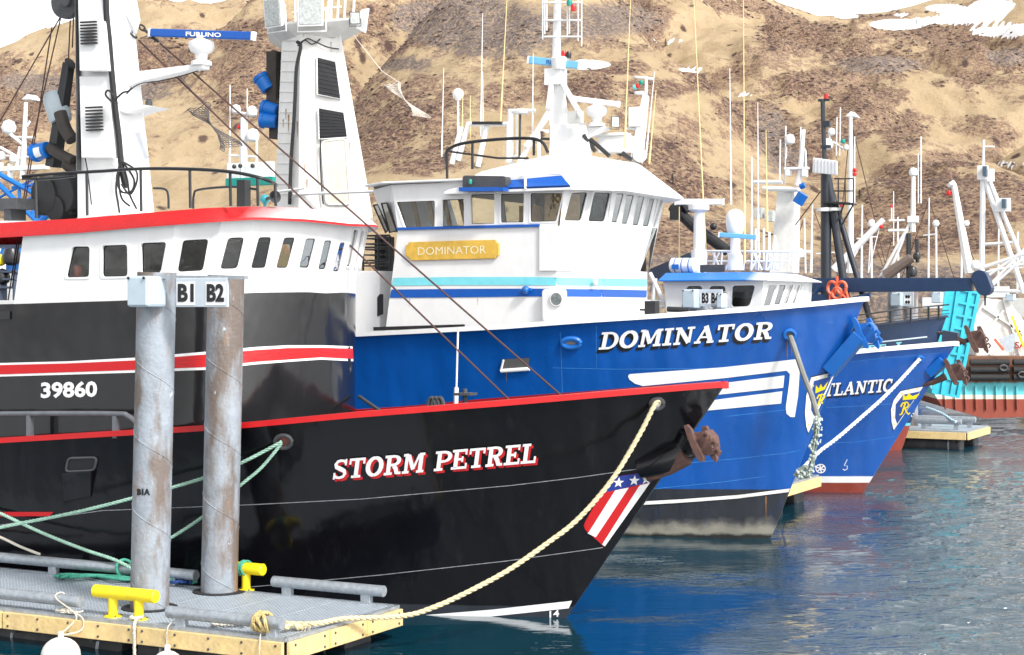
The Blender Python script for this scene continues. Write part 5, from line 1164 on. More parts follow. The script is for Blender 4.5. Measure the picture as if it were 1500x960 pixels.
# ============================================================ landing craft beyond
FW = Frame(0, 0, 0.0)
def G_(x, y, d=88): return FW.v(x, y, d)
LC = bpy.data.objects.new('landing_craft', None); COL.objects.link(LC); tag(LC, 'rusty steel landing craft with turquoise band, tyre fenders and a raised turquoise ramp', 'landing craft')
k = MB(); A1 = [G_(1362, 566), G_(1424, 523), G_(1620, 523), G_(1620, 604), G_(1500, 611), G_(1440, 613), G_(1380, 596)]
k.prism(A1, (.5, 9, 0)); z_w = G_(1400, 582).z
rustH = hull_mat('rusty landing craft side', [(0, (.24, .05, .03), 0), (z_w-.1, (.65, .62, .5), .03), (z_w+.12, (.12, .50, .55), .05), (z_w+.75, (.17, .07, .035), .3)], rough=.6, plate=.6, scuff=.5, scuffcol=(.16, .06, .03))
lch = k.build('hull', rustH, LC)
for x in range(1384, 1500, 15): k = MB(); k.beam(G_(x, 566, 87.93), G_(x+1, 600, 87.93), .14, .07, up=(1, 0, 0)); k.build('rib', rustH, lch)
for y in (531, 542, 553):
    k = MB(); k.tube([G_(1421, y, 87.6), G_(1478, y, 87.6)], .17, 10); k.build('fender', rubber, lch)
    k = MB(); k.tube([G_(1484, y, 87.6), G_(1560, y, 87.6)], .17, 10); k.build('fender', rubber, lch)
for x, y in ((1470, 539), (1497, 549)):
    k = MB(); c = G_(x, y, 87.4); k.tube([c+Vector((.18*math.cos(i*math.pi/8), 0, .14*math.sin(i*math.pi/8))) for i in range(17)], .05, 8, cap=False); k.build('eye_ring', darkgrey, lch)
k = MB(); q = [G_(1386, 420, 79), G_(1434, 430, 79), G_(1403, 583, 79), G_(1366, 576, 79)]
k.prism(q, (.2, .5, 0)); rp = k.build('bow_ramp', teal, LC, bevel=.02)
qe = lambda f, g: q[0].lerp(q[1], f).lerp(q[3].lerp(q[2], f), g)+Vector((0, -.06, 0))
for f in (.02, .36, .72, .98): k = MB(); k.beam(qe(f, 0), qe(f, 1), .09, .16, up=(1, 0, 0)); k.build('rib', teal, rp)
for g in (.0, .12, .24, .36, .48, .6, .72, .84, .99): k = MB(); k.beam(qe(.36, g), qe(1, g+.0), .07, .12, up=(0, 0, 1)); k.build('rib', teal, rp)
k = MB(); k.prism([G_(1430, 522, 90), G_(1425, 470, 90), G_(1443, 437, 90), G_(1478, 441, 90), G_(1500, 470, 90), G_(1560, 500, 90), G_(1560, 522, 90)], (.2, 5, 0)); k.build('deck_cover', mat('off white panel', (.72, .70, .66), .5, dirt=.2), LC, bevel=.05)
for l in ([(1440, 450), (1500, 490)], [(1432, 500), (1470, 455)], [(1450, 520), (1500, 480)], [(1470, 440), (1495, 522)]): k = MB(); k.beam(G_(*l[0], 89.9), G_(*l[1], 89.9), .08, .1); k.build('cover_rib', mat('off white panel', (.72, .70, .66)), LC)
k = MB(); k.beam(G_(1482, 463, 89.5), G_(1502, 515, 89.5), .1, .1); k.build('yellow_pole', yellow, LC)
k = MB(); k.loft([[G_(1462, 497, 87.8), G_(1488, 487, 87.8), G_(1484, 517, 87.8), G_(1472, 515, 87.8)], [G_(1462, 497, 88.3), G_(1488, 487, 88.3), G_(1484, 517, 88.3), G_(1472, 515, 88.3)]]); k.build('hopper', steel, LC)
k = MB(); k.beam(G_(1457, 497, 87.7), G_(1470, 513, 87.7), .14, .1); k.build('orange_strut', orangeM, LC)
k = MB(); text_px(k, FW, BVHTree.FromPolygons([G_(1420, 430, 89.7), G_(1600, 430, 89.7), G_(1600, 530, 89.7), G_(1420, 530, 89.7)], [(0, 1, 2, 3)]), 'SAS', (1487, 511), (1508, 510), 10); k.build('red_lettering', letR, LC)
# ============================================================ boats farther off
def far_boat(label, px, Dd, hullc, housec, parts, hh=2.6, L=16, B=2.8, house=None):
    fr = Frame(*[(px-CX)/F*Dd, Dd][:2], ANG); o = thing('fishing_boat', fr, label, 'fishing boat', 'fishing boats in the far rows')
    h, r = hull_surface(fr, (2.2, hh+1), -L, B, B*.9, None, ns=14, nt_=5, railz=lambda u: hh+max(0, (u+5)*.14)); h.build('hull', mat('far hull %.2f %.2f' % hullc[:2], hullc, .4, rust=.1), o)
    hull_fit(o, r, .12, .2, white, darkgrey, white)
    hz = house or 2.2; k = MB(); k.box((-5.5, 0, hh-.6+hz/2), (5, B*1.5, hz)); k.box((-5.2, 0, hh-.6+hz+.06), (5.8, B*1.75, .12)); k.build('deckhouse', housec, o, bevel=.03)
    for i in range(4): k = MB(); k.box((-7.2+i*1.1, -B*.75-.01, hh-.6+hz*.68), (.7, .04, .55)); k.build('window', fr_, o)
    for p in parts:
        kind, nm, m_, v = p[0], p[1], p[2], p[3]
        for it in p[4]:
            k = MB()
            if kind == 't': k.tube([fr.v(x, y, v) for x, y in it[0]], it[1], 8, r1=it[2] if len(it) > 2 else None)
            elif kind == 'b':
                a_ = fr.v(it[0], it[1], v); b_ = fr.v(it[2], it[3], v); k.box((a_+b_)/2, (abs(b_.x-a_.x), it[4] if len(it) > 4 else .4, abs(a_.z-b_.z)))
            elif kind == 's': k.lathe([(1e-4, it[2]), (it[2]*.7, it[2]*.72), (it[2], 0), (it[2]*.85, -it[2]*.7), (it[2]*.4, -it[2]), (1e-4, -it[2])], fr.v(it[0], it[1], v), 14)
            elif kind == 'q': k.prism([fr.v(x, y, v) for x, y in it], (0, .9, 0))
            k.build(nm, m_, o, bevel=.02 if kind in 'bq' else 0)
    return o
W_ = white
far_boat('white boat behind the smaller blue one, with a rust streaked gantry tower', 1150, 82, (.3, .32, .35), W_, [
    ('q', 'gantry_tower', whiteR, .2, [[(1139, 275), (1164, 275), (1162, 400), (1127, 400)]]),
    ('t', 'cross_arm', W_, 0, [([(1118, 276), (1170, 278)], .12), ([(1105, 267), (1146, 267)], .10), ([(1168, 272), (1172, 255), (1177, 190)], .16, .1), ([(1151, 232), (1152, 215)], .05), ([(1181, 250), (1180, 220)], .04)]),
    ('b', 'lamp_cage', W_, 0, [(1152, 247, 1158, 258), (1176, 246, 1182, 259), (1150, 246, 1184, 248)]),
    ('s', 'satellite_dome', W_, 0, [(1157, 204, .26)]),
    ('b', 'floodlight', lampglass, -.5, [(1107, 305, 1118, 320), (1122, 309, 1134, 325)]),
    ('t', 'oil_drum', mblue, -.4, [([(1168, 298), (1177, 284)], .28), ([(1172, 274), (1179, 271)], .14)]),
    ('t', 'whip_antenna', W_, .4, [([(1150, 270), (1151, 185)], .035), ([(1172, 240), (1173, 186)], .03), ([(1180, 255), (1179, 218)], .03)]),
    ('t', 'guy_wire', wire, .4, [([(1216, 262), (1165, 330), (1120, 348)], .03)])])
far_boat('boat with tall slim white mast right of the black crane mast', 1250, 96, (.5, .5, .5), W_, [
    ('t', 'mast', W_, 0, [([(1246, 400), (1246, 172)], .2, .1), ([(1214, 190), (1216, 210)], .05), ([(1220, 208), (1240, 220)], .05), ([(1230, 228), (1231, 158)], .035), ([(1225, 228), (1226, 172)], .035), ([(1252, 300), (1252, 200)], .03)]),
    ('q', 'reflector_cone', W_, 0, [[(1238, 171), (1246, 163), (1254, 171)]]),
    ('s', 'satellite_dome', W_, 0, [(1212, 211, .34), (1240, 216, .17), (1218, 193, .22)]),
    ('s', 'mast_lamp', redM, 0, [(1252, 249, .12), (1252, 255, .12), (1233, 301, .12)]), ('s', 'green_mast_lamp', greenM, 0, [(1235, 207, .14)])])
far_boat('boat with white slanting derrick boom above the navy hull', 1325, 104, (.02, .1, .4), mat('grey cabin', (.4, .42, .45), .5), [
    ('t', 'derrick_boom', W_, 0, [([(1222, 395), (1294, 322)], .26, .18)]), ('t', 'derrick_brace', W_, 0, [([(1236, 405), (1262, 355)], .06), ([(1289, 330), (1272, 400)], .03), ([(1275, 345), (1272, 400)], .03)]),
    ('t', 'mast', W_, 0, [([(1337, 340), (1338, 250)], .17, .12), ([(1334, 325), (1290, 405)], .09), ([(1330, 335), (1300, 405)], .09), ([(1349, 298), (1349, 200)], .04), ([(1345, 298), (1345, 225)], .03), ([(1306, 325), (1306, 300)], .04)]),
    ('t', 'mast_foot', black, 0, [([(1331, 342), (1331, 410)], .16), ([(1343, 350), (1344, 385)], .12)]),
    ('s', 'satellite_dome', W_, 0, [(1338, 252, .28)]), ('b', 'platform', W_, 0, [(1302, 336, 1326, 339), (1303, 322, 1325, 324), (1330, 317, 1345, 326)]),
    ('t', 'exhaust_stack', mat('brown stained pipe', (.16, .12, .1), .5, rust=.1), -.3, [([(1297, 404), (1335, 378)], .36, .3)]), ('s', 'block', black, -.4, [(1336, 398, .35), (1343, 375, .25)]),
    ('s', 'mast_lamp', redM, 0, [(1306, 302, .1), (1291, 332, .14)])], hh=2.2)
far_boat('boat with rust stained white crane post leaning left of the A-frame', 1400, 118, (.4, .4, .42), W_, [
    ('t', 'crane_post', whiteR, 0, [([(1420, 400), (1397, 270)], .34, .2), ([(1395, 272), (1392, 268)], .3)]), ('t', 'boom_pipe', W_, .3, [([(1440, 392), (1500, 372)], .12), ([(1432, 415), (1510, 360)], .1), ([(1440, 428), (1520, 345)], .1), ([(1446, 425), (1520, 360)], .1), ([(1440, 400), (1510, 385)], .08)]),
    ('s', 'mast_lamp', redM, 0, [(1390, 283, .2)]), ('s', 'satellite_dome', W_, 0, [(1416, 327, .2), (1429, 388, .35)])], hh=2.6)
far_boat('boat with tall white A-frame mast and two floodlights at the right edge', 1470, 122, (.45, .47, .5), W_, [
    ('t', 'a_frame', W_, 0, [([(1438, 400), (1440, 262)], .2), ([(1440, 262), (1441, 205)], .12, .08), ([(1443, 265), (1500, 430)], .19), ([(1448, 262), (1510, 410)], .15), ([(1441, 358), (1485, 355)], .1), ([(1441, 215), (1457, 215)], .06), ([(1440, 426), (1510, 427)], .12)]),
    ('b', 'floodlight', W_, -.5, [(1432, 243, 1447, 263), (1446, 248, 1456, 266), (1459, 291, 1480, 310)]), ('b', 'lamp_face', mat('dark lamp face', (.05, .09, .13), .1), -.9, [(1440, 244, 1446, 258), (1468, 292, 1474, 305)]),
    ('b', 'wall', mat('pale plywood', (.6, .6, .56)), -.6, [(1470, 437, 1512, 465)])], hh=2.6)
far_boat('grey boat just beyond the dock piles between navy bow and landing craft', 1345, 108, (.02, .14, .5), mat('grey cabin', (.4, .42, .45), .5), [('b', 'deck_cabin', W_, -.5, [(1352, 436, 1384, 452)]), ('t', 'whip_antenna', W_, 0, [([(1309, 360), (1309, 280)], .03)])], hh=3.0)
far_boat('pale boat with a cluster of thin masts behind the crane boom', 1290, 128, (.6, .6, .6), W_, [
    ('t', 'mast', W_, 0, [([(1262, 410), (1263, 300)], .10, .06), ([(1277, 410), (1276, 330)], .08), ([(1316, 410), (1315, 318)], .09, .05), ([(1360, 420), (1361, 290)], .09, .05), ([(1372, 420), (1371, 330)], .08), ([(1255, 350), (1284, 347)], .05), ([(1352, 345), (1372, 343)], .05)]),
    ('t', 'rigging', wire, .2, [([(1263, 302), (1300, 410)], .03), ([(1361, 292), (1400, 415)], .03), ([(1361, 292), (1320, 410)], .03), ([(1315, 320), (1290, 410)], .03)]),
    ('s', 'satellite_dome', W_, 0, [(1277, 327, .3), (1371, 327, .26)])], hh=2.6)
far_boat('pale boat with several thin poles behind the smaller blue wheelhouse', 1190, 112, (.6, .6, .62), W_, [
    ('t', 'mast', W_, 0, [([(1188, 400), (1190, 300)], .09, .05), ([(1180, 400), (1178, 320)], .06), ([(1196, 372), (1222, 370)], .05), ([(1102, 380), (1101, 230)], .05), ([(1142, 270), (1143, 205)], .05), ([(1165, 400), (1166, 330)], .05)]),
    ('t', 'rigging', wire, .2, [([(1190, 302), (1230, 410)], .03), ([(1177, 322), (1150, 400)], .03), ([(1246, 175), (1300, 400)], .03), ([(1246, 175), (1225, 400)], .03)]),
    ('s', 'satellite_dome', W_, 0, [(1171, 371, .35)])], hh=2.4)
far_boat('pale boat with poles and wires behind the landing craft', 1480, 135, (.6, .6, .6), W_, [
    ('t', 'mast', W_, 0, [([(1462, 430), (1463, 330)], .09, .05), ([(1490, 430), (1491, 340)], .08), ([(1408, 430), (1409, 340)], .08), ([(1450, 395), (1500, 392)], .05)]),
    ('t', 'rigging', wire, .2, [([(1463, 332), (1500, 430)], .03), ([(1409, 342), (1450, 430)], .03)]), ('b', 'wheelhouse_block', W_, -.4, [(1446, 420, 1478, 436)])], hh=2.6)
# left-hand distance
blueT = mat('blue lattice paint', (.01, .16, .55), .4)
far_boat('boat with blue lattice gantry seen past the aft end of the black wheelhouse', 40, 62, (.02, .02, .03), mat('dark cabin', (.03, .03, .04), .5), [
    ('t', 'lattice_gantry', blueT, 0, [([(-20, 245), (80, 300)], .1), ([(-10, 262), (60, 330)], .1), ([(28, 272), (30, 330)], .06), ([(48, 268), (48, 320)], .06), ([(18, 275), (75, 268)], .06), ([(20, 300), (60, 285)], .05), ([(75, 268), (62, 322)], .08), ([(-20, 300), (50, 262)], .05), ([(55, 330), (110, 270)], .12), ([(0, 380), (20, 330)], .1), ([(22, 375), (-5, 345)], .06), ([(10, 350), (34, 352)], .08)]),
    ('b', 'blue_tank', blueT, .4, [(14, 345, 34, 398), (58, 272, 78, 320)]), ('s', 'line_roller', black, -.5, [(17, 375, .35), (3, 405, .3)]), ('s', 'buoy', yellow, -.6, [(0, 381, .22)]),
    ('b', 'ladder_rack', mat('slate frame', (.06, .08, .12), .5), -.5, [(0, 397, 30, 400), (0, 408, 28, 411), (0, 420, 26, 423), (2, 396, 5, 440), (24, 396, 27, 440)])], hh=2.6, house=1.2)
far_boat('distant white boat with round dome and mast at the left edge', 30, 110, (.5, .5, .52), W_, [
    ('t', 'mast', W_, 0, [([(33, 262), (38, 150)], .2, .12), ([(14, 196), (34, 212)], .12), ([(20, 201), (50, 202)], .08), ([(0, 216), (36, 236)], .1), ([(24, 250), (30, 215)], .14), ([(0, 228), (60, 231)], .06), ([(40, 185), (44, 178)], .08)]),
    ('s', 'satellite_dome', W_, 0, [(13, 186, .48), (2, 228, .3), (20, 232, .3), (55, 232, .3)]), ('q', 'reflector_cone', W_, 0, [[(31, 146), (39, 138), (47, 146)]]), ('b', 'rail_deck', W_, 0, [(0, 245, 70, 248), (0, 238, 2, 262), (14, 240, 16, 262)])], hh=7.5, L=14, house=4)
far_boat('distant white boat with green trim seen between the two big masts', 365, 105, (.05, .25, .15), W_, [
    ('t', 'mast', W_, 0, [([(357, 262), (357, 172)], .26, .2), ([(345, 165), (372, 168)], .08), ([(338, 228), (376, 230)], .07), ([(336, 245), (336, 222)], .04), ([(337, 245), (337, 125)], .04), ([(362, 200), (362, 130)], .03), ([(376, 240), (376, 190)], .08)]),
    ('s', 'satellite_dome', W_, 0, [(370, 198, .42), (346, 160, .3), (369, 163, .34)]), ('s', 'mast_lamp', redM, 0, [(350, 186, .14)]),
    ('b', 'bridge_deck', W_, 0, [(335, 240, 400, 262)]), ('b', 'green_trim', greenM, -.4, [(333, 262, 402, 271)]), ('s', 'port_window', black, -.6, [(343, 244, .14), (352, 243, .14), (370, 243, .14)])], hh=6.5, L=12, house=3.5)
# ============================================================ floating docks
grat = None
def grating():
    m = mat('deck grating', (.46, .52, .58), .5, metal=.1, var=.2, vscale=5, dirt=.25, dirtcol=(.25, .25, .25)); t = m.node_tree; N = t.nodes; L = t.links; b = N['Principled BSDF']
    tc = N.new('ShaderNodeTexCoord'); s = N.new('ShaderNodeSeparateXYZ'); L.new(tc.outputs['Object'], s.inputs[0]); hs_ = []
    for ax, f in ((0, 12.), (1, 12.)):
        a_ = N.new('ShaderNodeMath'); a_.operation = 'MULTIPLY'; a_.inputs[1].default_value = f; L.new(s.outputs[ax], a_.inputs[0]); f_ = N.new('ShaderNodeMath'); f_.operation = 'PINGPONG'; f_.inputs[1].default_value = .5; L.new(a_.outputs[0], f_.inputs[0]); hs_.append(f_)
    mn = N.new('ShaderNodeMath'); mn.operation = 'MULTIPLY'; L.new(hs_[0].outputs[0], mn.inputs[0]); L.new(hs_[1].outputs[0], mn.inputs[1])
    r = N.new('ShaderNodeMapRange'); r.inputs[1].default_value = .05; r.inputs[2].default_value = .12; L.new(mn.outputs[0], r.inputs[0])
    old = b.inputs['Base Color'].links[0].from_socket; k = N.new('ShaderNodeMix'); k.data_type = 'RGBA'; L.new(r.outputs[0], k.inputs[0]); L.new(old, k.inputs[6]); k.inputs[7].default_value = (.10, .12, .15, 1); L.new(k.outputs[2], b.inputs['Base Color']); return m
gratM = grating(); cream = mat('cream edge board', (.72, .53, .24), .55, var=.18, vscale=5, bump=.25, bscale=12, dirt=.6, dirtcol=(.42, .31, .19), rust=.05)
def dock(label, n0, n1, uend, length, z, detail=True, plen=1.22):
    d = thing('floating_dock', H, label, 'floating dock', 'floating finger docks')
    np_ = int(length/plen)
    g = MB(); g.box((0, 0, 0), (plen-.012, (n1-n0)-.16, .05)); first = None
    for i in range(np_):
        if first is None: first = g.build('deck_panel', gratM, d, bevel=.006); o = first
        else: o = bpy.data.objects.new('deck_panel', first.data); COL.objects.link(o); o.parent = d
        o.location = (uend-.08-plen*(i+.5), (n0+n1)/2, z-.025+.001*(i % 2))
    c = MB()
    for y in (n0+.03, n1-.03): c.box((uend-length/2, y, z-.01), (length, .09, .06))
    c.box((uend-.03, (n0+n1)/2, z-.01), (.09, n1-n0-.1, .06)); c.build('steel_curb', steel, d)
    # edge boards with bolts
    bl = 3.05; fh = .30
    def bolts(o, pts, nrm):
        for p in pts:
            q = MB(); q.lathe([(.001, .0), (.022, 0), (.022, .012), (.012, .016), (.001, .018)], p, 8, axis=nrm); q.build('bolt', darkgrey, o)
    x = uend; i = 0
    while x > uend-length:
        q = MB(); q.box((x-bl/2, n0-.045, z-.04-fh/2), (bl-.035, .07, fh)); o = q.build('edge_board', cream, d, bevel=.012)
        if detail and x > uend-10: bolts(o, [(x-f, n0-.082, z-.04-fh*g_) for f in (.14, .82, 1.5, 2.2, 2.9) for g_ in (.2, .8)], (0, -1, 0))
        x -= bl; i += 1
    ws = [(n0+.0, n0+1.15), (n0+1.17, n0+2.32), (n0+2.34, n1)] if detail else [(n0, n1)]
    for a_, b_ in ws:
        q = MB(); q.box((uend+.05, (a_+b_)/2, z-.04-fh/2), (.07, b_-a_-.012, fh)); o = q.build('edge_board', cream, d, bevel=.01)
        if detail: bolts(o, [(uend+.087, a_+f, z-.04-fh*g_) for f in (.15, b_-a_-.15) for g_ in (.2, .8)], (1, 0, 0))
    if detail:
        for y in (ws[0][1]+.01, ws[1][1]+.01): q = MB(); q.box((uend+.05, y, z-.04-fh/2), (.072, .02, fh*.98)); q.build('yellow_marker', yellow, d)
    q = MB(); q.box((uend-length/2, (n0+n1)/2, z-.2), (length-.2, n1-n0-.3, .12)); 
    for xx in np.arange(uend-.6, uend-length, -1.8): q.box((xx, (n0+n1)/2, z-.34), (.1, n1-n0-.2, .2))
    q.build('frame', mat('dark timber frame', (.05, .05, .055), .7), d)
    for y in (n0+.75, n1-.75):
        for j in range(int(length/3.4)):
            x1_ = uend-.35-j*3.4; q = MB(); q.lathe([(.001, 0), (.36, .0), (.42, .06), (.42, 3.0), (.36, 3.06), (.001, 3.06)], (x1_-3.06, y, z-.60), 20, axis=(1, 0, 0)); q.build('float_tube', mat('black float plastic', (.045, .045, .05), .55, var=.3, dirt=.4, dirtcol=(.15, .16, .14)), d)
            for xx in (x1_-.5, x1_-2.5): q = MB(); q.tube([(xx, y+.43*math.cos(a_), z-.60+.43*math.sin(a_)) for a_ in [i*math.pi/8 for i in range(17)]], .03, 6, cap=False); q.box((xx, y, z-.2), (.25, .3, .15)); q.build('float_strap', steel, d)
    return d
ND, FD = -6.90, -3.38
dock('near floating dock with grey deck, cream edge boards, two steel piles and yellow cleats', ND, FD, -1.72, 19, .6)
dock('floating dock whose white end shows between the two blue bows', 18.1, 21.6, -1.8, 20, .78, False)
dock('far floating dock with cream edge beside the navy bow', 42.0, 46.2, -1.9, 20, .80, False)
def bull_rail(fr, p0, p1, posts, label, r=.105, z=.6):
    t = thing('bull_rail', fr, label, 'bull rail', 'grey pipe rails along the dock edges'); m = MB(); d = (Vector(p1)-Vector(p0)).normalized()
    m.tube([p0, p1], r, 16); m.build('pipe', steel, t)
    q = MB(); q.lathe([(.001, 0), (r*.93, 0), (r*.93, .01), (.001, .012)], Vector(p1)+d*.0, 16, axis=d); q.build('end_cap', steel, t)
    for f in posts:
        c = Vector(p0).lerp(Vector(p1), f); q = MB(); q.box((c.x, c.y, (c.z+z)/2), (.2, .12, c.z-z)); q.build('post', steel, t, bevel=.01)
    return t
def on(x, y, z, fr=H): return fr.z(x, y, z)
zr_ = .6+.24
def brail(xa, ya, xb, yb, posts, label, v):
    # axis height fixed, berth-parallel
    a_ = H.v(xa, ya, v); b_ = H.v(xb, yb, v); a_.z = b_.z = zr_; return bull_rail(H, a_, b_, posts, label)
vf = ND+.42; vb = FD-.22
v1 = H.z(120, 882, zr_).y; brail(-150, 860, 118, 882, (.1, .9), 'grey pipe rail at the dock front edge left of the yellow cleat', v1)
v1 = H.z(330, 905, zr_).y; brail(247, 897, 413, 912, (.12, .92), 'grey pipe rail at the dock front edge between near pile and dock end', v1)
v1 = H.z(287, 843, zr_).y; brail(-150, 815, 287, 843, (.15, .55, .93), 'long grey pipe rail on the hull side of the dock, behind the near pile', v1)
v1 = H.z(480, 859, zr_).y; brail(401, 853, 562, 866, (.13, .85), 'grey pipe rail nearest the black bow by the dock end', v1)
def cleat(px0, px1, py, legs, label, sz=.78):
    t = thing('dock_cleat', H, label, 'dock cleat', 'yellow dock cleats'); z = .6+.42; m0 = H.z((px0+px1)/2, py, z); v = m0.y
    a_, b_ = H.v(px0, py, v), H.v(px1, py, v); a_.z = b_.z = z; m = MB(); d = (b_-a_).normalized()
    L_ = (b_-a_).length; m.lathe([(.001, 0), (.10, 0), (.115, .015), (.115, L_-.015), (.10, L_), (.001, L_)], a_, 18, axis=d); m.build('bar', yellow, t)
    for f in legs:
        c = a_.lerp(b_, f); q = MB(); q.lathe([(.16, .6), (.16, .62), (.085, .63), (.085, z-.03)], (c.x, c.y, 0), 16); q.build('leg', yellow, t)
        for s in (-1, 1):
            for s2 in (-1, 1): q = MB(); q.lathe([(.018, 0), (.018, .02), (.001, .02)], (c.x+s*.12, c.y+s2*.08, .62), 8); q.build('bolt', darkgrey, t)
    return t
cleat(139, 229, 870, (.3, .72), 'yellow cleat at the dock front edge left of the near pile')
cleat(340, 386, 833, (.45,), 'yellow cleat behind the second steel pile')
# ---- piles
def pile_mat():
    m = _pm()
    t = m.node_tree; N = t.nodes; L = t.links; b = N['Principled BSDF']; cur = b.inputs['Base Color'].links[0].from_socket
    tc = N.new('ShaderNodeTexCoord')
    for sc_, st, lo, hi, am, c_ in ((1.0, (1.7, 1.7, .5), .47, .58, .8, (.125, .08, .05)), (1.6, (2.4, 2.4, .3), .60, .68, .85, (.36, .18, .07)), (3.0, (1, 1, .8), .67, .70, .8, (.55, .60, .66))):
        mp = N.new('ShaderNodeMapping'); mp.inputs['Scale'].default_value = st; L.new(tc.outputs['Object'], mp.inputs[0]); n = N.new('ShaderNodeTexNoise'); n.inputs['Scale'].default_value = sc_; n.inputs['Detail'].default_value = 9; n.inputs['Roughness'].default_value = .62; L.new(mp.outputs[0], n.inputs['Vector'])
        r = N.new('ShaderNodeMapRange'); r.inputs[1].default_value = lo; r.inputs[2].default_value = hi; r.inputs[4].default_value = am; L.new(n.outputs[0], r.inputs[0]); k = N.new('ShaderNodeMix'); k.data_type = 'RGBA'; L.new(r.outputs[0], k.inputs[0]); L.new(cur, k.inputs[6]); k.inputs[7].default_value = (*c_, 1); cur = k.outputs[2]
    L.new(cur, b.inputs['Base Color']); return m
def _pm():
    m = mat('weathered galvanised pile', (.29, .325, .37), .6, metal=.0, var=.25, vscale=2.5, bump=.3, bscale=14, dirt=.5, dirtcol=(.22, .17, .11), rust=0); return m
PM = pile_mat()
def pile(fr, px, py, zdeck, top, r, lean, label):
    c = fr.z(px, py, zdeck); t = thing('steel_pile', fr, label, 'steel pile', 'steel dock piles'); b0 = Vector((c.x, c.y, -2)); b1 = c+Vector((lean*(top-zdeck), 0, top-zdeck)); b0.x = c.x-lean*(zdeck+2)
    m = MB(); seg = 14; m.tube([b0.lerp(b1, i/seg) for i in range(seg+1)], r, 28); m.build('pipe', PM, t)
    # spiral weld bead
    q = MB(); pts = []
    n = 150; H_ = top+2
    for i in range(n+1):
        f = i/n; a_ = f*H_/1.32*2*math.pi; p = b0.lerp(b1, f); pts.append(p+Vector((math.cos(-a_)*r, math.sin(-a_)*r, 0)))
    q.tube(pts, .011, 5); q.build('weld_bead', PM, t)
    return t, c, b1
t1_, pc1, pt1 = pile(H, 219, 891, .6, 6.62, .345, .028, 'first steel pile, left support of the B1 B2 sign, rising through the dock')
t2_, pc2, pt2 = pile(H, 321, 867, .6, 6.60, .345, .028, 'second steel pile, right support of the B1 B2 sign')
for c in (pc1, pc2):
    q = MB(); q.lathe([(.36, .0), (.50, .0), (.50, .02), (.36, .02), (.36, 0)], (c.x, c.y, .603), 28); hp = q.build('pile_collar', rubber, None); place(hp, H); tag(hp, 'black rubber collar round the foot of the %s pile' % ('first' if c is pc1 else 'second'), 'pile collar', 'pile collars')
k = MB(); text_px(k, H, BVHTree.FromObject(t1_.children[0], bpy.context.evaluated_depsgraph_get()) if False else None, '', (0, 0), (1, 0), 1) if False else None
pm_ = MB(); b0 = Vector((pc1.x-.028*2.6, pc1.y, -2)); pm_.tube([b0, pt1], .345, 28)
k = MB(); text_px(k, H, pm_.bvh(), 'B1A', (201, 725.5), (220, 725.5), 9.5, off=.01, bold=.07); k.build('lettering', letK, t1_)
# ---- sign and boxes on the piles
def berth_sign(fr, x0, y0, x1, y1, v, txt, label, boxes):
    t = thing('berth_sign', fr, label, 'sign', 'berth signs on dock piles'); a_ = fr.v(x0, y1, v); b_ = fr.v(x1, y0, v)
    m = MB(); c = (a_+b_)/2; m.box(c+Vector((0, .02, 0)), (b_.x-a_.x, .06, b_.z-a_.z)); bd = m.build('board', mat('sign board', (.50, .56, .62), .5), t, bevel=.01)
    for s, q0, q1 in txt:
        w = MB(); w.add([fr.v(q0-2, y0+6, v-.018), fr.v(q1+2, y0+6, v-.018), fr.v(q1+2, y1-3, v-.018), fr.v(q0-2, y1-3, v-.018)], [(0, 1, 2, 3)]); w.build('white_plate', letW, bd)
        bv = BVHTree.FromPolygons([fr.v(x0-9, y0-9, v-.022), fr.v(x1+9, y0-9, v-.022), fr.v(x1+9, y1+9, v-.022), fr.v(x0-9, y1+9, v-.022)], [(0, 1, 2, 3)])
        k = MB(); hh = (y1-y0)*.62; text_px(k, fr, bv, s, (q0, y1-7*(y1-y0)/40), (q1, y1-7*(y1-y0)/40), hh, off=.006, bold=.045); k.build('lettering', letK, bd)
    for bx in boxes:
        q0 = fr.v(bx[0], bx[3], v-.1); q1 = fr.v(bx[2], bx[1], v-.1); m = MB(); m.box((q0+q1)/2, (q1.x-q0.x, .5, q1.z-q0.z)); b = m.build('junction_box', mat('blue grey box', (.44, .53, .60), .5, var=.1), t, bevel=.05)
        m = MB(); m.box((q0+q1)/2+Vector((0, -.255, 0)), ((q1.x-q0.x)*.86, .03, (q1.z-q0.z)*.9)); m.build('box_lid', mat('blue grey box', (.44, .53, .60)), b, bevel=.02)
        for fx, fz in ((.15, .93), (.85, .93)): m = MB(); p = Vector((q0.x+(q1.x-q0.x)*fx, (q0.y-.28), q0.z+(q1.z-q0.z)*fz)); m.lathe([(.001, 0), (.025, 0), (.025, .02), (.001, .02)], p, 8, axis=(0, -1, 0)); m.build('screw', black, b)
    return t
sv = pc1.y-.36
berth_sign(H, 258, 407, 333, 450, sv, [('B1', 260.5, 284), ('B2', 303, 328.5)], 'grey B1 B2 sign board with junction box across the two near piles', [(199, 404.5, 231, 450)])
k = MB(); k.beam(H.v(326, 412, sv+.1), Vector((pt2.x-.12, pc2.y-.33, H.v(326, 412, sv+.1).z)), .08, .08); k.beam(H.v(228, 406, sv+.06), H.v(361, 407, sv+.06), .12, .06); o = k.build('sign_bracket', steel, None); place(o, H); tag(o, 'steel bracket tying the B1 B2 sign back to the second pile', 'bracket')
for px, py, n_, sgn in ((1022, 470, 19.6, 0), (1058, 468, 21.0, 1)):
    c = H.v(px, py, n_); t = thing('steel_pile', H, '%s of the two steel piles carrying the B3 B4 sign behind the blue bow' % ('left' if not sgn else 'right'), 'steel pile', 'steel dock piles'); m = MB(); m.tube([(c.x, c.y, -2), (c.x, c.y, H.v(px, 427, n_).z)], .3, 20); m.build('pipe', PM, t)
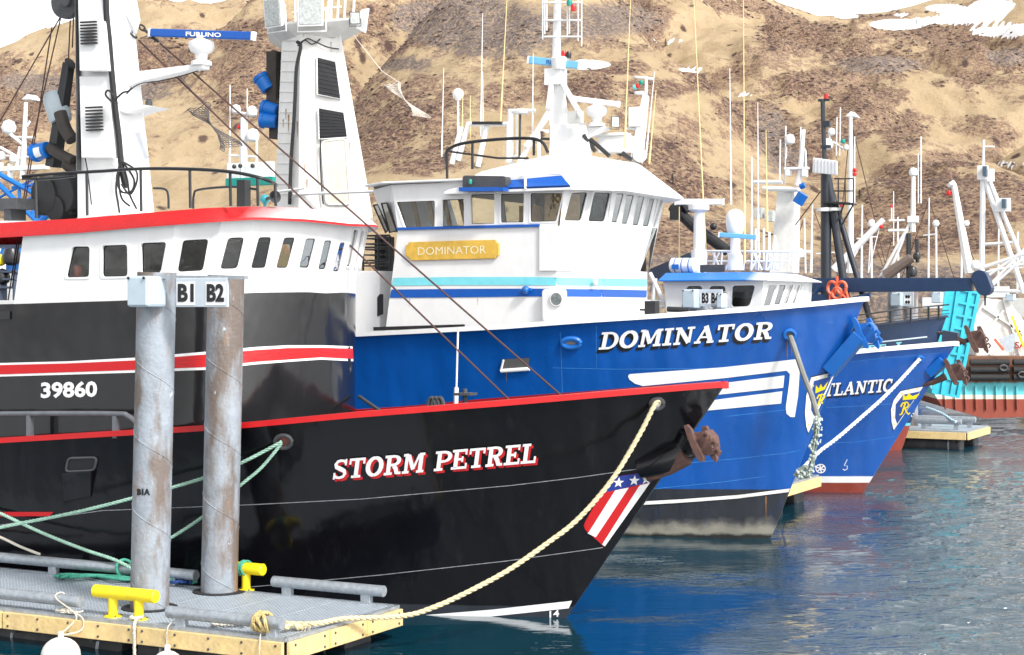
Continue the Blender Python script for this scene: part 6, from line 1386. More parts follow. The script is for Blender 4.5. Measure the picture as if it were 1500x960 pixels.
berth_sign(H, 1025, 424, 1058, 449, 19.2, [('B3', 1028, 1038), ('B4', 1042, 1053)], 'small grey B3 B4 sign board behind the tall blue bow', [(1003, 424, 1023, 452), (1054, 430, 1062, 452)])
for i, px in enumerate((1311, 1334)):
    c = H.v(px, 470, 43.4+i*1.4); t = thing('steel_pile', H, '%s far steel pile behind the navy bow railing' % ('left' if i == 0 else 'right'), 'steel pile', 'steel dock piles'); m = MB(); m.tube([(c.x, c.y, -2), (c.x, c.y, H.v(px, 428, 43.4+i*1.4).z)], .32, 18); m.build('pipe', PM, t)
berth_sign(H, 1312, 428, 1338, 449, 42.9, [('::', 1326, 1333)], 'far grey sign board on the piles behind the navy bow railing', [(1306, 429, 1322, 449)])
berth_sign(H, 1370, 428, 1384, 444, 62, [], 'far grey power box left of the turquoise ramp', [(1366, 428, 1380, 444)])
berth_sign(H, 1475, 431, 1488, 441, 62, [], 'far grey power box at the right edge', [(1474, 431, 1487, 441)])
# pipes lying on the far dock
for x0, y0, x1, y1, nn in ((1345, 602, 1429, 606, 44.6), (1340, 611, 1408, 614, 43.0)):
    a_, b_ = H.v(x0, y0, nn), H.v(x1, y1, nn); a_.z = b_.z = 1.15; bull_rail(H, a_, b_, (.2, .9), 'grey pipe rail on the %s side of the far dock' % ('back' if nn > 44 else 'front'), .13, .8)
# ============================================================ ropes
def rope(fr, pts, r, m_, label, name='mooring_line', cat='rope', group=None, n=10, strands=3, pitch=7):
    sp_ = smooth_path(pts, n); L_ = [0]
    for a_, b_ in zip(sp_, sp_[1:]): L_.append(L_[-1]+(b_-a_).length)
    step = r*pitch/9; tot = L_[-1]; K = max(4, int(tot/step)); m = MB(); rs = []; j = 0
    for i in range(K+1):
        s = tot*i/K
        while j < len(L_)-2 and L_[j+1] < s: j += 1
        f = (s-L_[j])/max(1e-9, L_[j+1]-L_[j]); rs.append((sp_[j].lerp(sp_[j+1], min(1, f)), (sp_[j+1]-sp_[j]).normalized(), s))
    for q in range(strands):
        P_ = []
        for p, d, s in rs:
            a_ = d.cross(Vector((0, 0, 1))); a_ = a_.normalized() if a_.length > .05 else Vector((0, 1, 0)); b_ = d.cross(a_); w_ = 2*math.pi*(s/(r*pitch)+q/strands)
            P_.append(p+(a_*math.cos(w_)+b_*math.sin(w_))*r*.5)
        m.tube(P_, r*.56, 5, cap=True)
    m.sm = [True]*len(m.sm)
    o = m.build(name, m_, None, recalc=False); place(o, fr); return tag(o, label, cat, group)
manila = mat('cream mooring rope', (.66, .56, .34), .7, var=.25, vscale=12, bump=.3, bscale=80)
greenR = mat('pale green rope', (.34, .55, .44), .7, var=.3, vscale=12)
green2 = mat('green rope', (.06, .34, .24), .7, var=.3, vscale=12)
blueR = mat('blue rope', (.02, .07, .28), .7, var=.4)
whiteRp = mat('white rope', (.72, .72, .70), .7, var=.15)
stringR = mat('pale string', (.6, .56, .48), .7, var=.2)
# the bow line hangs between the fairlead and the corner of the dock
s0 = fair2+Vector((0, -.08, 0)); e0 = H.z(523, 909, .66); e0b = H.z(592, 902, .62)
edge = H.z(560, 905, .66)
N0 = Vector((-1.60, -5.6, .66))
def lerp_px(a, b, pts):
    """points on the vertical plane through a and b, at the heights measured from the photograph"""
    n = (b-a).cross(Vector((0, 0, 1))).normalized(); return [H.pl(x, y, a, n) for x, y in pts]
endp = Vector((-1.62, -5.1, .68))
ex_, ey_, _d = H.proj(endp)
mid = lerp_px(s0, endp, [(935, 640), (895, 705), (845, 762), (800, 797), (750, 832), (700, 860), (640, 888), (590, 902.5)])
rope(H, [s0+Vector((.05, .1, .04)), s0]+mid+[Vector((-1.60, -5.35, .70)), Vector((-1.75, -5.9, .70)), Vector((-2.1, -6.15, .70)), Vector((-2.45, -6.25, .72))], .048, manila, 'cream bow line from the black hull sagging to the dock corner', group='mooring lines')
kn = []; c0_ = H.z(388, 908, .84); v1 = H.z(330, 905, zr_).y
ax_c = Vector((H.v(386, 908, v1).x, v1, zr_))
for i in range(34): a_ = i*.75; kn.append(ax_c+Vector((.10*math.sin(i*.9)+i*.004-.06, math.cos(a_)*.15, math.sin(a_)*.15)))
rope(H, kn, .034, mat('tan rope', (.55, .42, .18), .8, var=.4, vscale=20), 'tan rope wound in turns round the dock rail end', 'rope_hitch', 'rope', n=4)
kn = [ax_c+Vector((.1, -.12, -.1))]
for i in range(12): kn.append(ax_c.lerp(Vector((-1.9, -6.05, .72)), i/11)+Vector((0, .03*math.sin(i*2.1), .04*math.cos(i*1.7)-.05)))
rope(H, kn, .05, manila, 'frayed tail of cream rope lying from the rail end to the bow line', 'rope_tail', 'rope', n=5)
random.seed(3)
k = MB()
for i in range(60):
    p = Vector((random.uniform(-2.5, -1.75), -6.1+random.uniform(-.06, .06), .7)); k.tube([p, p+Vector((random.uniform(-.07, .07), -.06, random.uniform(-.14, .05)))], .004, 4)
o = k.build('rope_fray', manila, None); place(o, H); tag(o, 'frayed fibres of the cream rope on the dock edge', 'rope fibres', kind='stuff')
# green lines from the hull down to the dock
f1 = fair1+Vector((0, -.06, 0)); knotP = Vector((H.v(200, 832, FD-.25).x, FD-.25, .84))
def vpl(a, b, pts): return lerp_px(a, b, pts)
A_ = H.v(-40, 786, FD-1.2)
rope(H, [f1]+vpl(f1, A_, [(360, 675), (300, 700), (190, 731), (100, 753), (0, 773)])+[A_], .036, greenR, 'pale green line from the black hull running left in front of the near pile', group='mooring lines')
c2__ = Vector((H.v(352, 830, FD-.2).x, FD-.2, 1.0))
B_e = H.v(196, 815, FD-.3)
rope(H, [f1+Vector((0, 0, -.03))]+vpl(f1, B_e, [(383, 685), (352, 711), (300, 755), (252, 787), (215, 806)])+[B_e], .034, greenR, 'steep pale green line from the hull passing behind both piles', group='mooring lines')
C0_ = HB.ray_cast(H.c, H.ray(-30, 738).normalized())[0]+Vector((0, -.05, 0))
rope(H, [C0_]+vpl(C0_, knotP, [(0, 752), (60, 780), (120, 804), (170, 821)])+[knotP], .036, greenR, 'pale green line crossing down to the dock knot from the left', group='mooring lines')
D0_ = HB.ray_cast(H.c, H.ray(-40, 772).normalized())[0]; De = H.v(58, 812, FD-.3)
rope(H, [D0_]+vpl(D0_, De, [(0, 787), (30, 801)])+[De], .03, stringR, 'short pale line at the far left going down behind the long pipe rail', group='mooring lines')
pts = []; random.seed(5); v1 = H.z(287, 843, zr_).y
for i in range(60):
    x = 80+170*(.5-.5*math.cos(i*.42))+i*.3; pts.append(H.z(x, 843+2.5*math.sin(i*1.3)+(x-80)*.035, .63+.03*(i % 4)))
rope(H, pts, .028, green2, 'green rope heaped under the long pipe rail', 'rope_coil', 'rope', n=3)
pts = [ (Vector((H.v(190, 820, v1).x, v1, .86))+Vector((.22*math.sin(i*.55), .14*math.cos(i*1.1), .16*math.sin(i*1.1)))) for i in range(40)]
rope(H, pts, .03, green2, 'green rope knotted round the long pipe rail beside the near pile', 'rope_knot', 'rope', n=3)
pts = [H.z(262+18*math.sin(i*.8), 851+2.5*math.cos(i*1.9), .63+.02*(i % 5)) for i in range(36)]
rope(H, pts, .03, blueR, 'blue rope coiled on the dock between the two piles', 'rope_coil', 'rope', n=3)
pts = [H.z(262+26*math.sin(i*.7), 853+2*math.cos(i*1.3), .62) for i in range(14)]
rope(H, pts, .024, green2, 'green rope end beside the blue coil', 'rope_coil', 'rope', n=3)
cb = H.z(363, 833, 1.02)
pts = [cb+Vector((-.16+.04*math.sin(i)+i*.008, .14*math.cos(i*.9), .14*math.sin(i*.9))) for i in range(20)]
rope(H, pts, .022, green2, 'green rope turned round the yellow cleat behind the second pile', 'rope_knot', 'rope', n=3)
# white line of the second blue boat and the weedy hose and chain of the first
fa = fA+Vector((0, -.05, 0)); wp = H.v(1172, 690, 19.5)
fa_h = fATL.world(fa); fa_h = H.Ri @ (fa_h-H.P)
rope(H, [fa_h]+lerp_px(fa_h, wp, [(1300, 577), (1260, 613), (1225, 643), (1200, 662)])+[wp], .06, whiteRp, 'white line from the smaller blue bow down to the dock end', group='mooring lines', n=6)
hb = hit(fDOM, DB, 1157, 493, .08)
ch = [hb]+[fDOM.v(x, y, hb.y-.2-i*.08) for i, (x, y) in enumerate(((1163, 508), (1178, 552), (1189, 580), (1198, 612)))]
k = MB(); k.tube(smooth_path(ch, 5), .075, 8); o = k.build('chafe_hose', mat('grey hose', (.22, .22, .20), .6, var=.3), None); place(o, fDOM); tag(o, 'grey hose hanging from the hawse hole of the tall blue bow', 'hose')
random.seed(11); weed = mat('weedy chain', (.30, .36, .30), .8, var=.6, vscale=14)
k = MB(); cp = [fDOM.v(x, y, hb.y-.6) for x, y in ((1198, 612), (1196, 635), (1192, 660), (1188, 685), (1182, 697), (1172, 694))]; cs = smooth_path(cp, 8)
for i in range(len(cs)-1):
    c = cs[i]; d = (cs[i+1]-c).normalized(); s_ = Vector((0, 1, 0)) if i % 2 else d.cross(Vector((0, 1, 0))); k.tube([c+d*.09*math.cos(a_*math.pi/4)+s_*.055*math.sin(a_*math.pi/4) for a_ in range(9)], .022, 5, cap=False)
t = thing('mooring_chain', fDOM, 'weed covered chain hanging below the tall blue bow', 'chain'); k.build('links', weed, t)
k = MB()
for i in range(120):
    c = random.choice(cs)+Vector((random.uniform(-.1, .1), random.uniform(-.08, .08), random.uniform(-.08, .08))); k.sphere(c, random.uniform(.02, .045), 6)
tag(k.build('weed', mat('pale weed', (.55, .62, .58), .9, var=.4, vscale=20), t), kind='stuff')
k = MB(); pts = [fDOM.v(x, y, hb.y-.6) for x, y in ((1164, 697), (1172, 688), (1180, 684), (1184, 692), (1175, 700), (1168, 695), (1178, 687))]; k.tube(smooth_path(pts, 5), .05, 6); o = k.build('rope_coil', weed, None); place(o, fDOM); tag(o, 'weedy rope heap on the white dock end by the blue stem', 'rope')
rope(H, [H.v(1357, 597, 43.5), H.v(1380, 606, 43.2), H.v(1395, 616, 42.8), H.v(1400, 618, 42.5)], .06, mat('pale blue rope', (.45, .62, .7), .7), 'pale blue rope lying over the far dock', group='mooring lines', n=5)
# round buoys and their strings at the dock front
def buoy(px, py, r, label):
    c = H.v(px, py, ND-.12-r); t = thing('buoy', H, label, 'buoy', 'white buoys hung on the dock front'); m = MB(); m.sphere(c, r, 22, .95); m.build('ball', mat('dirty white buoy', (.72, .70, .66), .45, var=.1, dirt=.15), t)
    m = MB(); m.lathe([(.05, 0), (.05, .09), (.02, .11), (.001, .11)], c+Vector((0, 0, r*.93)), 12); m.build('eye', mat('dirty white buoy', (.72, .70, .66)), t)
    return c
bc = buoy(89, 961, .34, 'round white buoy hanging under the dock front at the left')
bc2 = buoy(245, 975, .26, 'small white buoy half in view below the near pile')
v1 = H.z(120, 882, zr_).y; rc_ = Vector((H.v(90, 880, v1).x, v1, zr_))
pts = [bc+Vector((-.03, 0, .36)), Vector((bc.x-.06, ND-.1, .5)), Vector((bc.x-.03, ND-.06, .66)), rc_+Vector((-.02, -.12, .05)), rc_+Vector((.0, 0, .13)), rc_+Vector((.03, .12, 0)), rc_+Vector((.03, 0, -.12)), Vector((bc.x+.12, ND-.07, .62)), Vector((bc.x+.14, ND-.11, .4)), bc+Vector((.04, 0, .36))]
rope(H, pts, .016, stringR, 'thin pale string tying the white buoy to the dock rail', 'buoy_string', 'string', n=6, strands=2)
pts = [rc_+Vector((.1+.2*math.sin(i*.9)+.01*i, -.1+.08*math.cos(i*1.4), -.18+.01*(i % 4))) for i in range(26)]
rope(H, pts, .014, stringR, 'loops of thin pale string beside the rail post', 'string_coil', 'string', n=4, strands=2)
pts = [H.z(335+24*math.sin(i*.9), 913+3*math.cos(i*1.7), .63+.01*(i % 4)) for i in range(36)]
rope(H, pts, .015, stringR, 'loops of thin pale string near the dock end', 'string_coil', 'string', n=3, strands=2)
cl_ = H.z(200, 907, .62)
rope(H, [cl_+Vector((-.1, 0, .03)), cl_+Vector((0, -.15, .04)), cl_+Vector((.1, 0, .03)), cl_+Vector((0, .1, .03)), Vector((H.v(197, 915, ND-.1).x, ND-.1, .6)), Vector((H.v(197, 935, ND-.1).x, ND-.1, .2)), Vector((H.v(197, 965, ND-.1).x, ND-.1, -.2))], .03, stringR, 'pale rope from the foot of the yellow cleat down over the edge board', 'fender_rope', 'rope', n=6)
rope(H, [Vector((H.v(262, 900, ND+.3).x, ND+.3, .7)), Vector((H.v(246, 912, ND-.1).x, ND-.1, .62)), Vector((H.v(244, 935, ND-.1).x, ND-.1, .3)), bc2+Vector((0, 0, .26))], .012, stringR, 'thin string holding the small white buoy below the near pile', 'buoy_string', 'string', n=6, strands=2)
rope(H, [Vector((H.v(385, 912, ND+.3).x, ND+.3, .7)), Vector((H.v(381, 930, ND-.1).x, ND-.1, .6)), Vector((H.v(379, 975, ND-.1).x, ND-.1, 0))], .012, stringR, 'thin string hanging over the edge board by the dock corner', 'hanging_string', 'string', n=6, strands=2)
# wind-twisted net pennants strung to scare birds
def pennant(fr, pts, v, label, dark, line):
    t = thing('bird_net', fr, label, 'netting', 'twisted bird nets'); P_ = [fr.v(x, y, v) for x, y in pts]; n = 22; m = MB(); rows = []
    for i in range(n+1):
        f = i/n; L0 = P_[0].lerp(P_[1], f); R0 = P_[2].lerp(P_[3], f); 
        c = P_[4].lerp(P_[5], f) if False else None
        w_ = abs(2*f-1)**1.3+.05; mid_ = P_[4]; top = P_[0].lerp(P_[1], .5); bot = P_[2].lerp(P_[3], .5)
        cen = top.lerp(mid_, f*2) if f < .5 else mid_.lerp(bot, f*2-1); hv = (P_[1]-P_[0])/2 if f < .5 else (P_[3]-P_[2])/2
        rows.append([cen+hv*w_*g+Vector((0, .25*math.sin(g*3+f*6)*w_, 0)) for g in (-1, -.6, -.2, .2, .6, 1)])
    for r_ in rows: m.tube(r_, .009, 4)
    for j in range(6): m.tube([r_[j] for r_ in rows], .009, 4)
    for j in range(5):
        for g in (.33, .66): m.tube([r_[j].lerp(r_[j+1], g) for r_ in rows], .006, 4)
    m.build('mesh', dark, t); k = MB(); k.tube([fr.v(x, y, v) for x, y in line], .012, 5); k.tube([P_[0], P_[1]], .012, 5); k.build('line', dark, t)
pennant(fSP, [(282, 166), (303, 150), (327, 222), (349, 210), (310, 184)], .6, 'dark twisted bird net hanging between the stays of the near mast', mat('dark net', (.10, .09, .09), .8), [(300, 150), (282, 135), (256, 100), (232, 58)])
pennant(fDOM, [(568, 128), (583, 119), (606, 170), (628, 172), (594, 148)], -.4, 'pale twisted bird net strung right of the white stack mast', mat('pale net', (.62, .56, .5), .8), [(583, 120), (560, 105), (518, 52)])
# ============================================================ water
ypx = np.concatenate([np.arange(1035, 590, -.85), np.arange(590, 515, -3.0)]); Dw = np.concatenate([[-60., 2., 12., 20.], 15000/(ypx-450)]); cpx = np.concatenate([[-99999.], np.linspace(-1600, -320, 12), np.arange(-300, -50, 6.0), np.arange(-50, 1560, 2.4), np.arange(1560, 2000, 4.0), np.linspace(2030, 3000, 12), [99999.]])
CXg, DWg = np.meshgrid(cpx, Dw); XW = (CXg-750)/F*np.maximum(DWg, 14); XW[:, 0] = -900; XW[:, -1] = 900
from math import pi
rw = np.random.default_rng(12); ZW = np.zeros_like(XW); ZC = np.zeros_like(XW)
for i in range(90):
    lam = .30*(2.2/.30)**rw.random(); th = R(-80)+rw.normal(0, .42); ph = rw.random()*6.283; kx, ky = math.cos(th)*2*pi/lam, math.sin(th)*2*pi/lam
    ZW += np.sin(XW*kx+DWg*ky+ph)*lam*.0046
for i in range(26):
    lam = 1.2*(9/1.2)**rw.random(); th = R(-60)+rw.normal(0, .8); ph = rw.random()*6.283; kx, ky = math.cos(th)*2*pi/lam, math.sin(th)*2*pi/lam
    ZC += np.sin(XW*kx+DWg*ky+ph)*lam*.0010
# the lee of the hulls stays smooth, the breeze ruffles the open water in patches
blot = np.zeros_like(XW)
for i in range(24):
    lam = 2.5*(18/2.5)**rw.random(); th = rw.random()*6.283; ph = rw.random()*6.283; blot += np.sin(XW*math.cos(th)*2*pi/lam+DWg*math.sin(th)*2*pi/lam*1.5+ph)*.28*(lam/8)**.5
msk = np.clip((XW-.24*DWg+.2+blot*.9)/3.4+.5, 0, 1); msk = (.05+.95*msk*msk*(3-2*msk))*np.clip(1.25-(DWg-34)/26, .13, 1.15)
edge_ = ((CXg > -310) & (CXg < 2010) & (DWg > 22)).astype(float)
ZZ = (ZW*msk+ZC)*edge_
wv_ = np.stack([XW, DWg, ZZ], -1).reshape(-1, 3); nR, nC = XW.shape; ix = np.arange(nR*nC).reshape(nR, nC); wf = np.stack([ix[:-1, :-1], ix[:-1, 1:], ix[1:, 1:], ix[1:, :-1]], -1).reshape(-1, 4)
wme = bpy.data.meshes.new('water'); wme.from_pydata(wv_.tolist(), [], wf.tolist()); wme.polygons.foreach_set('use_smooth', [True]*len(wf))
def water_mat():
    m = bpy.data.materials.new('harbour water'); m.use_nodes = True; t = m.node_tree; N = t.nodes; L = t.links; b = N['Principled BSDF']
    b.inputs['Base Color'].default_value = (.002, .034, .055, 1); b.inputs['Roughness'].default_value = .02; b.inputs['IOR'].default_value = 2.6; b.inputs['Specular IOR Level'].default_value = .6
    tc = N.new('ShaderNodeTexCoord')
    def nz(sc, st, det=3, rz=-27.7, dist=0):
        mp = N.new('ShaderNodeMapping'); mp.inputs['Scale'].default_value = st; mp.inputs['Rotation'].default_value = (0, 0, R(rz)); L.new(tc.outputs['Object'], mp.inputs[0]); n = N.new('ShaderNodeTexNoise'); n.inputs['Scale'].default_value = sc; n.inputs['Detail'].default_value = det; n.inputs['Distortion'].default_value = dist; L.new(mp.outputs[0], n.inputs['Vector']); return n.outputs[0]
    big = nz(.30, (1, 1, 1), 2); med = nz(1.6, (.5, 1.5, 1), 4, 12, .4); fine = nz(6, (.5, 1.4, 1), 4, 20, .3)
    # breeze ruffles the open water, the lee of the hulls stays smooth
    g = N.new('ShaderNodeSeparateXYZ'); L.new(tc.outputs['Object'], g.inputs[0])
    a_ = N.new('ShaderNodeMath'); a_.operation = 'MULTIPLY_ADD'; a_.inputs[1].default_value = -.24; L.new(g.outputs[1], a_.inputs[0]); L.new(g.outputs[0], a_.inputs[2])   # x - .2y
    c_ = N.new('ShaderNodeMath'); c_.operation = 'MULTIPLY_ADD'; c_.inputs[1].default_value = 5.0; L.new(nz(.22, (1, 1, 1), 3), c_.inputs[0]); L.new(a_.outputs[0], c_.inputs[2])
    r = N.new('ShaderNodeMapRange'); r.inputs[1].default_value = -1.6; r.inputs[2].default_value = 1.6; r.inputs[3].default_value = .06; r.inputs[4].default_value = 1.0; r.interpolation_type = 'SMOOTHSTEP'; L.new(c_.outputs[0], r.inputs[0])
    def mul(x, y):
        q = N.new('ShaderNodeMath'); q.operation = 'MULTIPLY'; L.new(x, q.inputs[0])
        if isinstance(y, float): q.inputs[1].default_value = y
        else: L.new(y, q.inputs[1])
        return q.outputs[0]
    def add(x, y): q = N.new('ShaderNodeMath'); L.new(x, q.inputs[0]); L.new(y, q.inputs[1]); return q.outputs[0]
    h = add(add(mul(mul(med, r.outputs[0]), .10), mul(mul(fine, r.outputs[0]), .07)), mul(big, .03))
    bp = N.new('ShaderNodeBump'); bp.inputs['Strength'].default_value = 1; bp.inputs['Distance'].default_value = 1.0; L.new(h, bp.inputs['Height']); L.new(bp.outputs[0], b.inputs['Normal'])
    return m
wme.materials.append(water_mat()); o = bpy.data.objects.new('water', wme); COL.objects.link(o); tag(o, kind='structure')
# ============================================================ hillside
TD0, TDR = 235.0, 900.0
ridge = [(-900, 120), (-300, 85), (0, 72), (60, 60), (120, 50), (200, 37), (240, 40), (262, 34), (325, 8), (420, -70), (600, -150), (850, -170), (1020, -80), (1140, 0), (1200, 22), (1245, 20), (1300, 12), (1340, 4), (1420, -12), (1500, -30), (1900, -90), (2500, -120)]
blobs = [(60, 95, 110, 22), (30, 150, 95, 45), (95, 130, 70, 45), (250, 95, 55, 45), (330, 130, 90, 40), (380, 60, 60, 25), (560, 60, 45, 50), (600, 140, 90, 50), (700, 50, 130, 55), (540, 190, 90, 50), (650, 220, 40, 30), (840, 40, 120, 42), (800, 130, 75, 25), (855, 128, 42, 20), (900, 100, 50, 9), (960, 130, 45, 12), (1045, 118, 40, 16), (1110, 185, 60, 45), (1050, 190, 50, 30), (985, 225, 60, 25), (1010, 275, 60, 20), (1000, 350, 60, 30), (1080, 270, 90, 40), (1170, 250, 50, 50), (1150, 40, 40, 25), (1120, 8, 60, 18), (1190, 55, 60, 22), (1290, 90, 80, 26), (1200, 130, 70, 22), (1270, 145, 60, 20), (1310, 62, 100, 16), (1260, 25, 40, 5), (1400, 48, 60, 16), (1480, 75, 40, 22), (1400, 110, 18, 4), (1375, 123, 14, 6), (1440, 140, 45, 14), (1330, 180, 60, 18), (1320, 208, 25, 12), (1420, 185, 50, 15), (1470, 200, 20, 12), (1390, 235, 65, 12), (1325, 260, 45, 20), (1180, 300, 70, 30), (1240, 180, 40, 25), (1270, 160, 40, 10), (1290, 300, 60, 26), (1400, 300, 80, 40), (1470, 265, 35, 16), (1360, 340, 90, 30), (1250, 340, 80, 30), (30, 215, 40, 18), (480, 120, 60, 50), (740, 145, 40, 20), (620, 245, 50, 12), (1085, 105, 24, 9), (1450, 120, 60, 9), (1490, 145, 30, 12)]
rocks = [(720, 40, 110, 42), (620, 30, 45, 25), (50, 120, 45, 16), (200, 130, 50, 18), (860, 30, 90, 25), (600, 95, 40, 12), (1130, 200, 22, 40), (1290, 95, 60, 12), (1480, 82, 30, 12), (1000, 400, 300, 22), (1300, 420, 260, 32), (1150, 235, 30, 20)]
snows = [(1315, 36, 36, 7), (1340, 33, 20, 5), (1240, 24, 16, 3), (1385, 12, 26, 5), (1430, 20, 46, 7), (1455, 8, 30, 8), (1400, 30, 60, 5), (1470, 46, 45, 7), (1500, 42, 40, 6), (1320, 22, 10, 2), (1013, 103, 22, 2.5), (975, 60, 22, 2), (860, 95, 30, 6), (1085, 139, 16, 1.6), (1480, 240, 20, 2)]
NA, NR = 560, 330
px_ = np.linspace(-700, 2200, NA); Fd = np.linspace(0, 1.28, NR); Dd = TD0*(TDR/TD0)**Fd
PXg, DDg = np.meshgrid(px_, Dd); Xg = (PXg-750)/F*DDg
rz = 6+(450-np.interp(PXg, [a for a, b in ridge], [b for a, b in ridge]))/F*TDR
ff_ = (DDg-TD0)/(TDR-TD0)
prof = np.where(ff_ < 1, .03+.97*np.clip(ff_, 0, 1)**.92, np.clip(1-.30*(ff_-1), .2, 1))
Zg = 2.0+(rz-2)*prof
# gullies and spurs
ng = np.zeros_like(Zg); nf = np.zeros_like(Zg); nm = np.zeros_like(Zg)
for i in range(NR):
    for j in range(NA):
        x, y = Xg[i, j], DDg[i, j]
        ng[i, j] = noise.noise((x*.011+y*.003, y*.0042, 3.1)); nm[i, j] = noise.fractal((x*.03, y*.02, 1.7), 1.0, 2.1, 4)
        nf[i, j] = noise.noise((x*.16, y*.10, 9.0))
amp = np.clip(ff_*3, 0, 1)*np.where(ff_ < 1, np.clip((1.02-ff_)*4, .06, 1), .3)
Zg = Zg+amp*(np.abs(ng)*70-24+nm*8+nf*1.5)
Zg[0, :] = -1.0
def field(bl, jx):
    PYg = HY-(Zg-CH)/DDg*F; f = np.zeros_like(Zg)
    for x, y, rx, ry in bl:
        d = ((PXg-x)/rx)**2+((PYg-y)/ry)**2; f = np.maximum(f, np.clip(1.5-d*.75, 0, 1.2))
    return f
scr = field(blobs, 0); rok = field(rocks, 0); sno = field(snows, 0)
outside = (PXg < -60) | (PXg > 1560)
scr = np.where(outside, .5+nm*.8, scr)
colr = np.stack([np.clip(scr*.52+nm*.75+.16+.45*np.exp(-(ng/.035)**2)*(ff_ < 1), 0, 1.1), np.clip(rok*.8+nm*.25, 0, 1), np.clip(sno-.05+nf*.05, 0, 1), np.ones_like(scr)], -1)
verts = np.stack([Xg, DDg, Zg], -1).reshape(-1, 3)
idx = np.arange(NA*NR).reshape(NR, NA); fcs = np.stack([idx[:-1, :-1], idx[:-1, 1:], idx[1:, 1:], idx[1:, :-1]], -1).reshape(-1, 4)
me = bpy.data.meshes.new('hillside'); me.from_pydata(verts.tolist(), [], fcs.tolist()); me.polygons.foreach_set('use_smooth', [True]*len(fcs))
ca = me.color_attributes.new('cover', 'FLOAT_COLOR', 'POINT'); ca.data.foreach_set('color', colr.reshape(-1).astype(np.float32))
def hill_mat():
    m = bpy.data.materials.new('dry hillside'); m.use_nodes = True; t = m.node_tree; N = t.nodes; L = t.links; b = N['Principled BSDF']; b.inputs['Roughness'].default_value = .95; b.inputs['Specular IOR Level'].default_value = .1
    at_ = N.new('ShaderNodeAttribute'); at_.attribute_name = 'cover'; sp = N.new('ShaderNodeSeparateColor'); L.new(at_.outputs['Color'], sp.inputs[0]); tc = N.new('ShaderNodeTexCoord')
    def nz(sc, st=(1, 1, 1), det=6, ro=.65):
        mp = N.new('ShaderNodeMapping'); mp.inputs['Scale'].default_value = st; L.new(tc.outputs['Object'], mp.inputs[0]); n = N.new('ShaderNodeTexNoise'); n.inputs['Scale'].default_value = sc; n.inputs['Detail'].default_value = det; n.inputs['Roughness'].default_value = ro; L.new(mp.outputs[0], n.inputs['Vector']); return n.outputs[0]
    def ramp(x, lo, hi): r = N.new('ShaderNodeMapRange'); r.inputs[1].default_value = lo; r.inputs[2].default_value = hi; L.new(x, r.inputs[0]); return r.outputs[0]
    def mix(f, a, c): k = N.new('ShaderNodeMix'); k.data_type = 'RGBA'; L.new(f, k.inputs[0]); (L.new(a, k.inputs[6]) if not isinstance(a, tuple) else k.inputs[6].__setattr__('default_value', (*a, 1))); (L.new(c, k.inputs[7]) if not isinstance(c, tuple) else k.inputs[7].__setattr__('default_value', (*c, 1))); return k.outputs[2]
    def madd(x, k_, y): q = N.new('ShaderNodeMath'); q.operation = 'MULTIPLY_ADD'; q.inputs[1].default_value = k_; L.new(x, q.inputs[0]); L.new(y, q.inputs[2]); return q.outputs[0]
    fine = nz(.30, (1, .55, 1), 10, .85); mid = nz(.06, (1, .5, 1), 7, .7); spk = nz(1.1, (1, .5, 1), 6, .8)
    tan = mix(ramp(mid, .35, .65), (.42, .315, .19), (.53, .41, .265)); tan = mix(ramp(fine, .52, .8), tan, (.34, .235, .14)); tan = mix(ramp(nz(.025), .55, .72), tan, (.44, .32, .20))
    scrub = mix(ramp(fine, .40, .60), (.035, .022, .024), (.17, .10, .085)); scrub = mix(ramp(spk, .47, .60), scrub, (.40, .28, .18)); scrub = mix(ramp(mid, .45, .62), scrub, mix(ramp(spk, .42, .58), (.17, .105, .09), (.42, .30, .19)))
    rock = mix(ramp(fine, .36, .62), (.045, .04, .045), (.22, .185, .18)); rock = mix(ramp(spk, .46, .60), rock, (.40, .29, .20))
    s = madd(fine, 3.6, sp.outputs[0]); s = madd(mid, 1.9, s); s = madd(spk, 1.4, s)
    col = mix(ramp(s, 3.86, 4.06), tan, scrub)
    vo = N.new('ShaderNodeTexVoronoi'); vo.inputs['Scale'].default_value = .16; vo.inputs['Randomness'].default_value = 1; mpv = N.new('ShaderNodeMapping'); mpv.inputs['Scale'].default_value = (1, .5, 0); L.new(tc.outputs['Object'], mpv.inputs[0]); L.new(mpv.outputs[0], vo.inputs['Vector'])
    vd = madd(fine, -.5, vo.outputs['Distance']); vc = N.new('ShaderNodeSeparateColor'); L.new(vo.outputs['Color'], vc.inputs[0]); gate = ramp(vc.outputs[0], .55, .6); near_ = N.new('ShaderNodeMapRange'); near_.inputs[1].default_value = -.02; near_.inputs[2].default_value = -.12; L.new(vd, near_.inputs[0])
    gm = N.new('ShaderNodeMath'); gm.operation = 'MULTIPLY'; L.new(gate, gm.inputs[0]); L.new(near_.outputs[0], gm.inputs[1]); col = mix(gm.outputs[0], col, (.10, .065, .055))
    r_ = madd(fine, 2.4, sp.outputs[1]); r_ = madd(mid, 1.0, r_); col = mix(ramp(r_, 2.05, 2.4), col, rock)
    sn = madd(fine, .3, sp.outputs[2]); col = mix(ramp(sn, .56, .62), col, (.85, .86, .88))
    L.new(col, b.inputs['Base Color']); bp = N.new('ShaderNodeBump'); bp.inputs['Strength'].default_value = .8; bp.inputs['Distance'].default_value = 1.6
    hh = madd(mid, 2.0, fine); L.new(hh, bp.inputs['Height']); L.new(bp.outputs[0], b.inputs['Normal']); return m
me.materials.append(hill_mat()); ho = bpy.data.objects.new('hillside', me); COL.objects.link(ho); tag(ho, kind='structure')
HBV = BVHTree.FromPolygons([Vector(v_) for v_ in verts], [tuple(f) for f in fcs.tolist()])
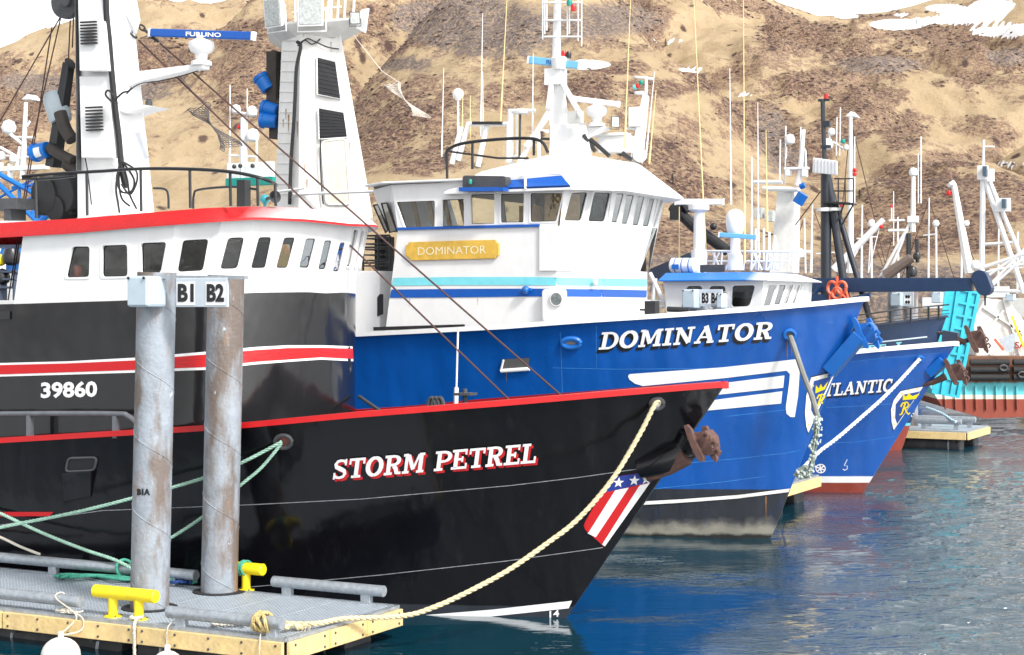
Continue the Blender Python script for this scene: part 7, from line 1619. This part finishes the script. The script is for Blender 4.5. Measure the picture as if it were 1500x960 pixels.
# low bushes in the brown patches
rng = np.random.default_rng(4); cand = np.where((colr[:-20, :, 0] > .6) & (PXg[:-20] > -80) & (PXg[:-20] < 1580) & (sno[:-20] < .3) & (ff_[:-20] > .03))
sel = rng.choice(len(cand[0]), min(9000, len(cand[0])), replace=True); bv = []; bf = []
icos = [(0, 0, 1), (.9, 0, .45), (.28, .85, .45), (-.72, .53, .45), (-.72, -.53, .45), (.28, -.85, .45), (.9, .1, -.2), (.2, .9, -.2), (-.8, .5, -.2), (-.8, -.5, -.2), (.3, -.85, -.2)]
icf = [(0, 1, 2), (0, 2, 3), (0, 3, 4), (0, 4, 5), (0, 5, 1), (1, 6, 7, 2), (2, 7, 8, 3), (3, 8, 9, 4), (4, 9, 10, 5), (5, 10, 6, 1)]
ns_ = 0
for q in sel:
    i, j = cand[0][q], cand[1][q]; 
    if i >= NR-1 or j >= NA-1: continue
    a_, b_ = rng.random(2); p = verts[idx[i, j]]*(1-a_)*(1-b_)+verts[idx[i, j+1]]*a_*(1-b_)+verts[idx[i+1, j]]*b_*(1-a_)+verts[idx[i+1, j+1]]*a_*b_
    s = DDg[i, j]/420*rng.uniform(.2, .6)**1.0; o_ = len(bv); r4 = rng.uniform(.6, 1.35, (11, 3)); sq = rng.uniform(.6, 1.6)
    for m_, (x, y, z) in enumerate(icos): bv.append((p[0]+x*s*sq*r4[m_, 0], p[1]+y*s*r4[m_, 1], p[2]+z*s*.7*r4[m_, 2]))
    bf += [tuple(o_+w_ for w_ in f) for f in icf]
me = bpy.data.meshes.new('scrub_bushes'); me.from_pydata(bv, [], bf); 
sm_m = mat('bare scrub', (.13, .085, .07), .95, var=.6, vscale=.05, dirt=.8, dirtcol=(.06, .045, .045)); me.materials.append(sm_m)
so2 = bpy.data.objects.new('scrub_bushes', me); COL.objects.link(so2); tag(so2, 'bare brown scrub scattered over the dry hillside', 'scrub', kind='stuff')
# dark spruces
def spruce(px, py, hpx, label):
    d = Vector(((px-CX)/F, 1, -(py-HY)/F)).normalized(); h = HBV.ray_cast(Vector((0, 0, CH)), d)
    if h[0] is None: return
    p = h[0]; s = hpx/F*p.y; t = bpy.data.objects.new('spruce_tree', None); COL.objects.link(t); t.location = p; tag(t, label, 'tree', 'small spruces on the hillside')
    m = MB(); m.tube([(0, 0, -.3), (0, 0, s*.95)], s*.04, 6, r1=s*.01); m.build('trunk', mat('bark', (.08, .05, .035), .9), t)
    m = MB(); random.seed(int(px))
    for i in range(260):
        f = random.random()**.8; r_ = s*.36*(1-f)+.05; a_ = random.uniform(0, 6.283); z = s*(.08+.92*f); c = Vector((math.cos(a_)*r_*random.uniform(.2, 1), math.sin(a_)*r_*random.uniform(.2, 1), z))
        o_ = Vector((math.cos(a_), math.sin(a_), -.35))*s*.10; u_ = Vector((-math.sin(a_), math.cos(a_), random.uniform(-.3, .3)))*s*.035; m.add([c-o_*.4+u_, c-o_*.4-u_, c+o_], [(0, 1, 2)])
    m.build('crown', mat('spruce needles', (.02, .04, .028), .8, var=.4), t, recalc=False)
spruce(985, 270, 16, 'dark little spruce above the white radar of the wheelhouse'); spruce(975, 68, 11, 'dark small spruce beside a snow streak high on the hill'); spruce(1342, 35, 6, 'tiny dark tree on the ridge below the snow'); spruce(690, 214, 5, 'tiny dark tree on the slope above the white roof')
spruce(1259, 292, 14, 'dark bush right of the lookout platform')
# boulders along the far shore
bv = []; bf = []
for i in range(2600):
    px = rng.uniform(-300, 1900); d_ = rng.uniform(228, 250); s = rng.uniform(.5, 1.5); p = ((px-750)/F*d_, d_, (d_-232)*.10+rng.uniform(-.2, .5)); o_ = len(bv); r4 = rng.uniform(.6, 1.35, (11, 3))
    for m_, (x, y, z) in enumerate(icos): bv.append((p[0]+x*s*r4[m_, 0], p[1]+y*s*r4[m_, 1], p[2]+z*s*.8*r4[m_, 2]))
    bf += [tuple(o_+w_ for w_ in f) for f in icf]
me = bpy.data.meshes.new('shore_boulders'); me.from_pydata(bv, [], bf); me.materials.append(mat('shore rock', (.19, .18, .19), .9, var=.6, vscale=.2, dirt=.5, dirtcol=(.05, .045, .05)))
so3 = bpy.data.objects.new('shore_boulders', me); COL.objects.link(so3); tag(so3, 'grey boulders lining the far shore', 'boulders', kind='stuff')
for o in list(bpy.data.objects):
    if o.parent is None and o.type in ('MESH', 'EMPTY') and 'label' in o and 'kind' not in o and 'category' not in o: o['category'] = o.name.split('.')[0].replace('_', ' ')
